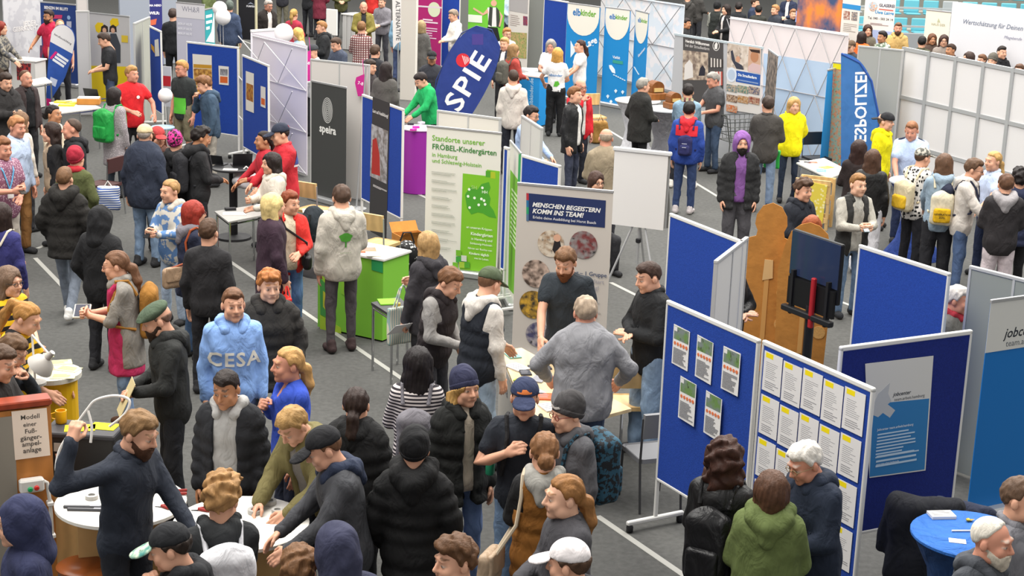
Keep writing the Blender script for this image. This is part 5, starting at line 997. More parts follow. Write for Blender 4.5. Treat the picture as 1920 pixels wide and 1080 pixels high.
for p, c in (((53, 911), '1f9a5a'), ((65, 908), 'c8302a')):
    q = face(*p); o = MB().lathe([(.018, 0), (.018, .012), (.012, .018)], 14).build('button', mat(c, rough=.3), sb, True); o.location = (q[0], -.13, q[1]); o.rotation_euler = (math.pi/2, 0, 0)
u0, v0 = face(39, 951); u1, v1 = face(66, 932); T0.box('junction_box', mat('d0ccc4', rough=.4), u0, u1, v0, v1, -.11, -.06, r=.012)
pp = [face(79, 898), face(86, 901), face(92, 940), face(96, 1000), face(92, 1018), face(79, 1032), face(60, 1040)]; MB().tube([(u, -.10, v) for u, v in pp], .014, 10).build('conduit_pipe', mat('d6d3cd', rough=.4), T0.root, True)
for k in (2, 3): MB().rbox(pp[k][0]-.022, pp[k][0]+.022, -.125, -.06, pp[k][1]-.015, pp[k][1]+.015, .005).build('pipe_clip', WHITE, T0.root)
# ---- yellow counter with lamp
g = G(95, 697, 1.05); yt = empty('yellow_counter', (g.x, g.y, 0), -.1, 'yellow counter with pale rounded top at left', 'counter')
st = circ(0, 0, .25, .25, 14, -math.pi/2, math.pi/2)+[(-.9, .25), (-.9, -.25)]
MB().slab(st, 1.01, 1.05).build('counter_top', mat('d6d2c4', rough=.5), yt); MB().slab([(x*.86 if x > 0 else x*.97, y*.8) for x, y in st], .0, 1.01).build('base', mat('e0b012', rough=.5), yt)
for i, (p, rz) in enumerate((((112, 680), 20), ((128, 692), -15), ((118, 706), 8), ((76, 668), 30))): paper('yellow-marked paper on the yellow counter, %s' % ('back one', 'right one', 'front one', 'left one')[i], p, 1.05, .2, .13, rz, 'd8d49a', pr='d8c81c')
lp = prop('desk_lamp', 'grey adjustable desk lamp on the yellow counter', 'lamp', (66, 720), 1.05, 20); MB().lathe([(.09, .0), (.09, .02), (.02, .035)], 18).build('base', mat('b8b4ae', rough=.4), lp, True)
e0 = lp.location; mi = lp.matrix_basis.inverted() if False else (Matrix.Translation(e0) @ Matrix.Rotation(math.radians(20), 4, 'Z')).inverted()
dz = (e0-CAM).dot(FW); j1 = mi @ at(60, 628, dz); j2 = mi @ at(92, 664, dz-.1); MB().tube([(0, 0, .03), j1], .009, 8).build('lower_arm', mat('cfc9c0', rough=.4), lp); MB().tube([j1, j2], .009, 8).build('upper_arm', mat('cfc9c0', rough=.4), lp)
sh = MB().lathe([(.022, .10), (.028, .05), (.03, .03), (.09, -.02), (.115, -.08), (.108, -.08), (.08, -.02), (.02, .02)], 24).build('lamp_shade', mat('b5b1ab', rough=.35), lp, True); sh.location = j2+Vector((-.03, 0, -.05)); sh.rotation_euler = (.35, .65, 0)
# ---- black box on wood plinth, mug and yellow sheets
bb = Panel('black_case', 'black equipment case with pale label behind round table', 'case', (91, 800), (224, 808), 1.12, .3); bb.box('case_body', mat('2a2928', rough=.5), 0, bb.w, .74, 1.12, -.14, .14, r=.015); bb.box('lid', mat('38373a', rough=.5), -.005, bb.w+.005, 1.09, 1.13, -.15, .15, r=.01); bb.th = .3; bb.px('label', mat('a8a49c'), [(101, 830), (136, 832), (136, 848), (101, 846)]); bb.box('plinth', WOODL, .02, bb.w-.02, 0, .74, -.13, .13)
mg_ = prop('mug', 'yellow mug behind the black case', 'mug', (115, 793), 1.13); MB().lathe([(.035, .001), (.042, .01), (.042, .1), (.037, .1), (.036, .015), (.004, .012)], 18).build('cup', mat('e0a81c', rough=.3), mg_, True); MB().tube([(-.04, 0, .08), (-.07, 0, .07), (-.07, 0, .035), (-.04, 0, .025)], .006, 6).build('handle', mat('e0a81c', rough=.3), mg_)
for i, (p, w) in enumerate((((150, 803), .22), ((195, 800), .2))): paper('bright yellow sheet on black case, %s' % ('left', 'right')[i], p, 1.13, w, .14, 12-20*i, 'e2d616', pr=None)
# ---- white round work tables
TOPW = mat('e2ded6', rough=.4)
for lab, p, rr in (('white round work table beside the model cabinet', (227, 938), .45), ('white round work table with tools and young people', (452, 978), .46)):
    g = G(*p, .9); t = empty('round_table', (g.x, g.y, 0), .3, lab, 'table'); MB().lathe([(rr-.015, .86), (rr, .87), (rr, .892), (rr-.01, .9)], 40).build('table_top', TOPW, t, True)
    for k in range(4):
        an = k*math.pi/2; MB().box(-.02, .02, .0, .3, 0, .86).build('leg_board', WOODL, t).rotation_euler = (0, 0, an)
def pliers(label, p, rz):
    r = prop('pliers', label, 'pliers', p, .9, rz)
    for s_ in (-1, 1): MB().tube([(.0, 0, .012), (s_*.028, -.06, .012), (s_*.03, -.12, .012)], .011, 8).build('handle', mat('8f2a26', rough=.5), r)
    MB().prism([(-.014, 0), (.014, 0), (.008, .05), (-.008, .05)], 0, .016).build('jaw', mat('2a2a2c', rough=.4), r).rotation_euler = (-math.pi/2, 0, 0)
for i, (p, rz) in enumerate((((318, 926), 100), ((303, 951), 80), ((372, 957), 95), ((545, 957), 100))): pliers('red-handled pliers, %s' % ('farther on the left table', 'nearer on the left table', 'left on the right table', 'right beside the capped boy')[i], p, rz)
def ring(label, p, r0, n=3, c='b0aeaa', h=.03):
    r = prop('cable_roll', label, 'cable roll', p, .9)
    MB().lathe([(r0*.55, .002), (r0, .002), (r0, h), (r0*.55, h), (r0*.55, .002)], 20).build('coil', mat(c, rough=.45), r, True); MB().lathe([(r0*.5, .002), (r0*.5, h*.6)], 14).build('core', mat('8a8884', rough=.5), r, True)
for i, (p, rr) in enumerate((((172, 935), .045), ((290, 905), .05), ((490, 938), .045), ((505, 945), .05), ((478, 962), .05), ((402, 990), .045), ((520, 962), .04), ((385, 975), .035))): ring('grey cable reel on white table, %s' % ('left table rim', 'left table back', 'first of the heap', 'second of the heap', 'third of the heap', 'beside curly boy', 'right of the heap', 'left of curly boy')[i], p, rr)
for i, (p, rz) in enumerate((((155, 953), 3), ((162, 958), 2))):
    r = prop('metal_strip', 'dark metal strip on left white table, %s' % ('farther', 'nearer')[i], 'strip', p, .9, rz); MB().rbox(-.13, .13, -.012, .012, .001, .02, .004).build('bar', mat('4a4a4e', rough=.4), r); MB().box(.05, .12, -.013, .013, .02, .022).build('label', mat('8a8a90'), r)
hd = (G(240, 900, 1.2)-CAM).dot(FW)-.5
r = empty('white_cable', tuple(at(160, 765, hd)), 0, 'white cable looped from the raised hand to table', 'cable'); o0 = r.location
def cpath(pts): 
    out = []
    for i in range(len(pts)-1):
        p0, p1, p2, p3 = pts[max(i-1, 0)], pts[i], pts[i+1], pts[min(i+2, len(pts)-1)]
        for k in range(5):
            t = k/5; out.append(tuple(.5*((2*b)+(c-a)*t+(2*a-5*b+4*c-d)*t*t+(3*b-a-3*c+d)*t**3) for a, b, c, d in zip(p0, p1, p2, p3)))
    return out+[pts[-1]]
MB().tube([at(*q, hd)-o0 for q in cpath([(205, 800), (235, 775), (242, 750), (215, 742), (180, 750), (163, 768), (140, 800), (113, 840), (105, 878), (112, 895), (135, 905), (170, 904)])], .009, 8).build('outer_loop', mat('e2ded8', rough=.4), r, True)
MB().tube([at(*q, hd)-o0 for q in cpath([(165, 770), (172, 800), (170, 830)])], .009, 8).build('inner_loop', mat('e2ded8', rough=.4), r, True); MB().tube([at(*q, hd)-o0 for q in cpath([(152, 795), (128, 825), (110, 870), (118, 892), (136, 896)])], .009, 8).build('second_loop', mat('e2ded8', rough=.4), r, True)
for lab, p in (('brown wooden stool at the lower left', (152, 1058)), ('second brown stool cut by the bottom edge', (200, 1082))):
    g = G(*p, .5); t = empty('stool', (g.x, g.y, 0), 0, lab, 'stool'); MB().lathe([(.14, .46), (.165, .47), (.17, .49), (.15, .505), (.02, .5)], 28).build('seat', mat('8a4a22', 'wood', .3), t, True)
    for k in range(4): q = k*math.pi/2+.4; MB().tube([(.1*math.cos(q), .1*math.sin(q), .46), (.16*math.cos(q), .16*math.sin(q), 0)], .016, 8).build('leg', mat('6a3a1c', 'wood', .4), t)
# ---- light wood table
lt = quad_table('light wooden table before the beige banner', [(938, 657), (978, 652), (1184, 766), (1000, 815)], .75, mat('dcc49a', 'wood', .45), 'chrome', .03)
a, b = G(938, 657, .75), G(1000, 815, .75); sk_ = Panel.__new__(Panel); c = lt.location; d = (b-a); sk_ = MB().prism([(0, .05), (d.xy.length, .05), (d.xy.length, .72), (0, .72)], -.004, .004).build('front_cloth', mat('b9b5ae', rough=.7), lt); sk_.location = (a.x-c.x, a.y-c.y, 0); sk_.rotation_euler = (0, 0, math.atan2(d.y, d.x))
me, w = text_mesh('Gruppera', .01); o = link('lettering', me, lt, mat('4a5068'), True); o.location = (a.x-c.x, a.y-c.y, 0); o.matrix_local = Matrix.Translation((a.x-c.x, a.y-c.y, 0)) @ Matrix.Rotation(math.atan2(d.y, d.x), 4, 'Z') @ Matrix.Translation((.05, -.008, .5)) @ Matrix.Rotation(math.pi/2, 4, 'X') @ Matrix.Scale(.16, 4)
for i, (p, w, h, rz, c, nm) in enumerate((((962, 668), .12, .16, 20, '7fb0a8', 'teal leaflet pile'), ((970, 690), .15, .21, 40, 'd8d4d0', 'white leaflet pile'), ((985, 700), .1, .14, 10, '3a3c44', 'dark booklet'), ((978, 716), .06, .14, 60, 'b8d020', 'lime green marker set'), ((1010, 712), .12, .18, -20, '9a9aa0', 'grey brochure'), ((1000, 735), .15, .2, 30, 'dcd8d4', 'white form sheet'), ((1022, 745), .12, .17, 0, 'c8603c', 'orange printed card'), ((1030, 765), .14, .2, 25, 'd0ccc8', 'pale brochure'), ((1012, 690), .2, .14, 15, '4a4a50', 'dark catalogue'))): paper('%s on the light wooden table' % nm, p, .75, w, h, rz, c, 'leaflet', .012, 'leaflet')
# ---- green counter
gc = Panel('green_counter', 'green kindergarten counter with patchwork print', 'counter', (596, 462), (719, 485), .97, .5); gc.box('counter_body', mat('82c640', rough=.55), 0, gc.w, .02, .94, 0, .5); gc.box('counter_top', WHITE, -.02, gc.w+.02, .94, .97, -.02, .52, r=.006); gc.th = .004
for pts, c in (([(597, 470), (625, 478), (610, 540), (598, 520)], '9aca3a'), ([(600, 520), (625, 548), (630, 600), (601, 590)], '4a9a4a'), ([(606, 545), (622, 560), (618, 590), (606, 575)], 'c8c83a'), ([(600, 590), (640, 615), (640, 634), (600, 619)], 'a8ca3a'), ([(697, 484), (718, 488), (718, 512), (697, 506)], '2f9a5a'), ([(640, 500), (660, 505), (655, 560), (640, 550)], '8ac43a')): gc.px('print_patch', mat(c, rough=.55), pts)
for i, (p, c, w, h) in enumerate((((612, 452), 'c8482c', .2, .14), ((655, 460), '8fb87a', .2, .26), ((690, 470), 'd07a5a', .18, .2), ((700, 478), 'd8d4c8', .16, .2))): paper('leaflet pile on green counter, %s' % ('red one', 'green one', 'orange one', 'white one')[i], p, .97, w, h, 10, c, 'leaflet', .015, 'leaflet')
# ---- small black table with green sheet
quad_table('small black side table with green folder', [(696, 567), (748, 556), (768, 575), (735, 592)], .75, mat('3a3a3c', rough=.5), 'chrome', .03); paper('bright green folder on the small black table', (728, 567), .75, .2, .22, 15, '7ac02e', 'folder', .012, 'folder', pr=None); paper('small wooden block on the black side table', (745, 577), .75, .06, .04, 10, 'c8a850', 'block', .05, 'block', pr=None)
chair('chrome chair with wooden seat behind the green counter', (712, 520), 150, True)
bx = empty('cardboard_box', tuple(G(768, 478)), .5, 'open cardboard box beside the recruiting board', 'box'); 
for x0, x1, y0, y1 in ((-.2, .2, -.16, -.15), (-.2, .2, .15, .16), (-.2, -.19, -.15, .15), (.19, .2, -.15, .15)): MB().box(x0, x1, y0, y1, 0, .3).build('side', CARD, bx)
MB().box(-.2, .2, -.16, .16, 0, .01).build('bottom', CARD, bx); MB().add([(-.2, -.16, .3), (.2, -.16, .3), (.2, -.28, .38), (-.2, -.28, .38)], [(0, 1, 2, 3)]).build('flap', CARD, bx); MB().add([(-.2, .16, .3), (.2, .16, .3), (.2, .26, .42), (-.2, .26, .42)], [(0, 1, 2, 3)]).build('flap', CARD, bx)
f = empty('spotted_bag', tuple(G(762, 505)), .3, 'black bag with white spots in front of box', 'bag'); soft('bag', lambda q: (q.ell((0, 0, .2), (.17, .13, .2), .03), q.noise(.02, 25), q.keep(-q.xyz()[2]+.005+0*q.xyz()[0])), (-.22, -.2, -.02), (.22, .2, .45), .02, mat('1d1d1f', 'floral', .5, 'd8d8d8', .5), f); MB().tube([(-.1, 0, .36), (-.05, 0, .5), (.05, 0, .5), (.1, 0, .36)], .012, 6).build('handle', BLACK, f)
# ---- tables left of speira
t, g = disc_table('dark oval table with paper stacks by ring-logo banner', (603, 408), .75, .36, '2c2c2e', '1e1e20', [(.05, .72), (.04, .1), (.25, .03), (.27, 0)])
for i, (p, w, h) in enumerate((((582, 398), .2, .28), ((618, 402), .28, .24), ((590, 414), .2, .14))): paper('stack of white papers on dark oval table, %s' % ('left', 'right', 'front')[i], p, .75, w, h, 10+i*5, 'd8d4cc', 'paper', .03 if i == 1 else .015)
t, g = disc_table('tall black round table with laptops', (437, 313), 1.02, .3, '2e2e30', '1a1a1c', [(.06, .98), (.055, .06), (.24, .03), (.25, 0)])
laptop('open black laptop on tall black round table', (452, 310), 1.02, 200, .8, '2a2c30'); laptop('small grey laptop on tall black round table', (412, 308), 1.02, 160, .6, 'a8a8a8'); paper('white sheet on tall black round table', (432, 318), 1.02, .2, .12, 5)
quad_table('folding table with chrome frame and electronics', [(402, 396), (478, 384), (500, 402), (428, 416)], .75, mat('9c9a96', rough=.5), 'chrome', .02)
paper('white folder on chrome folding table', (440, 402), .75, .3, .14, 8, cat='folder', t=.012); paper('black gadget on chrome folding table', (432, 394), .75, .14, .08, 20, '222224', 'gadget', .03, 'gadget', '4a4a4e')
quad_table('second chrome folding table behind seated materials', [(470, 352), (535, 346), (548, 360), (485, 368)], .75, mat('b0aeaa', rough=.5), 'chrome', .02)
f = empty('plastic_bag', tuple(G(462, 352, .75)), .3, 'crumpled white plastic bag on folding table', 'bag'); soft('bag', lambda q: (q.ell((0, 0, .12), (.2, .14, .14), .03), q.noise(.03, 30), q.keep(-q.xyz()[2]+.002+0*q.xyz()[0])), (-.26, -.2, -.02), (.26, .2, .32), .022, mat('c9ccd0', rough=.3), f); MB().tube([(-.08, 0, .22), (0, 0, .3), (.08, 0, .22)], .012, 6).build('handle', WHITE, f)
bp_ = empty('leaning_backpack', tuple(G(588, 420, .72)), .4, 'dark backpack hung on wooden chair by ring-logo banner', 'backpack'); soft('bag', lambda q: (q.ell((0, 0, 0), (.17, .12, .24), .03), q.noise(.012, 26)), (-.22, -.18, -.3), (.22, .18, .3), .024, fab('2c3238'), bp_); MB().tube([(-.08, -.12, .15), (-.12, -.15, 0), (-.08, -.12, -.18)], .016, 6).build('strap', BLACK, bp_)
# ---- purple counter and things
g = G(787, 239, 1.05); pc_ = empty('purple_counter', (g.x, g.y, 0), 0, 'glossy purple cylindrical counter', 'counter'); MB().lathe([(.29, 0), (.3, .01), (.3, 1.03), (.285, 1.03)], 36).build('drum', mat('8f2a92', rough=.4), pc_, True); MB().lathe([(.31, 1.03), (.315, 1.035), (.315, 1.048), (.3, 1.05)], 36).build('counter_top', mat('c9b0c8', rough=.4), pc_, True)
for i, (p, c) in enumerate((((770, 234), '2a2a30'), ((780, 240), 'b8329a'), ((790, 232), 'd8d4dc'), ((775, 245), 'c83aa0'))): paper('giveaway item on purple counter, %s' % ('black one', 'magenta one', 'white one', 'front one')[i], p, 1.05, .1, .07, 20*i, c, 'giveaway', .03, 'giveaway', pr=None)
# ---- stretch-covered standing tables with wooden cash registers
HG = [(.40, 1.06), (.3, .9), (.2, .55), (.26, .25), (.42, .02), (.42, 0)]
t1, g1 = disc_table('white standing table with stretch cover', (1196, 187), 1.1, .42, 'e0dedc', 'cfcfd2', HG, m=mat('e2e0de', rough=.5), lm=mat('c4c4c8', 'fabric', .8)); t2, g2 = disc_table('grey standing table with stretch cover', (1250, 203), 1.1, .40, 'b8bcc0', '7f7f83', HG, m=mat('b4b9bd', rough=.5), lm=mat('77777c', 'fabric', .8))
for lab, p, s_ in (('larger brown wooden antique cash register', (1228, 186), 1.0), ('smaller brown wooden antique cash register', (1262, 203), .85)):
    r = prop('cash_register', lab, 'cash register', p, 1.1, 25); wm = mat('8a5426', 'wood', .4); MB().rbox(-.17*s_, .17*s_, -.16*s_, .16*s_, .001, .13*s_, .015).build('drawer_case', wm, r); MB().prism([(-.13*s_, .13*s_), (.13*s_, .13*s_)]+[(.13*s_*math.cos(t), .22*s_+.12*s_*math.sin(t)) for t in [math.pi*k/10 for k in range(11)]], -.1*s_, .12*s_).build('rounded_housing', mat('7a4a22', 'wood', .4), r); MB().box(-.09*s_, .09*s_, -.13*s_, -.1*s_, .15*s_, .22*s_).build('key_panel', mat('c8a86a', rough=.4), r)
# ---- shopping trolley
g = G(1385, 322); sc_ = empty('shopping_trolley', (g.x, g.y, 0), math.radians(25), 'grey wire shopping trolley behind suit jacket man', 'trolley'); gm = mat('6a6c6a', rough=.35, metal=.5)
def wire(name, pts, r=.008): MB().tube(pts, r, 6).build(name, gm, sc_)
for z, e in ((1.0, .0), (.85, .03), (.7, .06), (.58, .09)): wire('basket_ring', [(-.42+e, -.26+e/2, z), (.42-e, -.24+e/2, z), (.42-e, .24-e/2, z), (-.42+e, .26-e/2, z), (-.42+e, -.26+e/2, z)])
for k in range(9): u = -.42+k*.105; wire('basket_wire', [(u, -.26, 1.0), (u*.8, -.21, .58)], .005); wire('basket_wire', [(u, .26, 1.0), (u*.8, .21, .58)], .005)
for k in range(5): v = -.2+k*.1; wire('basket_wire', [(-.33, v, .58), (.33, v, .58)], .005)
wire('handle', [(-.5, -.26, 1.06), (-.5, .26, 1.06)], .016)
for s_ in (-1, 1): wire('frame', [(-.5, s_*.26, 1.06), (-.38, s_*.24, .55), (-.4, s_*.24, .14), (.4, s_*.22, .14)], .012)
for x in (-.38, .38):
    for y in (-.22, .22): MB().lathe([(.02, -.015), (.055, -.012), (.055, .012), (.02, .015)], 12).build('wheel', BLACK, sc_).matrix_local = Matrix.Translation((x, y, .06)) @ Matrix.Rotation(math.pi/2, 4, 'X')
chair('light wooden chair left of the white standing table', (1112, 262), 20, True); f = empty('paper_bag', tuple(G(1122, 268)), .4, 'brown shopping bag standing by wooden chair', 'bag'); soft('bag', lambda q: (q.rbox((0, 0, .22), (.12, .07, .18), .035), q.noise(.014, 22)), (-.22, -.16, -.02), (.22, .16, .5), .025, fab('8f6a34'), f); MB().tube([(-.06, -.05, .42), (0, -.05, .55), (.06, -.05, .42)], .008, 6).build('handle', fab('6a4a22'), f)
bc_ = Panel('blue_counter', 'bright blue promotion counter with white top', 'counter', (974, 139), (1012, 143), 1.05, .5); bc_.box('counter_body', mat('2390d8', rough=.5), 0, bc_.w, .02, 1.02, 0, .5); bc_.box('counter_top', WHITE, -.03, bc_.w+.03, 1.02, 1.05, -.02, .52); bc_.th = .004; bc_.text('elbkinder.de', (999, 200), (1000, 147), 'a8d4f0', .02, 0, rot=1); paper('pile of pale leaflets on blue counter', (990, 133), 1.05, .4, .25, 5, 'd8dce0', 'leaflet', .05, 'leaflet')
# ---- yellow hoodie stand
quad_table('white folding table with leaflets by yellow hoodie woman', [(1493, 305), (1545, 296), (1592, 320), (1555, 334)], .75, mat('dedcd4', rough=.5), 'chrome', .02)
for i, (p, c) in enumerate((((1520, 305), 'd86a4a'), ((1535, 308), 'e2ded8'), ((1550, 314), 'e8c83a'), ((1562, 320), 'e2ded8'), ((1540, 320), '6a9ac0'), ((1510, 304), 'e2ded8'))): paper('leaflet on white folding table, %s' % ('red one', 'white middle one', 'yellow one', 'white right one', 'blue one', 'white left one')[i], p, .75, .22, .15, 20*i, c, 'leaflet', .006, 'leaflet')
g = G(1518, 428); ws = empty('wooden_rack', (g.x, g.y, 0), math.radians(-25), 'light wooden display rack holding a yellow bag', 'rack')
for x in (-.25, .25): MB().box(x-.02, x+.02, -.03, .03, 0, .75).build('upright', WOODL, ws); MB().box(x-.02, x+.02, .25, .31, 0, .75).build('upright', WOODL, ws)
for z in (.15, .45, .72): MB().box(-.27, .27, -.035, .0, z-.04, z+.04).build('slat', WOODL, ws); MB().box(-.27, .27, .28, .315, z-.04, z+.04).build('slat', WOODL, ws)
MB().prism([(-.19, .12), (.2, .08), (.23, .7), (-.2, .74)], -.06, -.038).build('yellow_bag', mat('d6c24a', 'floral', .7, 'e6dca0', .4), ws)
chair('dark chair behind white folding table', (1528, 345), 20, False, .46, '26282c')
pt_, g = disc_table('blue stretch-covered standing table of the police stand', (1724, 339), 1.1, .42, '3f5f9c', '2b468e', HG, m=mat('c8d0dc', rough=.5), lm=mat('2a448c', 'fabric', .8))
for i, p in enumerate(((1700, 335), (1725, 332), (1745, 343))): paper('white leaflet on the police standing table, %s' % ('left', 'middle', 'right')[i], p, 1.1, .16, .12, 30*i)
# ---- upper left furniture
wc_ = Panel('white_counter', 'white counter with dark poster at upper left', 'counter', (20, 111), (65, 114), 1.0, .45); wc_.box('counter_body', mat('d8d6d2', rough=.5), 0, wc_.w, .02, .97, 0, .44); wc_.box('counter_top', WHITE, -.03, wc_.w+.03, .97, 1.0, -.02, .46, r=.006); wc_.th = .004; wc_.px('poster', mat('3a2c34', 'photo', .6, 'b83a3a', 3), [(31, 119), (58, 119), (57, 150), (32, 150)])
quad_table('grey table with yellow leaflets and a box', [(92, 192), (150, 184), (190, 202), (112, 212)], .75, mat('c8c6c0', rough=.5), 'chrome', .02); quad_table('small pale table behind the beach flag', [(55, 150), (85, 144), (98, 154), (62, 160)], .75, mat('c8c6c0', rough=.5), 'chrome', .02)
for i, p in enumerate(((118, 192), (125, 198), (138, 194))): paper('yellow leaflet pile on grey table, %s' % ('left', 'front', 'right')[i], p, .75, .28, .2, 10*i, 'e0c024', 'leaflet', .02, 'leaflet')
r = prop('cardboard_carton', 'flat brown carton with white lid on grey table', 'carton', (167, 195), .75, 8); MB().rbox(-.2, .2, -.13, .13, .001, .11, .01).build('carton_body', CARD, r); MB().rbox(-.19, .19, -.12, .12, .11, .125, .005).build('lid', WHITE, r)
laptop('black laptop at end of the grey table', (180, 186), .75, 160, .9, '3a3c40')
chair('dark red chair beside olive jacket person', (196, 402), 250, False, .46, '4a2c2c'); f = empty('news_bag', tuple(G(203, 372, .68)), .3, 'blue and white printed bag on dark red chair', 'bag'); soft('bag', lambda q: (q.rbox((0, 0, 0), (.12, .05, .13), .03), q.noise(.015, 24)), (-.2, -.13, -.2), (.2, .13, .2), .022, mat('d8dade', 'stripes', .7, '3a5aa0', 2), f); MB().tube([(-.06, 0, .15), (0, 0, .24), (.06, 0, .15)], .008, 6).build('handle', WHITE, f)
disc_table('small pale blue round table before shorts man', (305, 237), .75, .2, 'a8c4dc', '8a8c90', [(.03, .72), (.025, .05), (.16, .02), (.16, 0)])
rs = Panel('sign_board', 'red and white sign board beside narrow pinboard', 'sign', (304, 124), (321, 125), 1.1); rs.box('board', mat('d0d0d4'), 0, rs.w, .3, 1.1, -.01, .01); rs.px('red_field', mat('c82c34'), [(305, 142), (320, 143), (320, 162), (305, 161)]); rs.box('stand', ALU, rs.w*.4, rs.w*.6, 0, .3, -.01, .01)
# ------------------------------------------------------------------ the crowd: (label, crown pixel, facing: 0 to camera, 90 right, 180 away)
BK, DK, NV = '1b1b1d', '2a2a2d', '232c42'
def pz(*t): return tuple(t)
# --- front left: traffic-light model stand
person('bearded man in dark blue zip sweater holding up white cable', 272, 775, 62, 1.86, (('sweater', '2c313c', {'neck': 'collar'}),), ('pants', '23252c'), ('short', '7d5f3e'), ((( .34, .12, 1.62), (1, .5, -.6), 'grip'), 'table'), 22, 10, 6, beard='4a2f20')
person('teenager in navy hooded sweatshirt with hood up at bottom left corner', 30, 938, -70, 1.70, (('hoodie', '2f3350', {'neck': None}),), ('jeans', '30384c'), ('none', '5a4030'), ('pocket', 'pocket'), 10, hat=('hoodup', '2f3350'))
person('boy in black hoodie and cap with turquoise sequin brim', 305, 985, -75, 1.66, (('hoodie', '26272a'),), ('jeans', '30384c'), ('short', '2a201a'), ('chin', 'table'), 18, -10, 8, hat=('cap', '222326', None, mat('4f8f86', 'photo', .3, hx2='d8e6c8', sc=4)))
R = person('curly blond boy seen from behind with white backpack', 418, 893, 200, 1.70, (('jacket', '26282a', {'neck': 'hood'}),), ('jeans', '30384c'), ('curly', '9a7448'), ('table', 'table'), 12, -28, 4)
backpack(R, 'white and black backpack on the curly blond boy', 'd8d8dc', pocketc='2a2c30', w=.34, z=1.22)
person('boy in olive padded jacket bending over the tool table', 533, 775, -38, 1.68, (('inner', '77736e'), ('parka', '6e6640', {'open': .07, 'hem': .78}),), ('jeans', '2c3038'), ('short', 'a3804f'), ('table', 'table'), 34, 0, 18)
person('boy in black cap and grey denim jacket at the tool table', 592, 806, -72, 1.76, (('jacket', '45464a', {'neck': 'hood', 'hoodmat': fab('2c3448')}),), ('jeans', '2c3038'), ('buzz', '6a4a34'), ('table', 'table'), 24, 0, 10, hat=('cap', '1f1f22'))
person('boy in grey hoodie and open black padded jacket looking down', 420, 697, -8, 1.72, (('innerhood', 'a7a6a4'), ('puffer', '232428', {'open': .10, 'neck': 'collar'}),), ('jeans', '2a2d35'), ('fade', '231a17'), ('down', 'down'), 20, -6, skin='t')
person('brown-haired boy whose head shows at bottom edge left of navy hood', 560, 1030, 178, 1.6, (('hoodie', '3a3c44'),), ('jeans', '2a2d35'), ('messy', '6b4a2e'), ('front', 'front'), 8)
person('person in navy hooded sweatshirt from behind beside the tool table', 628, 985, -150, 1.78, (('hoodie', '34364c', {'neck': None}),), ('jeans', '2a2d35'), ('none', '5a4030'), ('pocket', 'pocket'), 10, hat=('hoodup', '34364c'))
person('brown-haired boy cut off by bottom edge below black coat', 855, 1008, -60, 1.70, (('sweater', '3a3a3e'),), ('jeans', '2a2d35'), ('messy', '5a3d26'), ('down', 'down'), 6)
# --- yellow table at the left edge
person('woman with glasses in black and yellow jersey at left edge', 18, 500, 62, 1.66, (('sshirt', '1d1d1f', {'mat': mat('1c1c1e', 'stripes', .8, 'e0b41c', .7), 'neck': None}),), ('pants', BK), ('long', '6a5444'), ('front', 'front'), 10, glasses='333333')
person('blonde ponytailed girl in black and yellow jersey over yellow table', 62, 570, 80, 1.68, (('sshirt', '1d1d1f', {'mat': mat('1c1c1e', 'stripes', .8, 'e0b41c', .7), 'neck': None}),), ('pants', BK), ('pony', 'a5763e'), ('table', 'table'), 24, 0, 14)
person('man with chin in hand bending at the yellow table', 36, 632, 75, 1.62, (('shirt', '2c3138'),), ('pants', DK), ('short', '5e4530'), ('table', 'chin'), 26, 0, 14)
person('short-haired man in dark shirt at left edge behind wooden model', 8, 648, 72, 1.78, (('sweater', '2e2b2b'),), ('pants', DK), ('fade', '4e3a2c'), ('table', 'table'), 18, 0, 10)
R = person('woman in magenta tunic, grey cardigan and scarf holding a book', 212, 470, -82, 1.70, (('dress', 'b8315e', {'slv': 0, 'hem': .58, 'inf': .03}), ('cardigan', '8c8780', {'open': .26, 'inf': .034, 'neck': 'scarf', 'hem': .66}),), ('jeans', '6a7f9c'), ('lowpony', '6b4a34'), ('phone', 'phone'), 14, 0, 3, glasses='8a5a4a', shoes='4a3020')
held(R, 1, 'book', 'dark covered book held by woman in magenta tunic', 'book', .15, .21, .02, 'd8d0c0', 70, 90, pr='3a3c4a')
backpack(R, 'mustard brown backpack on the woman in magenta tunic', '96682c', hgt=.5, w=.3)
R = person('man in green flat cap and black hoodie reading a paper', 282, 570, -70, 1.80, (('hoodie', '2b2c2b'),), ('pants', '26272b'), ('buzz', '6a5040'), ('front', 'front'), 24, 0, 4, beard='3a2a20', hat=('flatcap', '4c5a48'))
held(R, 1, 'paper_folder', 'beige folder held by man in green flat cap', 'folder', .22, .3, .006, 'c9b98c', 25, 0, (0, -.05, -.05))
R = person('boy in light blue lettered hoodie facing the camera', 437, 540, 14, 1.80, (('hoodie', '8bb0ea'),), ('jeans', '47597c'), ('fade', '6b4a34'), ('down', 'down'), 6, 8)
decal(R, 'CESA', 0, 1.16, .17, 'f3efe2', bold=.025, spacing=1.15)
person('red-haired boy in dark padded jacket behind light blue hoodie', 505, 507, 14, 1.80, (('puffer', '33312f'),), ('jeans', '2f343c'), ('messy', 'a86a38'), ('down', 'pocket'), 10, 10, skin='p')
person('blonde ponytailed woman in bright blue blouse holding a strap', 540, 650, -62, 1.70, (('blouse', '3551b8', {'vneck': .09}),), ('pants', '2a2f40'), ('lowpony', 'b98f58'), ('strap', 'down'), 6, 0, skin='r', build=1.06)
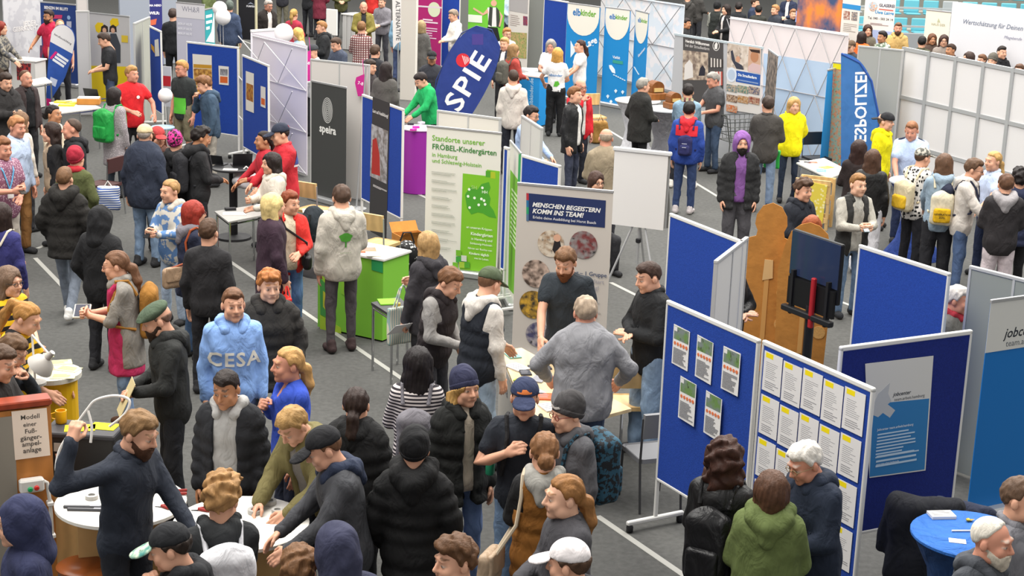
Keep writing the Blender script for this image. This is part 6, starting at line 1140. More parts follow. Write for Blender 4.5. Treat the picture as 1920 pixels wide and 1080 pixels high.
# --- front centre
person('dark-haired woman in black padded coat seen from behind', 668, 725, 176, 1.63, (('puffer', '1d1d1e', {'hem': .66}),), ('pants', BK), ('lowpony', '2c1e19'), ('down', 'down'), 4, build=1.2)
R = person('woman with very long black hair and striped top from behind', 785, 650, 178, 1.68, (('sweater', '3a3338', {'mat': mat('2e2a30', 'stripes', .8, 'd8cfcc', 2.2)}),), ('jeans', '2a2d35'), ('vlong', '1b1516'), ('front', 'front'), 8)
backpack(R, 'grey backpack on the woman with very long black hair', '77747a', z=1.14, w=.27, hgt=.4)
person('person in black knit cap and long black padded coat from behind', 778, 803, 178, 1.70, (('puffer', '161617', {'hem': .52, 'neck': 'bighood'}),), ('pants', BK), ('none', '2a201a'), ('pocket', 'pocket'), 4, hat=('beanie', '1a1a1c'))
R = person('girl with long blond hair in navy beanie and black puffer', 872, 692, 28, 1.70, (('inner', 'b7ab9a'), ('puffer', '1f201f', {'open': .05}),), ('jeans', '56698c'), ('long', 'b08a50'), ('down', 'down'), 6, 6, hat=('beanie', '2e3048'))
q = world(R, np.array((.12, -.25, 1.12))*R['s']); r = empty('water_bottle', tuple(q), 0, 'green water bottle with girl in navy beanie', 'bottle'); MB().lathe([(.03, -.1), (.034, -.09), (.034, .05), (.014, .09), (.014, .11)], 14).build('bottle_body', mat('2f8f6a', rough=.15), r, True); MB().lathe([(.016, .11), (.016, .135)], 12).build('cap', mat('1f6f4a'), r, True)
R = person('boy in navy cap and navy t-shirt holding his backpack strap', 985, 712, -2, 1.80, (('tee', '23272f'),), ('jeans', '5f7590'), ('buzz', '6a4a34'), ('strap', 'down'), 12, 0, hat=('cap', '2c3450'))
cap_mark(R, [(-.045, .072), (.045, .072), (.045, .082), (.018, .082), (.012, .098), (-.012, .098), (-.018, .082), (-.045, .082)], 'd0743a')
backpack(R, 'black backpack worn by the boy in navy cap', '222224', z=1.2)
R = person('boy with glasses in dark printed beanie and grey hoodie', 1063, 740, -58, 1.70, (('hoodie', '56565a'),), ('jeans', '2d3240'), ('short', '4a3526'), ('down', 'down'), 12, 0, glasses='7a2a2a', skin='p', hat=('beanie', '3f3d3e'))
cap_mark(R, [(-.05, .06), (-.01, .066), (.02, .062), (.05, .07), (.04, .082), (.01, .076), (-.02, .084), (-.05, .074)], 'b8b4b0', knit=True)
backpack(R, 'black and blue patterned backpack on boy in printed beanie', '1f2a33', mat('1d2126', 'camo', .7, '2c5266', 2.4), w=.33, hgt=.52, dep=.2)
R = person('woman with bun in brown padded vest seen from behind', 1022, 808, 172, 1.70, (('sweater', '1c1c1e'), ('vest', '80521f', {'neck': 'hood', 'hoodmat': fab('989690'), 'hem': .74}),), ('jeans', '4c648a'), ('bun', '7a5434'), ('front', 'front'), 12, 12)
shoulderbag(R, 1, 'beige leather shoulder bag on woman in brown vest', mat('b79f86', 'leather', .5), mat('c8b8a0', rough=.5), x=.33, y=.12, z=.84, w=.3, hgt=.28)
person('man with tied-back blond hair in dark grey coat facing left', 1058, 890, -74, 1.74, (('coat', '47464a', {'neck': 'collar'}),), ('pants', DK), ('lowpony', '8a5f34'), ('front', 'down'), 8, 0, skin='p')
person('person in white cap and grey hood at the bottom edge', 1062, 1012, -110, 1.68, (('hoodie', '38383c'),), ('jeans', '2d3240'), ('short', '4a3526'), ('front', 'front'), 14, 0, hat=('cap', 'e2dcdc'))
# --- front right
R = person('woman with curly dark brown hair in black leather jacket', 1360, 826, 152, 1.72, (('jacket', '1a1a1b', {'kind': 'leather', 'rough': .45}),), ('pants', BK), ('curlylong', '3c241c'), ('front', 'front'), -4, 10, glasses='702020')
backpack(R, 'black backpack with yellow trim on curly-haired woman', '171719', mat('1a1a1c', 'leather', .4), z=1.12, hgt=.5)
person('woman with brown bob in olive green jacket from behind', 1450, 884, 168, 1.66, (('parka', '5f6c3e', {'neck': 'bighood'}),), ('pants', DK), ('bob', '4f3424'), ('front', 'front'), 2, 10, build=1.1)
R = person('white-haired person with glasses in navy raincoat reading notices', 1500, 834, -62, 1.74, (('parka', '242c3c', {'neck': 'hood'}),), ('pants', '262a34'), ('short', 'd9d4cc'), ('front', 'front'), 26, 0, 6, glasses='8a7a5a', skin='r')
decal(R, None, .0, 1.28, .05, 'd8d0c8', poly=[(-.14, 0), (-.10, 0), (-.10, .02), (-.14, .02)], name='badge')
person('white-haired bearded man in dark grey jacket at bottom right', 1868, 972, 42, 1.74, (('jacket', '45484e', {'neck': 'hood'}),), ('pants', DK), ('recede', 'd6d0c4'), ('front', 'front'), 10, 10, beard='c2b8a8', skin='r')
person('short-haired man in grey shirt cut by the right edge', 1918, 895, 60, 1.78, (('shirt', '7a7a80'),), ('pants', DK), ('fade', '5e4838'), ('down', 'down'), 6)
# --- centre: Horst Busch table
person('bearded man in dark t-shirt behind the light wood table', 1058, 468, -12, 1.86, (('tee', '2d3339'),), ('pants', DK), ('short', '6b4b30'), ('table', 'down'), 26, -8, 4, beard='6b3f24')
person('stout grey-haired man in grey shirt leaning on wooden table', 1098, 555, 176, 1.80, (('shirt', '87878b', {'inf': .03}),), ('jeans', '37435a'), ('short', 'a3907c'), (((.30, -.2, 1.02), (1, .7, -.2), 'relax'), ((.30, -.2, 1.02), (1, .7, -.2), 'relax')), 16, 8, 8, build=1.24, skin='r')
person('man in black fleece with folded arms beside blue board', 1212, 492, -66, 1.84, (('jacket', '1c1d1f', {'neck': 'turtle'}),), ('wide', '7a90a8', mat('7c92aa', 'denim', .85)), ('fade', '3a2820'), ('cross', 'cross'), 20, 0)
person('boy with brown hair in black vest over grey sleeves', 855, 506, 62, 1.72, (('sweater', '94918e'), ('vest', '2b2527', {'neck': 'hood'}),), ('pants', '3c3c40'), ('short', '6b4930'), ('front', 'pocket'), 28, 0, 8)
person('boy in green cap and navy quilted vest over white hoodie', 926, 502, 132, 1.84, (('hoodie', 'cdc6bd', {'neck': None, 'inf': .02}), ('vest', '22262e', {'neck': 'hood', 'hoodmat': fab('d0cac2')}),), ('jeans', '93a4b4'), ('buzz', '6a4a34'), ('down', 'table'), 26, 10, 4, hat=('cap', '4c5740'))
R = person('woman with blond brown hair in dark coat with tote bag', 800, 434, -142, 1.70, (('jacket', '38363a', {'neck': 'hood', 'hem': .72}),), ('pants', DK), ('bob', 'a58355'), ('phone', 'bag'), 14, 0)
held(R, 1, 'leaflet', 'white leaflet held by woman with blond brown hair', 'leaflet', .3, .21, .004, 'dcdcdc', 50, pr='c4ccd8')
tote(R, -1, 'pale tote bag with green leaf-dash pattern', mat('cfc8b6', 'vstripes', .9, '8fa7a4', 2.4), w=.36, hgt=.40, drop=.22, off=(-.06, -.1, 0))
# --- centre left: counter group
R = person('woman with blond bob in purple coat seen from behind', 512, 362, 118, 1.74, (('coat', '3b2a36', {'hem': .62}),), ('jeans', '33405a'), ('bob', 'd9c083'), ('bag', 'down'), 6, 0)
tote(R, -1, 'small red carrier bag held by woman in purple coat', mat('d83028', rough=.5), w=.24, hgt=.26, drop=.12, name='carrier_bag')
R = person('woman with red-brown short hair in bright red jacket', 545, 358, 22, 1.64, (('inner', 'd8cbb2'), ('jacket', 'd8352f', {'open': .08}),), ('jeans', '5a7aa6'), ('short', '7a3c22'), ('down', 'front'), 10, 30, shoes='b8b0a8')
shoulderbag(R, 1, 'black leather shoulder bag on woman in red jacket', mat('1d1c1e', 'leather', .45), mat('1d1c1e', rough=.5), x=.2, y=-.14, z=.95, cross=True)
R = person('bearded man in pale grey hoodie with green tree print', 640, 346, -158, 1.84, (('hoodie', 'bdb6aa', {'inf': .04}),), ('slim', '4c474a'), ('short', '4c382c'), ('front', 'down'), 16, -8, beard='4a3428', shoes='3a2c2c')
decal(R, None, 0, 1.24, .1, '4f9a35', True, poly=[(.07*math.cos(t)*(1+.15*math.sin(5*t)), .05*math.sin(t)+.02) for t in [k*.3 for k in range(21)]], name='tree_print')
decal(R, None, 0, 1.24, .1, '3f8a2c', True, poly=[(-.008, -.09), (.008, -.09), (.008, -.02), (-.008, -.02)], name='tree_print')
decal(R, '- - - - - -', 0, 1.09, .035, '6aa04a', True)
# --- left middle
R = person('boy in black quilted jacket walking away at left', 120, 313, 176, 1.74, (('puffer', '23211f', {'neck': 'bighood'}),), ('jeans', '6c7480'), ('fade', '6b4d34'), ('pocket', 'pocket'), 4, 0, legs='walk', shoes='d8d6d2')
person('person in black hoodie with hood up walking away', 190, 388, 160, 1.70, (('hoodie', '1e1e20', {'neck': None, 'inf': .04}),), ('pants', '26262a'), ('none', '2a201a'), ('pocket', 'pocket'), 8, hat=('hoodup', '1e1e20'))
R = person('young woman with tied blond hair in blue patterned fleece', 317, 336, -32, 1.66, (('jacket', 'b8b4ae', {'mat': mat('c9c4ba', 'camo', .9, '5c7fae', .8), 'neck': 'hood', 'hoodmat': fab('c0b8ac')}),), ('jeans', '8a97a8'), ('tied', 'a58052'), ('phone', 'phone'), 10, -6)
held(R, 1, 'phone', 'black phone held by woman in blue patterned fleece', 'phone', .075, .15, .01, '1c1c1e', 40)
R = person('woman with red hair in navy quilted vest and brown bag', 364, 376, 122, 1.70, (('sweater', '23273a'), ('vest', '242a40', {'neck': 'hood', 'hoodmat': fab('77737a'), 'hem': .74}),), ('jeans', '3c5472'), ('bob', '8f2e22'), ('front', 'front'), 8, 0, glasses='6a2a2a')
shoulderbag(R, -1, 'beige shoulder bag with rust strap on woman in navy vest', mat('a58a70', 'leather', .5), mat('9c4a28', rough=.5), x=.1, y=.27, z=.98, w=.25, hgt=.26)
person('boy in black sweater with short brown hair from behind', 390, 410, 172, 1.76, (('sweater', '29282a'),), ('pants', '222226'), ('fade', '4c3626'), ('down', 'down'), 4)
R = person('dark-haired person in indigo sweater at left edge', 2, 380, 170, 1.68, (('sweater', '33336a'),), ('pants', BK), ('bob', '2c1f1b'), ('down', 'front'), 6)
shoulderbag(R, 1, 'cream shoulder bag on person in indigo sweater', mat('c9b896', 'leather', .5), mat('ddd2be', rough=.5), x=.02, y=.26, z=1.0, w=.24, hgt=.2, cross=True)
R = person('man in patterned pink shirt with blue lanyard at left edge', 6, 257, 48, 1.82, (('sshirt', '8a5a70', {'mat': mat('87596f', 'floral', .8, 'cdb2bc')}),), ('pants', 'b8aea4'), ('short', '7a5034'), ('phone', 'front'), 14, 8, skin='r', build=1.1, shoes='a85f2a')
held(R, -1, 'phone', 'dark phone held by man with blue lanyard', 'phone', .075, .15, .01, '2a2420', 55)
for i in (-1, 1):
    bv = BVHTree.FromPolygons(R['outer'][1].tolist(), R['outer'][2].tolist()); pp = []
    for q in ((i*.07, -.02, 1.47), (i*.06, -.12, 1.38), (i*.03, -.16, 1.25), (0, -.16, 1.16)):
        l, n, _, _ = bv.find_nearest(Vector(R['T'](*q))); pp.append(l+n*.012)
    MB().tube(pp, .009, 6).build('lanyard', mat('5fa6d0', rough=.6), R['root'])
o = MB().box(-.04, .04, -.004, .004, -.1, 0).build('name_badge', mat('d8d8d6'), R['root']); o.location = pp[-1]+Vector((0, -.02, 0))
man_lanyard = R
person('fair man in light blue shirt and brown trousers at left', 33, 218, 62, 1.84, (('shirt', 'b7c6de'),), ('pants', '8a6238'), ('short', 'a5714a'), ('down', 'down'), 14, 0, skin='r')
person('dark-haired woman in beige top and black trousers', 96, 229, -64, 1.68, (('sweater', 'a8927a', {'slv': 0, 'vneck': .07}), ('cardigan', '201f20', {'open': .14, 'neck': None, 'hem': .9})), ('pants', '1d1d20'), ('long', '2b1d18'), ('down', 'down'), 4, 0)
person('man with receding hair in black hooded jacket facing left', 133, 222, -72, 1.78, (('jacket', '1f1f22', {'neck': 'hood'}),), ('pants', DK), ('recede', '4a3a30'), ('down', 'down'), 8, 0, skin='r')
person('woman with tied black hair in cream top near table', 100, 196, 70, 1.66, (('blouse', 'd8cbb4'),), ('pants', DK), ('bun', '1d1513'), ('front', 'front'), 6, 0, skin='t')
person('long-haired woman behind the fair man in light blue shirt', 38, 209, 150, 1.66, (('sweater', 'c8beb2'),), ('pants', DK), ('long', '70543c'), ('down', 'down'), 4)
person('person in red knit cap and red scarf with olive jacket', 141, 276, 166, 1.66, (('jacket', '4d5230', {'neck': 'scarf', 'hoodmat': fab('b02a34')}),), ('jeans', '33405a'), ('none', '5a2020'), ('pocket', 'pocket'), 4, hat=('beanie', '9c2536'))
R = person('woman in grey patterned coat wearing green backpack', 214, 163, 152, 1.68, (('coat', '8c8588', {'mat': mat('8f888b', 'floral', .85, 'b5aeb0')}),), ('pants', '2a3038'), ('bob', '231a1a'), ('down', 'down'), 6, 0)
backpack(R, 'bright green backpack on woman in grey patterned coat', '1f8f3e', mat('1f8f3e', 'leather', .5), w=.32, hgt=.5, dep=.18)
R = person('man in beige cap, navy jacket and blue jeans from behind', 272, 233, 158, 1.84, (('jacket', '2b3140', {'neck': 'collar'}),), ('jeans', '6a7e96'), ('rim', '8a8078'), ('down', 'down'), 14, 20, build=1.3, hat=('cap', 'c6b48e'))
person('woman in red cap and scarf beyond the beige cap man', 296, 238, 30, 1.66, (('jacket', '6a4a40', {'neck': 'scarf'}),), ('pants', DK), ('long', '5a3424'), ('down', 'down'), 10, hat=('cap', 'a83c3c'))
R = person('person in black beanie with pink lettering and black jacket', 328, 246, 172, 1.66, (('jacket', '222224', {'neck': 'hood'}),), ('pants', BK), ('none', '2a201a'), ('pocket', 'pocket'), 4, hat=('beanie', '262226', mat('2a2228', 'camo', .8, 'd83a90', 2.6)))
R = person('boy in black hooded jacket with black backpack facing right', 378, 238, 118, 1.78, (('jacket', '232325', {'neck': 'bighood'}),), ('pants', '222226'), ('messy', '1e1715'), ('front', 'front'), 14, 0, skin='t')

backpack(R, 'black backpack with orange tag on boy facing right', '26262a', hgt=.5)
# --- upper left
R = person('man in red t-shirt with white chest badge', 247, 123, 28, 1.80, (('tee', 'd3262c'),), ('pants', BK), ('short', 'a57c4a'), ('front', 'side'), 6, 26, skin='r', build=1.08)
decal(R, None, .07, 1.29, .03, 'f0e8e4', poly=circ(0, 0, .028, n=14), name='badge')
R = person('man with glasses in black and green t-shirt and shorts', 340, 113, -28, 1.80, (('tee', '2c3030'),), ('shorts', '77715a'), ('short', 'b88850'), ('down', 'down'), 8, -8, glasses='333333', skin='r')
decal(R, None, 0, 1.1, .1, '58b83a', poly=[(-.13, -.2), (.13, -.2), (.13, .07), (-.13, .07)], name='green_print')
R = person('boy in slate blue hoodie with hand at mouth', 378, 143, -72, 1.78, (('hoodie', '3f5266'),), ('pants', '9a948a'), ('messy', '7a5334'), ('chin', 'down'), 22, 0, 4)
decal(R, None, .02, 1.2, .1, '8fc0dc', True, poly=circ(0, 0, .05, .07, 14), name='print')
person('man in black t-shirt looking down before grey banner', 190, 62, -72, 1.84, (('tee', '2c2c2f'),), ('jeans', '39435a'), ('short', '3c2e28'), ('front', 'front'), 26, 0, 2)
person('man in magenta polo shirt leaning on white counter', 90, 18, -24, 1.84, (('polo', 'c22748'),), ('pants', '2a2a30'), ('short', '2f2220'), ('side', 'down'), 10, -10, glasses='222222', beard='3a2a22', skin='t')
person('person behind the white and blue beach flag', 112, 36, 20, 1.76, (('polo', 'c22748'),), ('pants', '2a2a30'), ('recede', '8a6a4a'), ('down', 'down'), 6)
R = person('man in dark padded jacket looking at phone at left edge', 12, 137, 48, 1.84, (('puffer', '2c2a2a'),), ('pants', DK), ('short', '33251e'), ('phone', 'phone'), 22, 0)
held(R, 1, 'phone', 'phone held by man in dark padded jacket', 'phone', .075, .15, .01, '1c1c1e', 40)
person('man in open dark brown jacket over black t-shirt', 48, 131, 52, 1.73, (('inner', '1c1c1e'), ('jacket', '3a3030', {'open': .09}),), ('pants', DK), ('recede', '5a4030'), ('down', 'down'), 6, 0, skin='r')
person('red-haired person in grey patterned shirt at left edge', 2, 40, 80, 1.74, (('shirt', '5a5a5c', {'mat': mat('4e4e50', 'camo', .85, '8a8478', 1.2)}),), ('pants', '5a4a40'), ('bob', '7a2a1e'), ('table', 'table'), 8)
person('man in black shirt standing behind pale lettered banner', 324, 16, 172, 1.82, (('sweater', '202124'),), ('pants', BK), ('short', '3a2c26'), ('down', 'down'), 4)
person('man in navy jacket and grey beanie turned away', 430, 2, 176, 1.82, (('jacket', '3a465e'),), ('pants', '2c2a2c'), ('none', '3a2c26'), ('down', 'down'), 4, 20, hat=('beanie', '5a625c'))
# --- behind the truss wall and upper centre
person('grey-haired man with glasses in open black jacket looking down', 505, 0, 42, 1.80, (('inner', 'dcd6d0'), ('puffer', '2a2523', {'open': .06, 'neck': 'collar'}),), ('pants', DK), ('short', 'a59c94'), ('down', 'down'), 22, 0, glasses='333333', skin='r')
person('ponytailed woman in plum and red sweater from behind', 551, 16, 168, 1.68, (('sweater', 'a83044'),), ('pants', DK), ('pony', 'a8854a'), ('front', 'front'), 6)
person('blonde woman in pale blue jacket near white balloon', 556, 52, -70, 1.66, (('jacket', 'a8c4d8', {'neck': 'collar'}),), ('pants', DK), ('long', 'd0ac60'), ('front', 'front'), 14)
person('person in dark cap between truss and grey partition', 585, 84, -40, 1.74, (('jacket', 'd8d8d8', {'neck': 'collar'}),), ('pants', DK), ('buzz', '3a2c26'), ('front', 'front'), 14, hat=('cap', '3a3c40'))
person('boy in black hooded jacket behind grey partition facing left', 602, 39, -72, 1.78, (('jacket', '27282a', {'neck': 'hood'}),), ('pants', DK), ('fade', '9a6c40'), ('front', 'front'), 12)
person('boy in slate jacket with blue shoulder stripe behind partition', 627, 71, -42, 1.74, (('jacket', '434a5a', {'neck': 'collar'}),), ('pants', DK), ('short', '4a382c'), ('front', 'front'), 24)
person('bald man in olive jacket standing behind counter', 682, 3, 8, 1.82, (('inner', '2a2a2e'), ('jacket', '7c7238', {'open': .05}),), ('pants', '30303a'), ('rim', '8a6a4a'), ('front', 'front'), 14, 0, skin='r')
person('man in checked shirt seen from behind', 678, 40, 174, 1.78, (('shirt', 'b8a8a0', {'mat': mat('d6cac4', 'plaid', .85, '8a5a58', 1.6)}),), ('jeans', '33405a'), ('short', '7a5634'), ('front', 'front'), 6)
person('person in grey sweater with name badge beside olive jacket', 716, -6, -20, 1.76, (('sweater', '77747a'),), ('pants', '3a3a40'), ('short', '6a5a50'), ('front', 'front'), 12)
person('brown-haired man between checked shirt and grey partition', 704, 84, 160, 1.74, (('jacket', '2c2c30'),), ('pants', DK), ('short', '4a3628'), ('front', 'front'), 10)
person('dark-haired man facing right beyond ring-logo banner', 697, 112, 60, 1.64, (('jacket', '3a3436'),), ('pants', DK), ('short', '33261f'), ('front', 'front'), 16)
person('woman with long black hair in grey blazer from behind', 724, 116, 160, 1.76, (('jacket', '55524f', {'neck': 'collar'}),), ('pants', DK), ('long', '241b1a'), ('down', 'down'), 6)
person('person in blue shirt behind hanging white banner', 752, 14, 160, 1.78, (('shirt', '7fa3bc'),), ('jeans', '3a4666'), ('short', '5a4434'), ('down', 'down'), 6)
person('blond woman in grey knit dress seen from behind', 790, 38, 172, 1.70, (('dress', '5a5855', {'hem': .32}),), ('pants', '4a4846'), ('bob', '9a8460'), ('down', 'down'), 6)
person('grey-haired man in white shirt looking down', 848, 18, -62, 1.84, (('shirt', 'e8e2da'),), ('pants', '33343c'), ('short', '8a7a6a'), ('front', 'front'), 20)
person('smiling boy in black cap and dark quilted jacket', 810, 96, 4, 1.64, (('puffer', '33343a', {'neck': 'collar'}),), ('pants', DK), ('buzz', '2a1d18'), ('pocket', 'pocket'), 8, skin='t', hat=('cap', '222224'))
person('person in bright green jacket leaning over purple counter', 783, 138, -58, 1.72, (('jacket', '22a85e', {'neck': 'turtle'}),), ('pants', '2a2a30'), ('short', '241b1a'), ('table', 'table'), 30, 0, 12)
person('woman with reddish hair and glasses behind beach flag', 951, 52, 20, 1.70, (('blouse', 'e2d8d0'),), ('pants', DK), ('short', 'a5703c'), ('down', 'down'), 8, glasses='5a3a2a')
person('blond man beside reddish-haired woman behind beach flag', 946, 70, -20, 1.72, (('inner', 'e6e2de'), ('jacket', '2e3440', {'open': .05}),), ('pants', DK), ('short', 'b08d58'), ('down', 'down'), 8)
R = person('woman with red patterned scarf and grey backpack facing right', 963, 82, 122, 1.68, (('jacket', 'a8443c', {'neck': 'scarf', 'hoodmat': mat('b83c40', 'floral', .9, 'e8d8d0')}),), ('pants', 'b8902c'), ('long', '8a6a44'), ('front', 'front'), 4)
backpack(R, 'grey backpack on woman with red patterned scarf', '5c5a52')
person('boy in off-white hoodie with black arm bands from behind', 963, 131, 172, 1.78, (('hoodie', 'cfc8be'),), ('pants', '23262e'), ('fade', '3a2a20'), ('down', 'down'), 4, 20)
person('dark-haired man in light blue shirt behind grey partition', 1000, 199, 62, 1.74, (('shirt', 'a9bedd'),), ('pants', DK), ('short', '241c1a'), ('table', 'table'), 14, 0, 8, glasses='333333')
R = person('grey-haired woman in printed white t-shirt behind others', 1033, 74, -10, 1.70, (('tee', 'e4e2e0'),), ('pants', BK), ('bob', '8a8580'), ('front', 'front'), 16, skin='r')
R = person('blonde woman in printed white t-shirt and black skirt', 1046, 89, 168, 1.72, (('tee', 'e8e6e4', {'hem': .9}),), ('wide', '19191b', mat('19191b', 'fabric')), ('bob', 'c9964c'), ('front', 'side'), 4)
decal(R, None, -.06, 1.02, .1, '5fb53a', True, poly=[(-.09, 0), (-.02, .0), (.03, .05), (.0, .11), (-.06, .1)], name='green_print')
decal(R, 'elbkinder', 0, 1.22, .07, '2a7fc0', True)
person('dark ponytailed woman in white t-shirt facing left', 1088, 74, -72, 1.70, (('tee', 'ece8e6'),), ('pants', '23242a'), ('lowpony', '3a231c'), ('front', 'table'), 6)
person('woman with glasses seated behind beige banner', 1120, 322, 28, 1.66, (('sweater', '54404a'),), ('pants', DK), ('bob', '3f2a22'), ('front', 'front'), 12, legs='sit', glasses='222222')
person('bald man in taupe sweater seen from behind', 1137, 240, 178, 1.80, (('sweater', '8c7f6a'),), ('pants', '3a3a40'), ('rim', '9a8a78'), ('front', 'front'), 12, 0, 4, build=1.2, skin='r')
person('boy in black leather jacket over white shirt and jeans', 1078, 162, 62, 1.78, (('inner', 'dedad4'), ('jacket', '222223', {'open': .07, 'kind': 'leather', 'rough': .5, 'hem': .72}),), ('jeans', '2b3040'), ('short', '7a5030'), ('down', 'down'), 4)
person('balding man with glasses in bright red jacket', 1090, 148, 28, 1.76, (('inner', 'd8d4ce'), ('jacket', 'cf2430', {'open': .06}),), ('pants', '23252e'), ('rim', '6a5040'), ('chin', 'down'), 8, 0, glasses='333333', skin='r')
person('grey-haired man in long black jacket facing right', 1207, 146, 118, 1.76, (('parka', '2a2a28', {'neck': 'collar', 'hem': .70}),), ('pants', '1e1e20'), ('short', '8c8880'), ('front', 'pocket'), 8, 0, build=1.08, shoes='1c1a1a')
person('dark-haired person in pale denim jacket from behind', 1291, 157, 172, 1.74, (('jacket', '7f9aae', {'neck': 'scarf', 'hoodmat': mat('d8ccb0', 'plaid', .9, '8a8a6a')}),), ('slim', '222226'), ('short', '1e1716'), ('table', 'table'), 10, legs='wide', shoes='d0ccc4')
R = person('boy in red, white and blue tracksuit seen from behind', 1293, 190, 166, 1.74, (('jacket', '2b4694', {'neck': 'hood', 'hoodmat': fab('d22a34'), 'inf': .036, 'hem': .8}),), ('pants', '2f3f63'), ('short', '1c1615'), ('down', 'down'), 4, 0, shoes='b8b0b0')
decal(R, None, 0, 1.36, .1, 'd62a36', True, poly=[(-.17, -.1), (.17, -.1), (.17, .06), (-.17, .06)], name='red_yoke')
bp81 = backpack(R, 'dark blue drawstring bag on boy in tracksuit', '2a2c58', w=.24, hgt=.32, dep=.08, z=1.12)
bag_text(bp81, ['-----', '----'], .05, 'd8d8e6', .09, .03)
person('grey-haired man in charcoal polo shirt and jeans', 1334, 136, -68, 1.78, (('polo', '4a4a4c'),), ('jeans', '35455c'), ('short', '8f8a84'), ('table', 'front'), 22, 0, 2, build=1.12, skin='r')
# --- right
person('bearded man in purple hoodie with hood up and black puffer', 1393, 249, 0, 1.78, (('inner', '7d5290', {'inf': .02}), ('puffer', '2a2a2b', {'open': .075, 'neck': 'collar'}),), ('wide', '4a484c', fab('4c4a4e')), ('none', '1c1614'), ('down', 'down'), 10, 0, beard='1c1614', skin='l', hat=('hoodup', '85599a'))
R = person('man in dark grey suit jacket seen from behind', 1441, 180, 164, 1.82, (('jacket', '45423f', {'neck': 'collar', 'hem': .76}),), ('jeans', '6f819a'), ('short', '3a2d26'), ('front', 'front'), 6, 20)
tote(R, 1, 'bright green carrier bag held by man in suit jacket', mat('2fae4a', rough=.5), w=.26, hgt=.3, drop=.1, name='carrier_bag', off=(.1, -.1, -.05))
person('woman with blond bob in bright yellow hoodie', 1490, 182, 0, 1.70, (('hoodie', 'e8dc0e', {'inf': .035}),), ('slim', '2c3648'), ('bob', 'b48f58'), ('back', 'back'), 8, 6)
person('smiling boy in dark jacket behind cardboard figure', 1508, 335, 38, 1.74, (('jacket', '23262e', {'neck': 'hood'}),), ('jeans', '33405a'), ('messy', '4f3a2c'), ('front', 'front'), 10)
person('person with auburn hair beside cardboard figure', 1524, 404, 150, 1.62, (('sweater', '7a3c20'),), ('jeans', '3a4a68'), ('long', '8a4420'), ('front', 'front'), 4)
R = person('boy in black padded vest holding a phone', 1611, 325, 14, 1.76, (('inner', 'a8a69e', {'inf': .014}), ('sweater', 'b3afa4', {'open': .05}), ('vest', '30302f', {'open': .07}),), ('jeans', '5c728c'), ('fade', '8a6238'), ('phone', 'phone'), 8, 10, skin='p', shoes='2a2c30')
held(R, 1, 'phone', 'pale phone held by boy in black padded vest', 'phone', .075, .16, .01, '4a5a60', 60, pr='b8c8cc')
R = person('woman with very long dark brown hair by police flag', 1612, 262, 168, 1.68, (('sweater', '2c2322'),), ('jeans', '30323c'), ('vlong', '33211d'), ('front', 'front'), 2)
person('woman with long brown hair in black leather jacket', 1638, 280, 166, 1.68, (('jacket', '1f1e1e', {'kind': 'leather', 'rough': .45}),), ('wide', 'd8d6da', fab('d8d6da')), ('long', '4c3426'), ('down', 'down'), 4)
person('man in yellow hoodie and black cap by police flag', 1662, 211, 60, 1.76, (('hoodie', 'e6d90f'),), ('pants', '6a6660'), ('buzz', '5a4434'), ('down', 'down'), 6, hat=('capback', '232326'))
R = person('policeman in light blue shirt with dark epaulettes', 1710, 228, -14, 1.82, (('sshirt', 'b9cbe8'),), ('pants', '2a3450'), ('fade', '8a5c3c'), ('table', 'table'), 18, -10, 6, skin='r', build=1.06)
for i in (-1, 1):
    p = R['T'](i*.13, .012, 1.405+.085); bx = MB().rbox(-.055, .055, -.03, .03, 0, .016, .006).build('epaulette', fab('262c40'), R['outer'][0]); bx.location = p; bx.rotation_euler = (0, i*.35, 0)
R = person('boy in camouflage cap and black and white patterned t-shirt', 1733, 277, 122, 1.71, (('tee', '1e1e20', {'mat': mat('1e1e20', 'tri', .8, 'd8d4ce', 1.7), 'inf': .025}),), ('pants', '212126'), ('buzz', '4a3628'), ('table', 'table'), 10, 0, 4, hat=('cap', '8a8a80', mat('5c5c56', 'camo', .85, 'b8b4a8', 2.2)))
backpack(R, 'cream drawstring bag with yellow patch on patterned t-shirt boy', 'cdbf9e', w=.32, hgt=.42, dep=.14, z=1.14, pocketc='d8ac28')
R = person('girl in grey-blue hoodie seen from behind with drawstring bag', 1772, 288, 172, 1.78, (('hoodie', '8fa2b2'),), ('wide', '26262a', fab('26262a')), ('long', '5c4230'), ('table', 'table'), 10)
bag112 = backpack(R, 'cream drawstring bag with yellow lettered patch', 'd9cfb4', w=.30, hgt=.44, dep=.13, z=1.12, pocketc='d9ab1e')
bag_text(bag112, ['GENERATION', 'ZOLL'], .034, '2a2620', .125, -.075)
R = person('boy with glasses in white hoodie and dark jeans', 1832, 298, 68, 1.78, (('hoodie', 'cfc8c0'),), ('jeans', '44587a'), ('short', '5a4230'), ('table', 'front'), 14, 0, 4, glasses='222222')
backpack(R, 'dark navy backpack with bottle on boy in white hoodie', '262a3c', hgt=.46)
person('blonde policewoman in light blue shirt facing left', 1864, 283, -62, 1.70, (('sshirt', 'bccbe6'),), ('pants', '2a3450'), ('lowpony', 'b9935a'), ('table', 'table'), 8, 0)
person('boy in dark jacket with grey hood seen from behind', 1888, 326, 172, 1.72, (('jacket', '2e2b2d', {'neck': 'bighood', 'hoodmat': fab('9a9698'), 'inf': .045}),), ('wide', 'c0b4b8', fab('c2b6ba')), ('short', '5a3d2a'), ('front', 'front'), 10)
person('person with curly black hair in navy jacket at right edge', 1915, 317, 172, 1.64, (('puffer', '262c44'),), ('pants', BK), ('curly', '1c1514'), ('front', 'front'), 8)
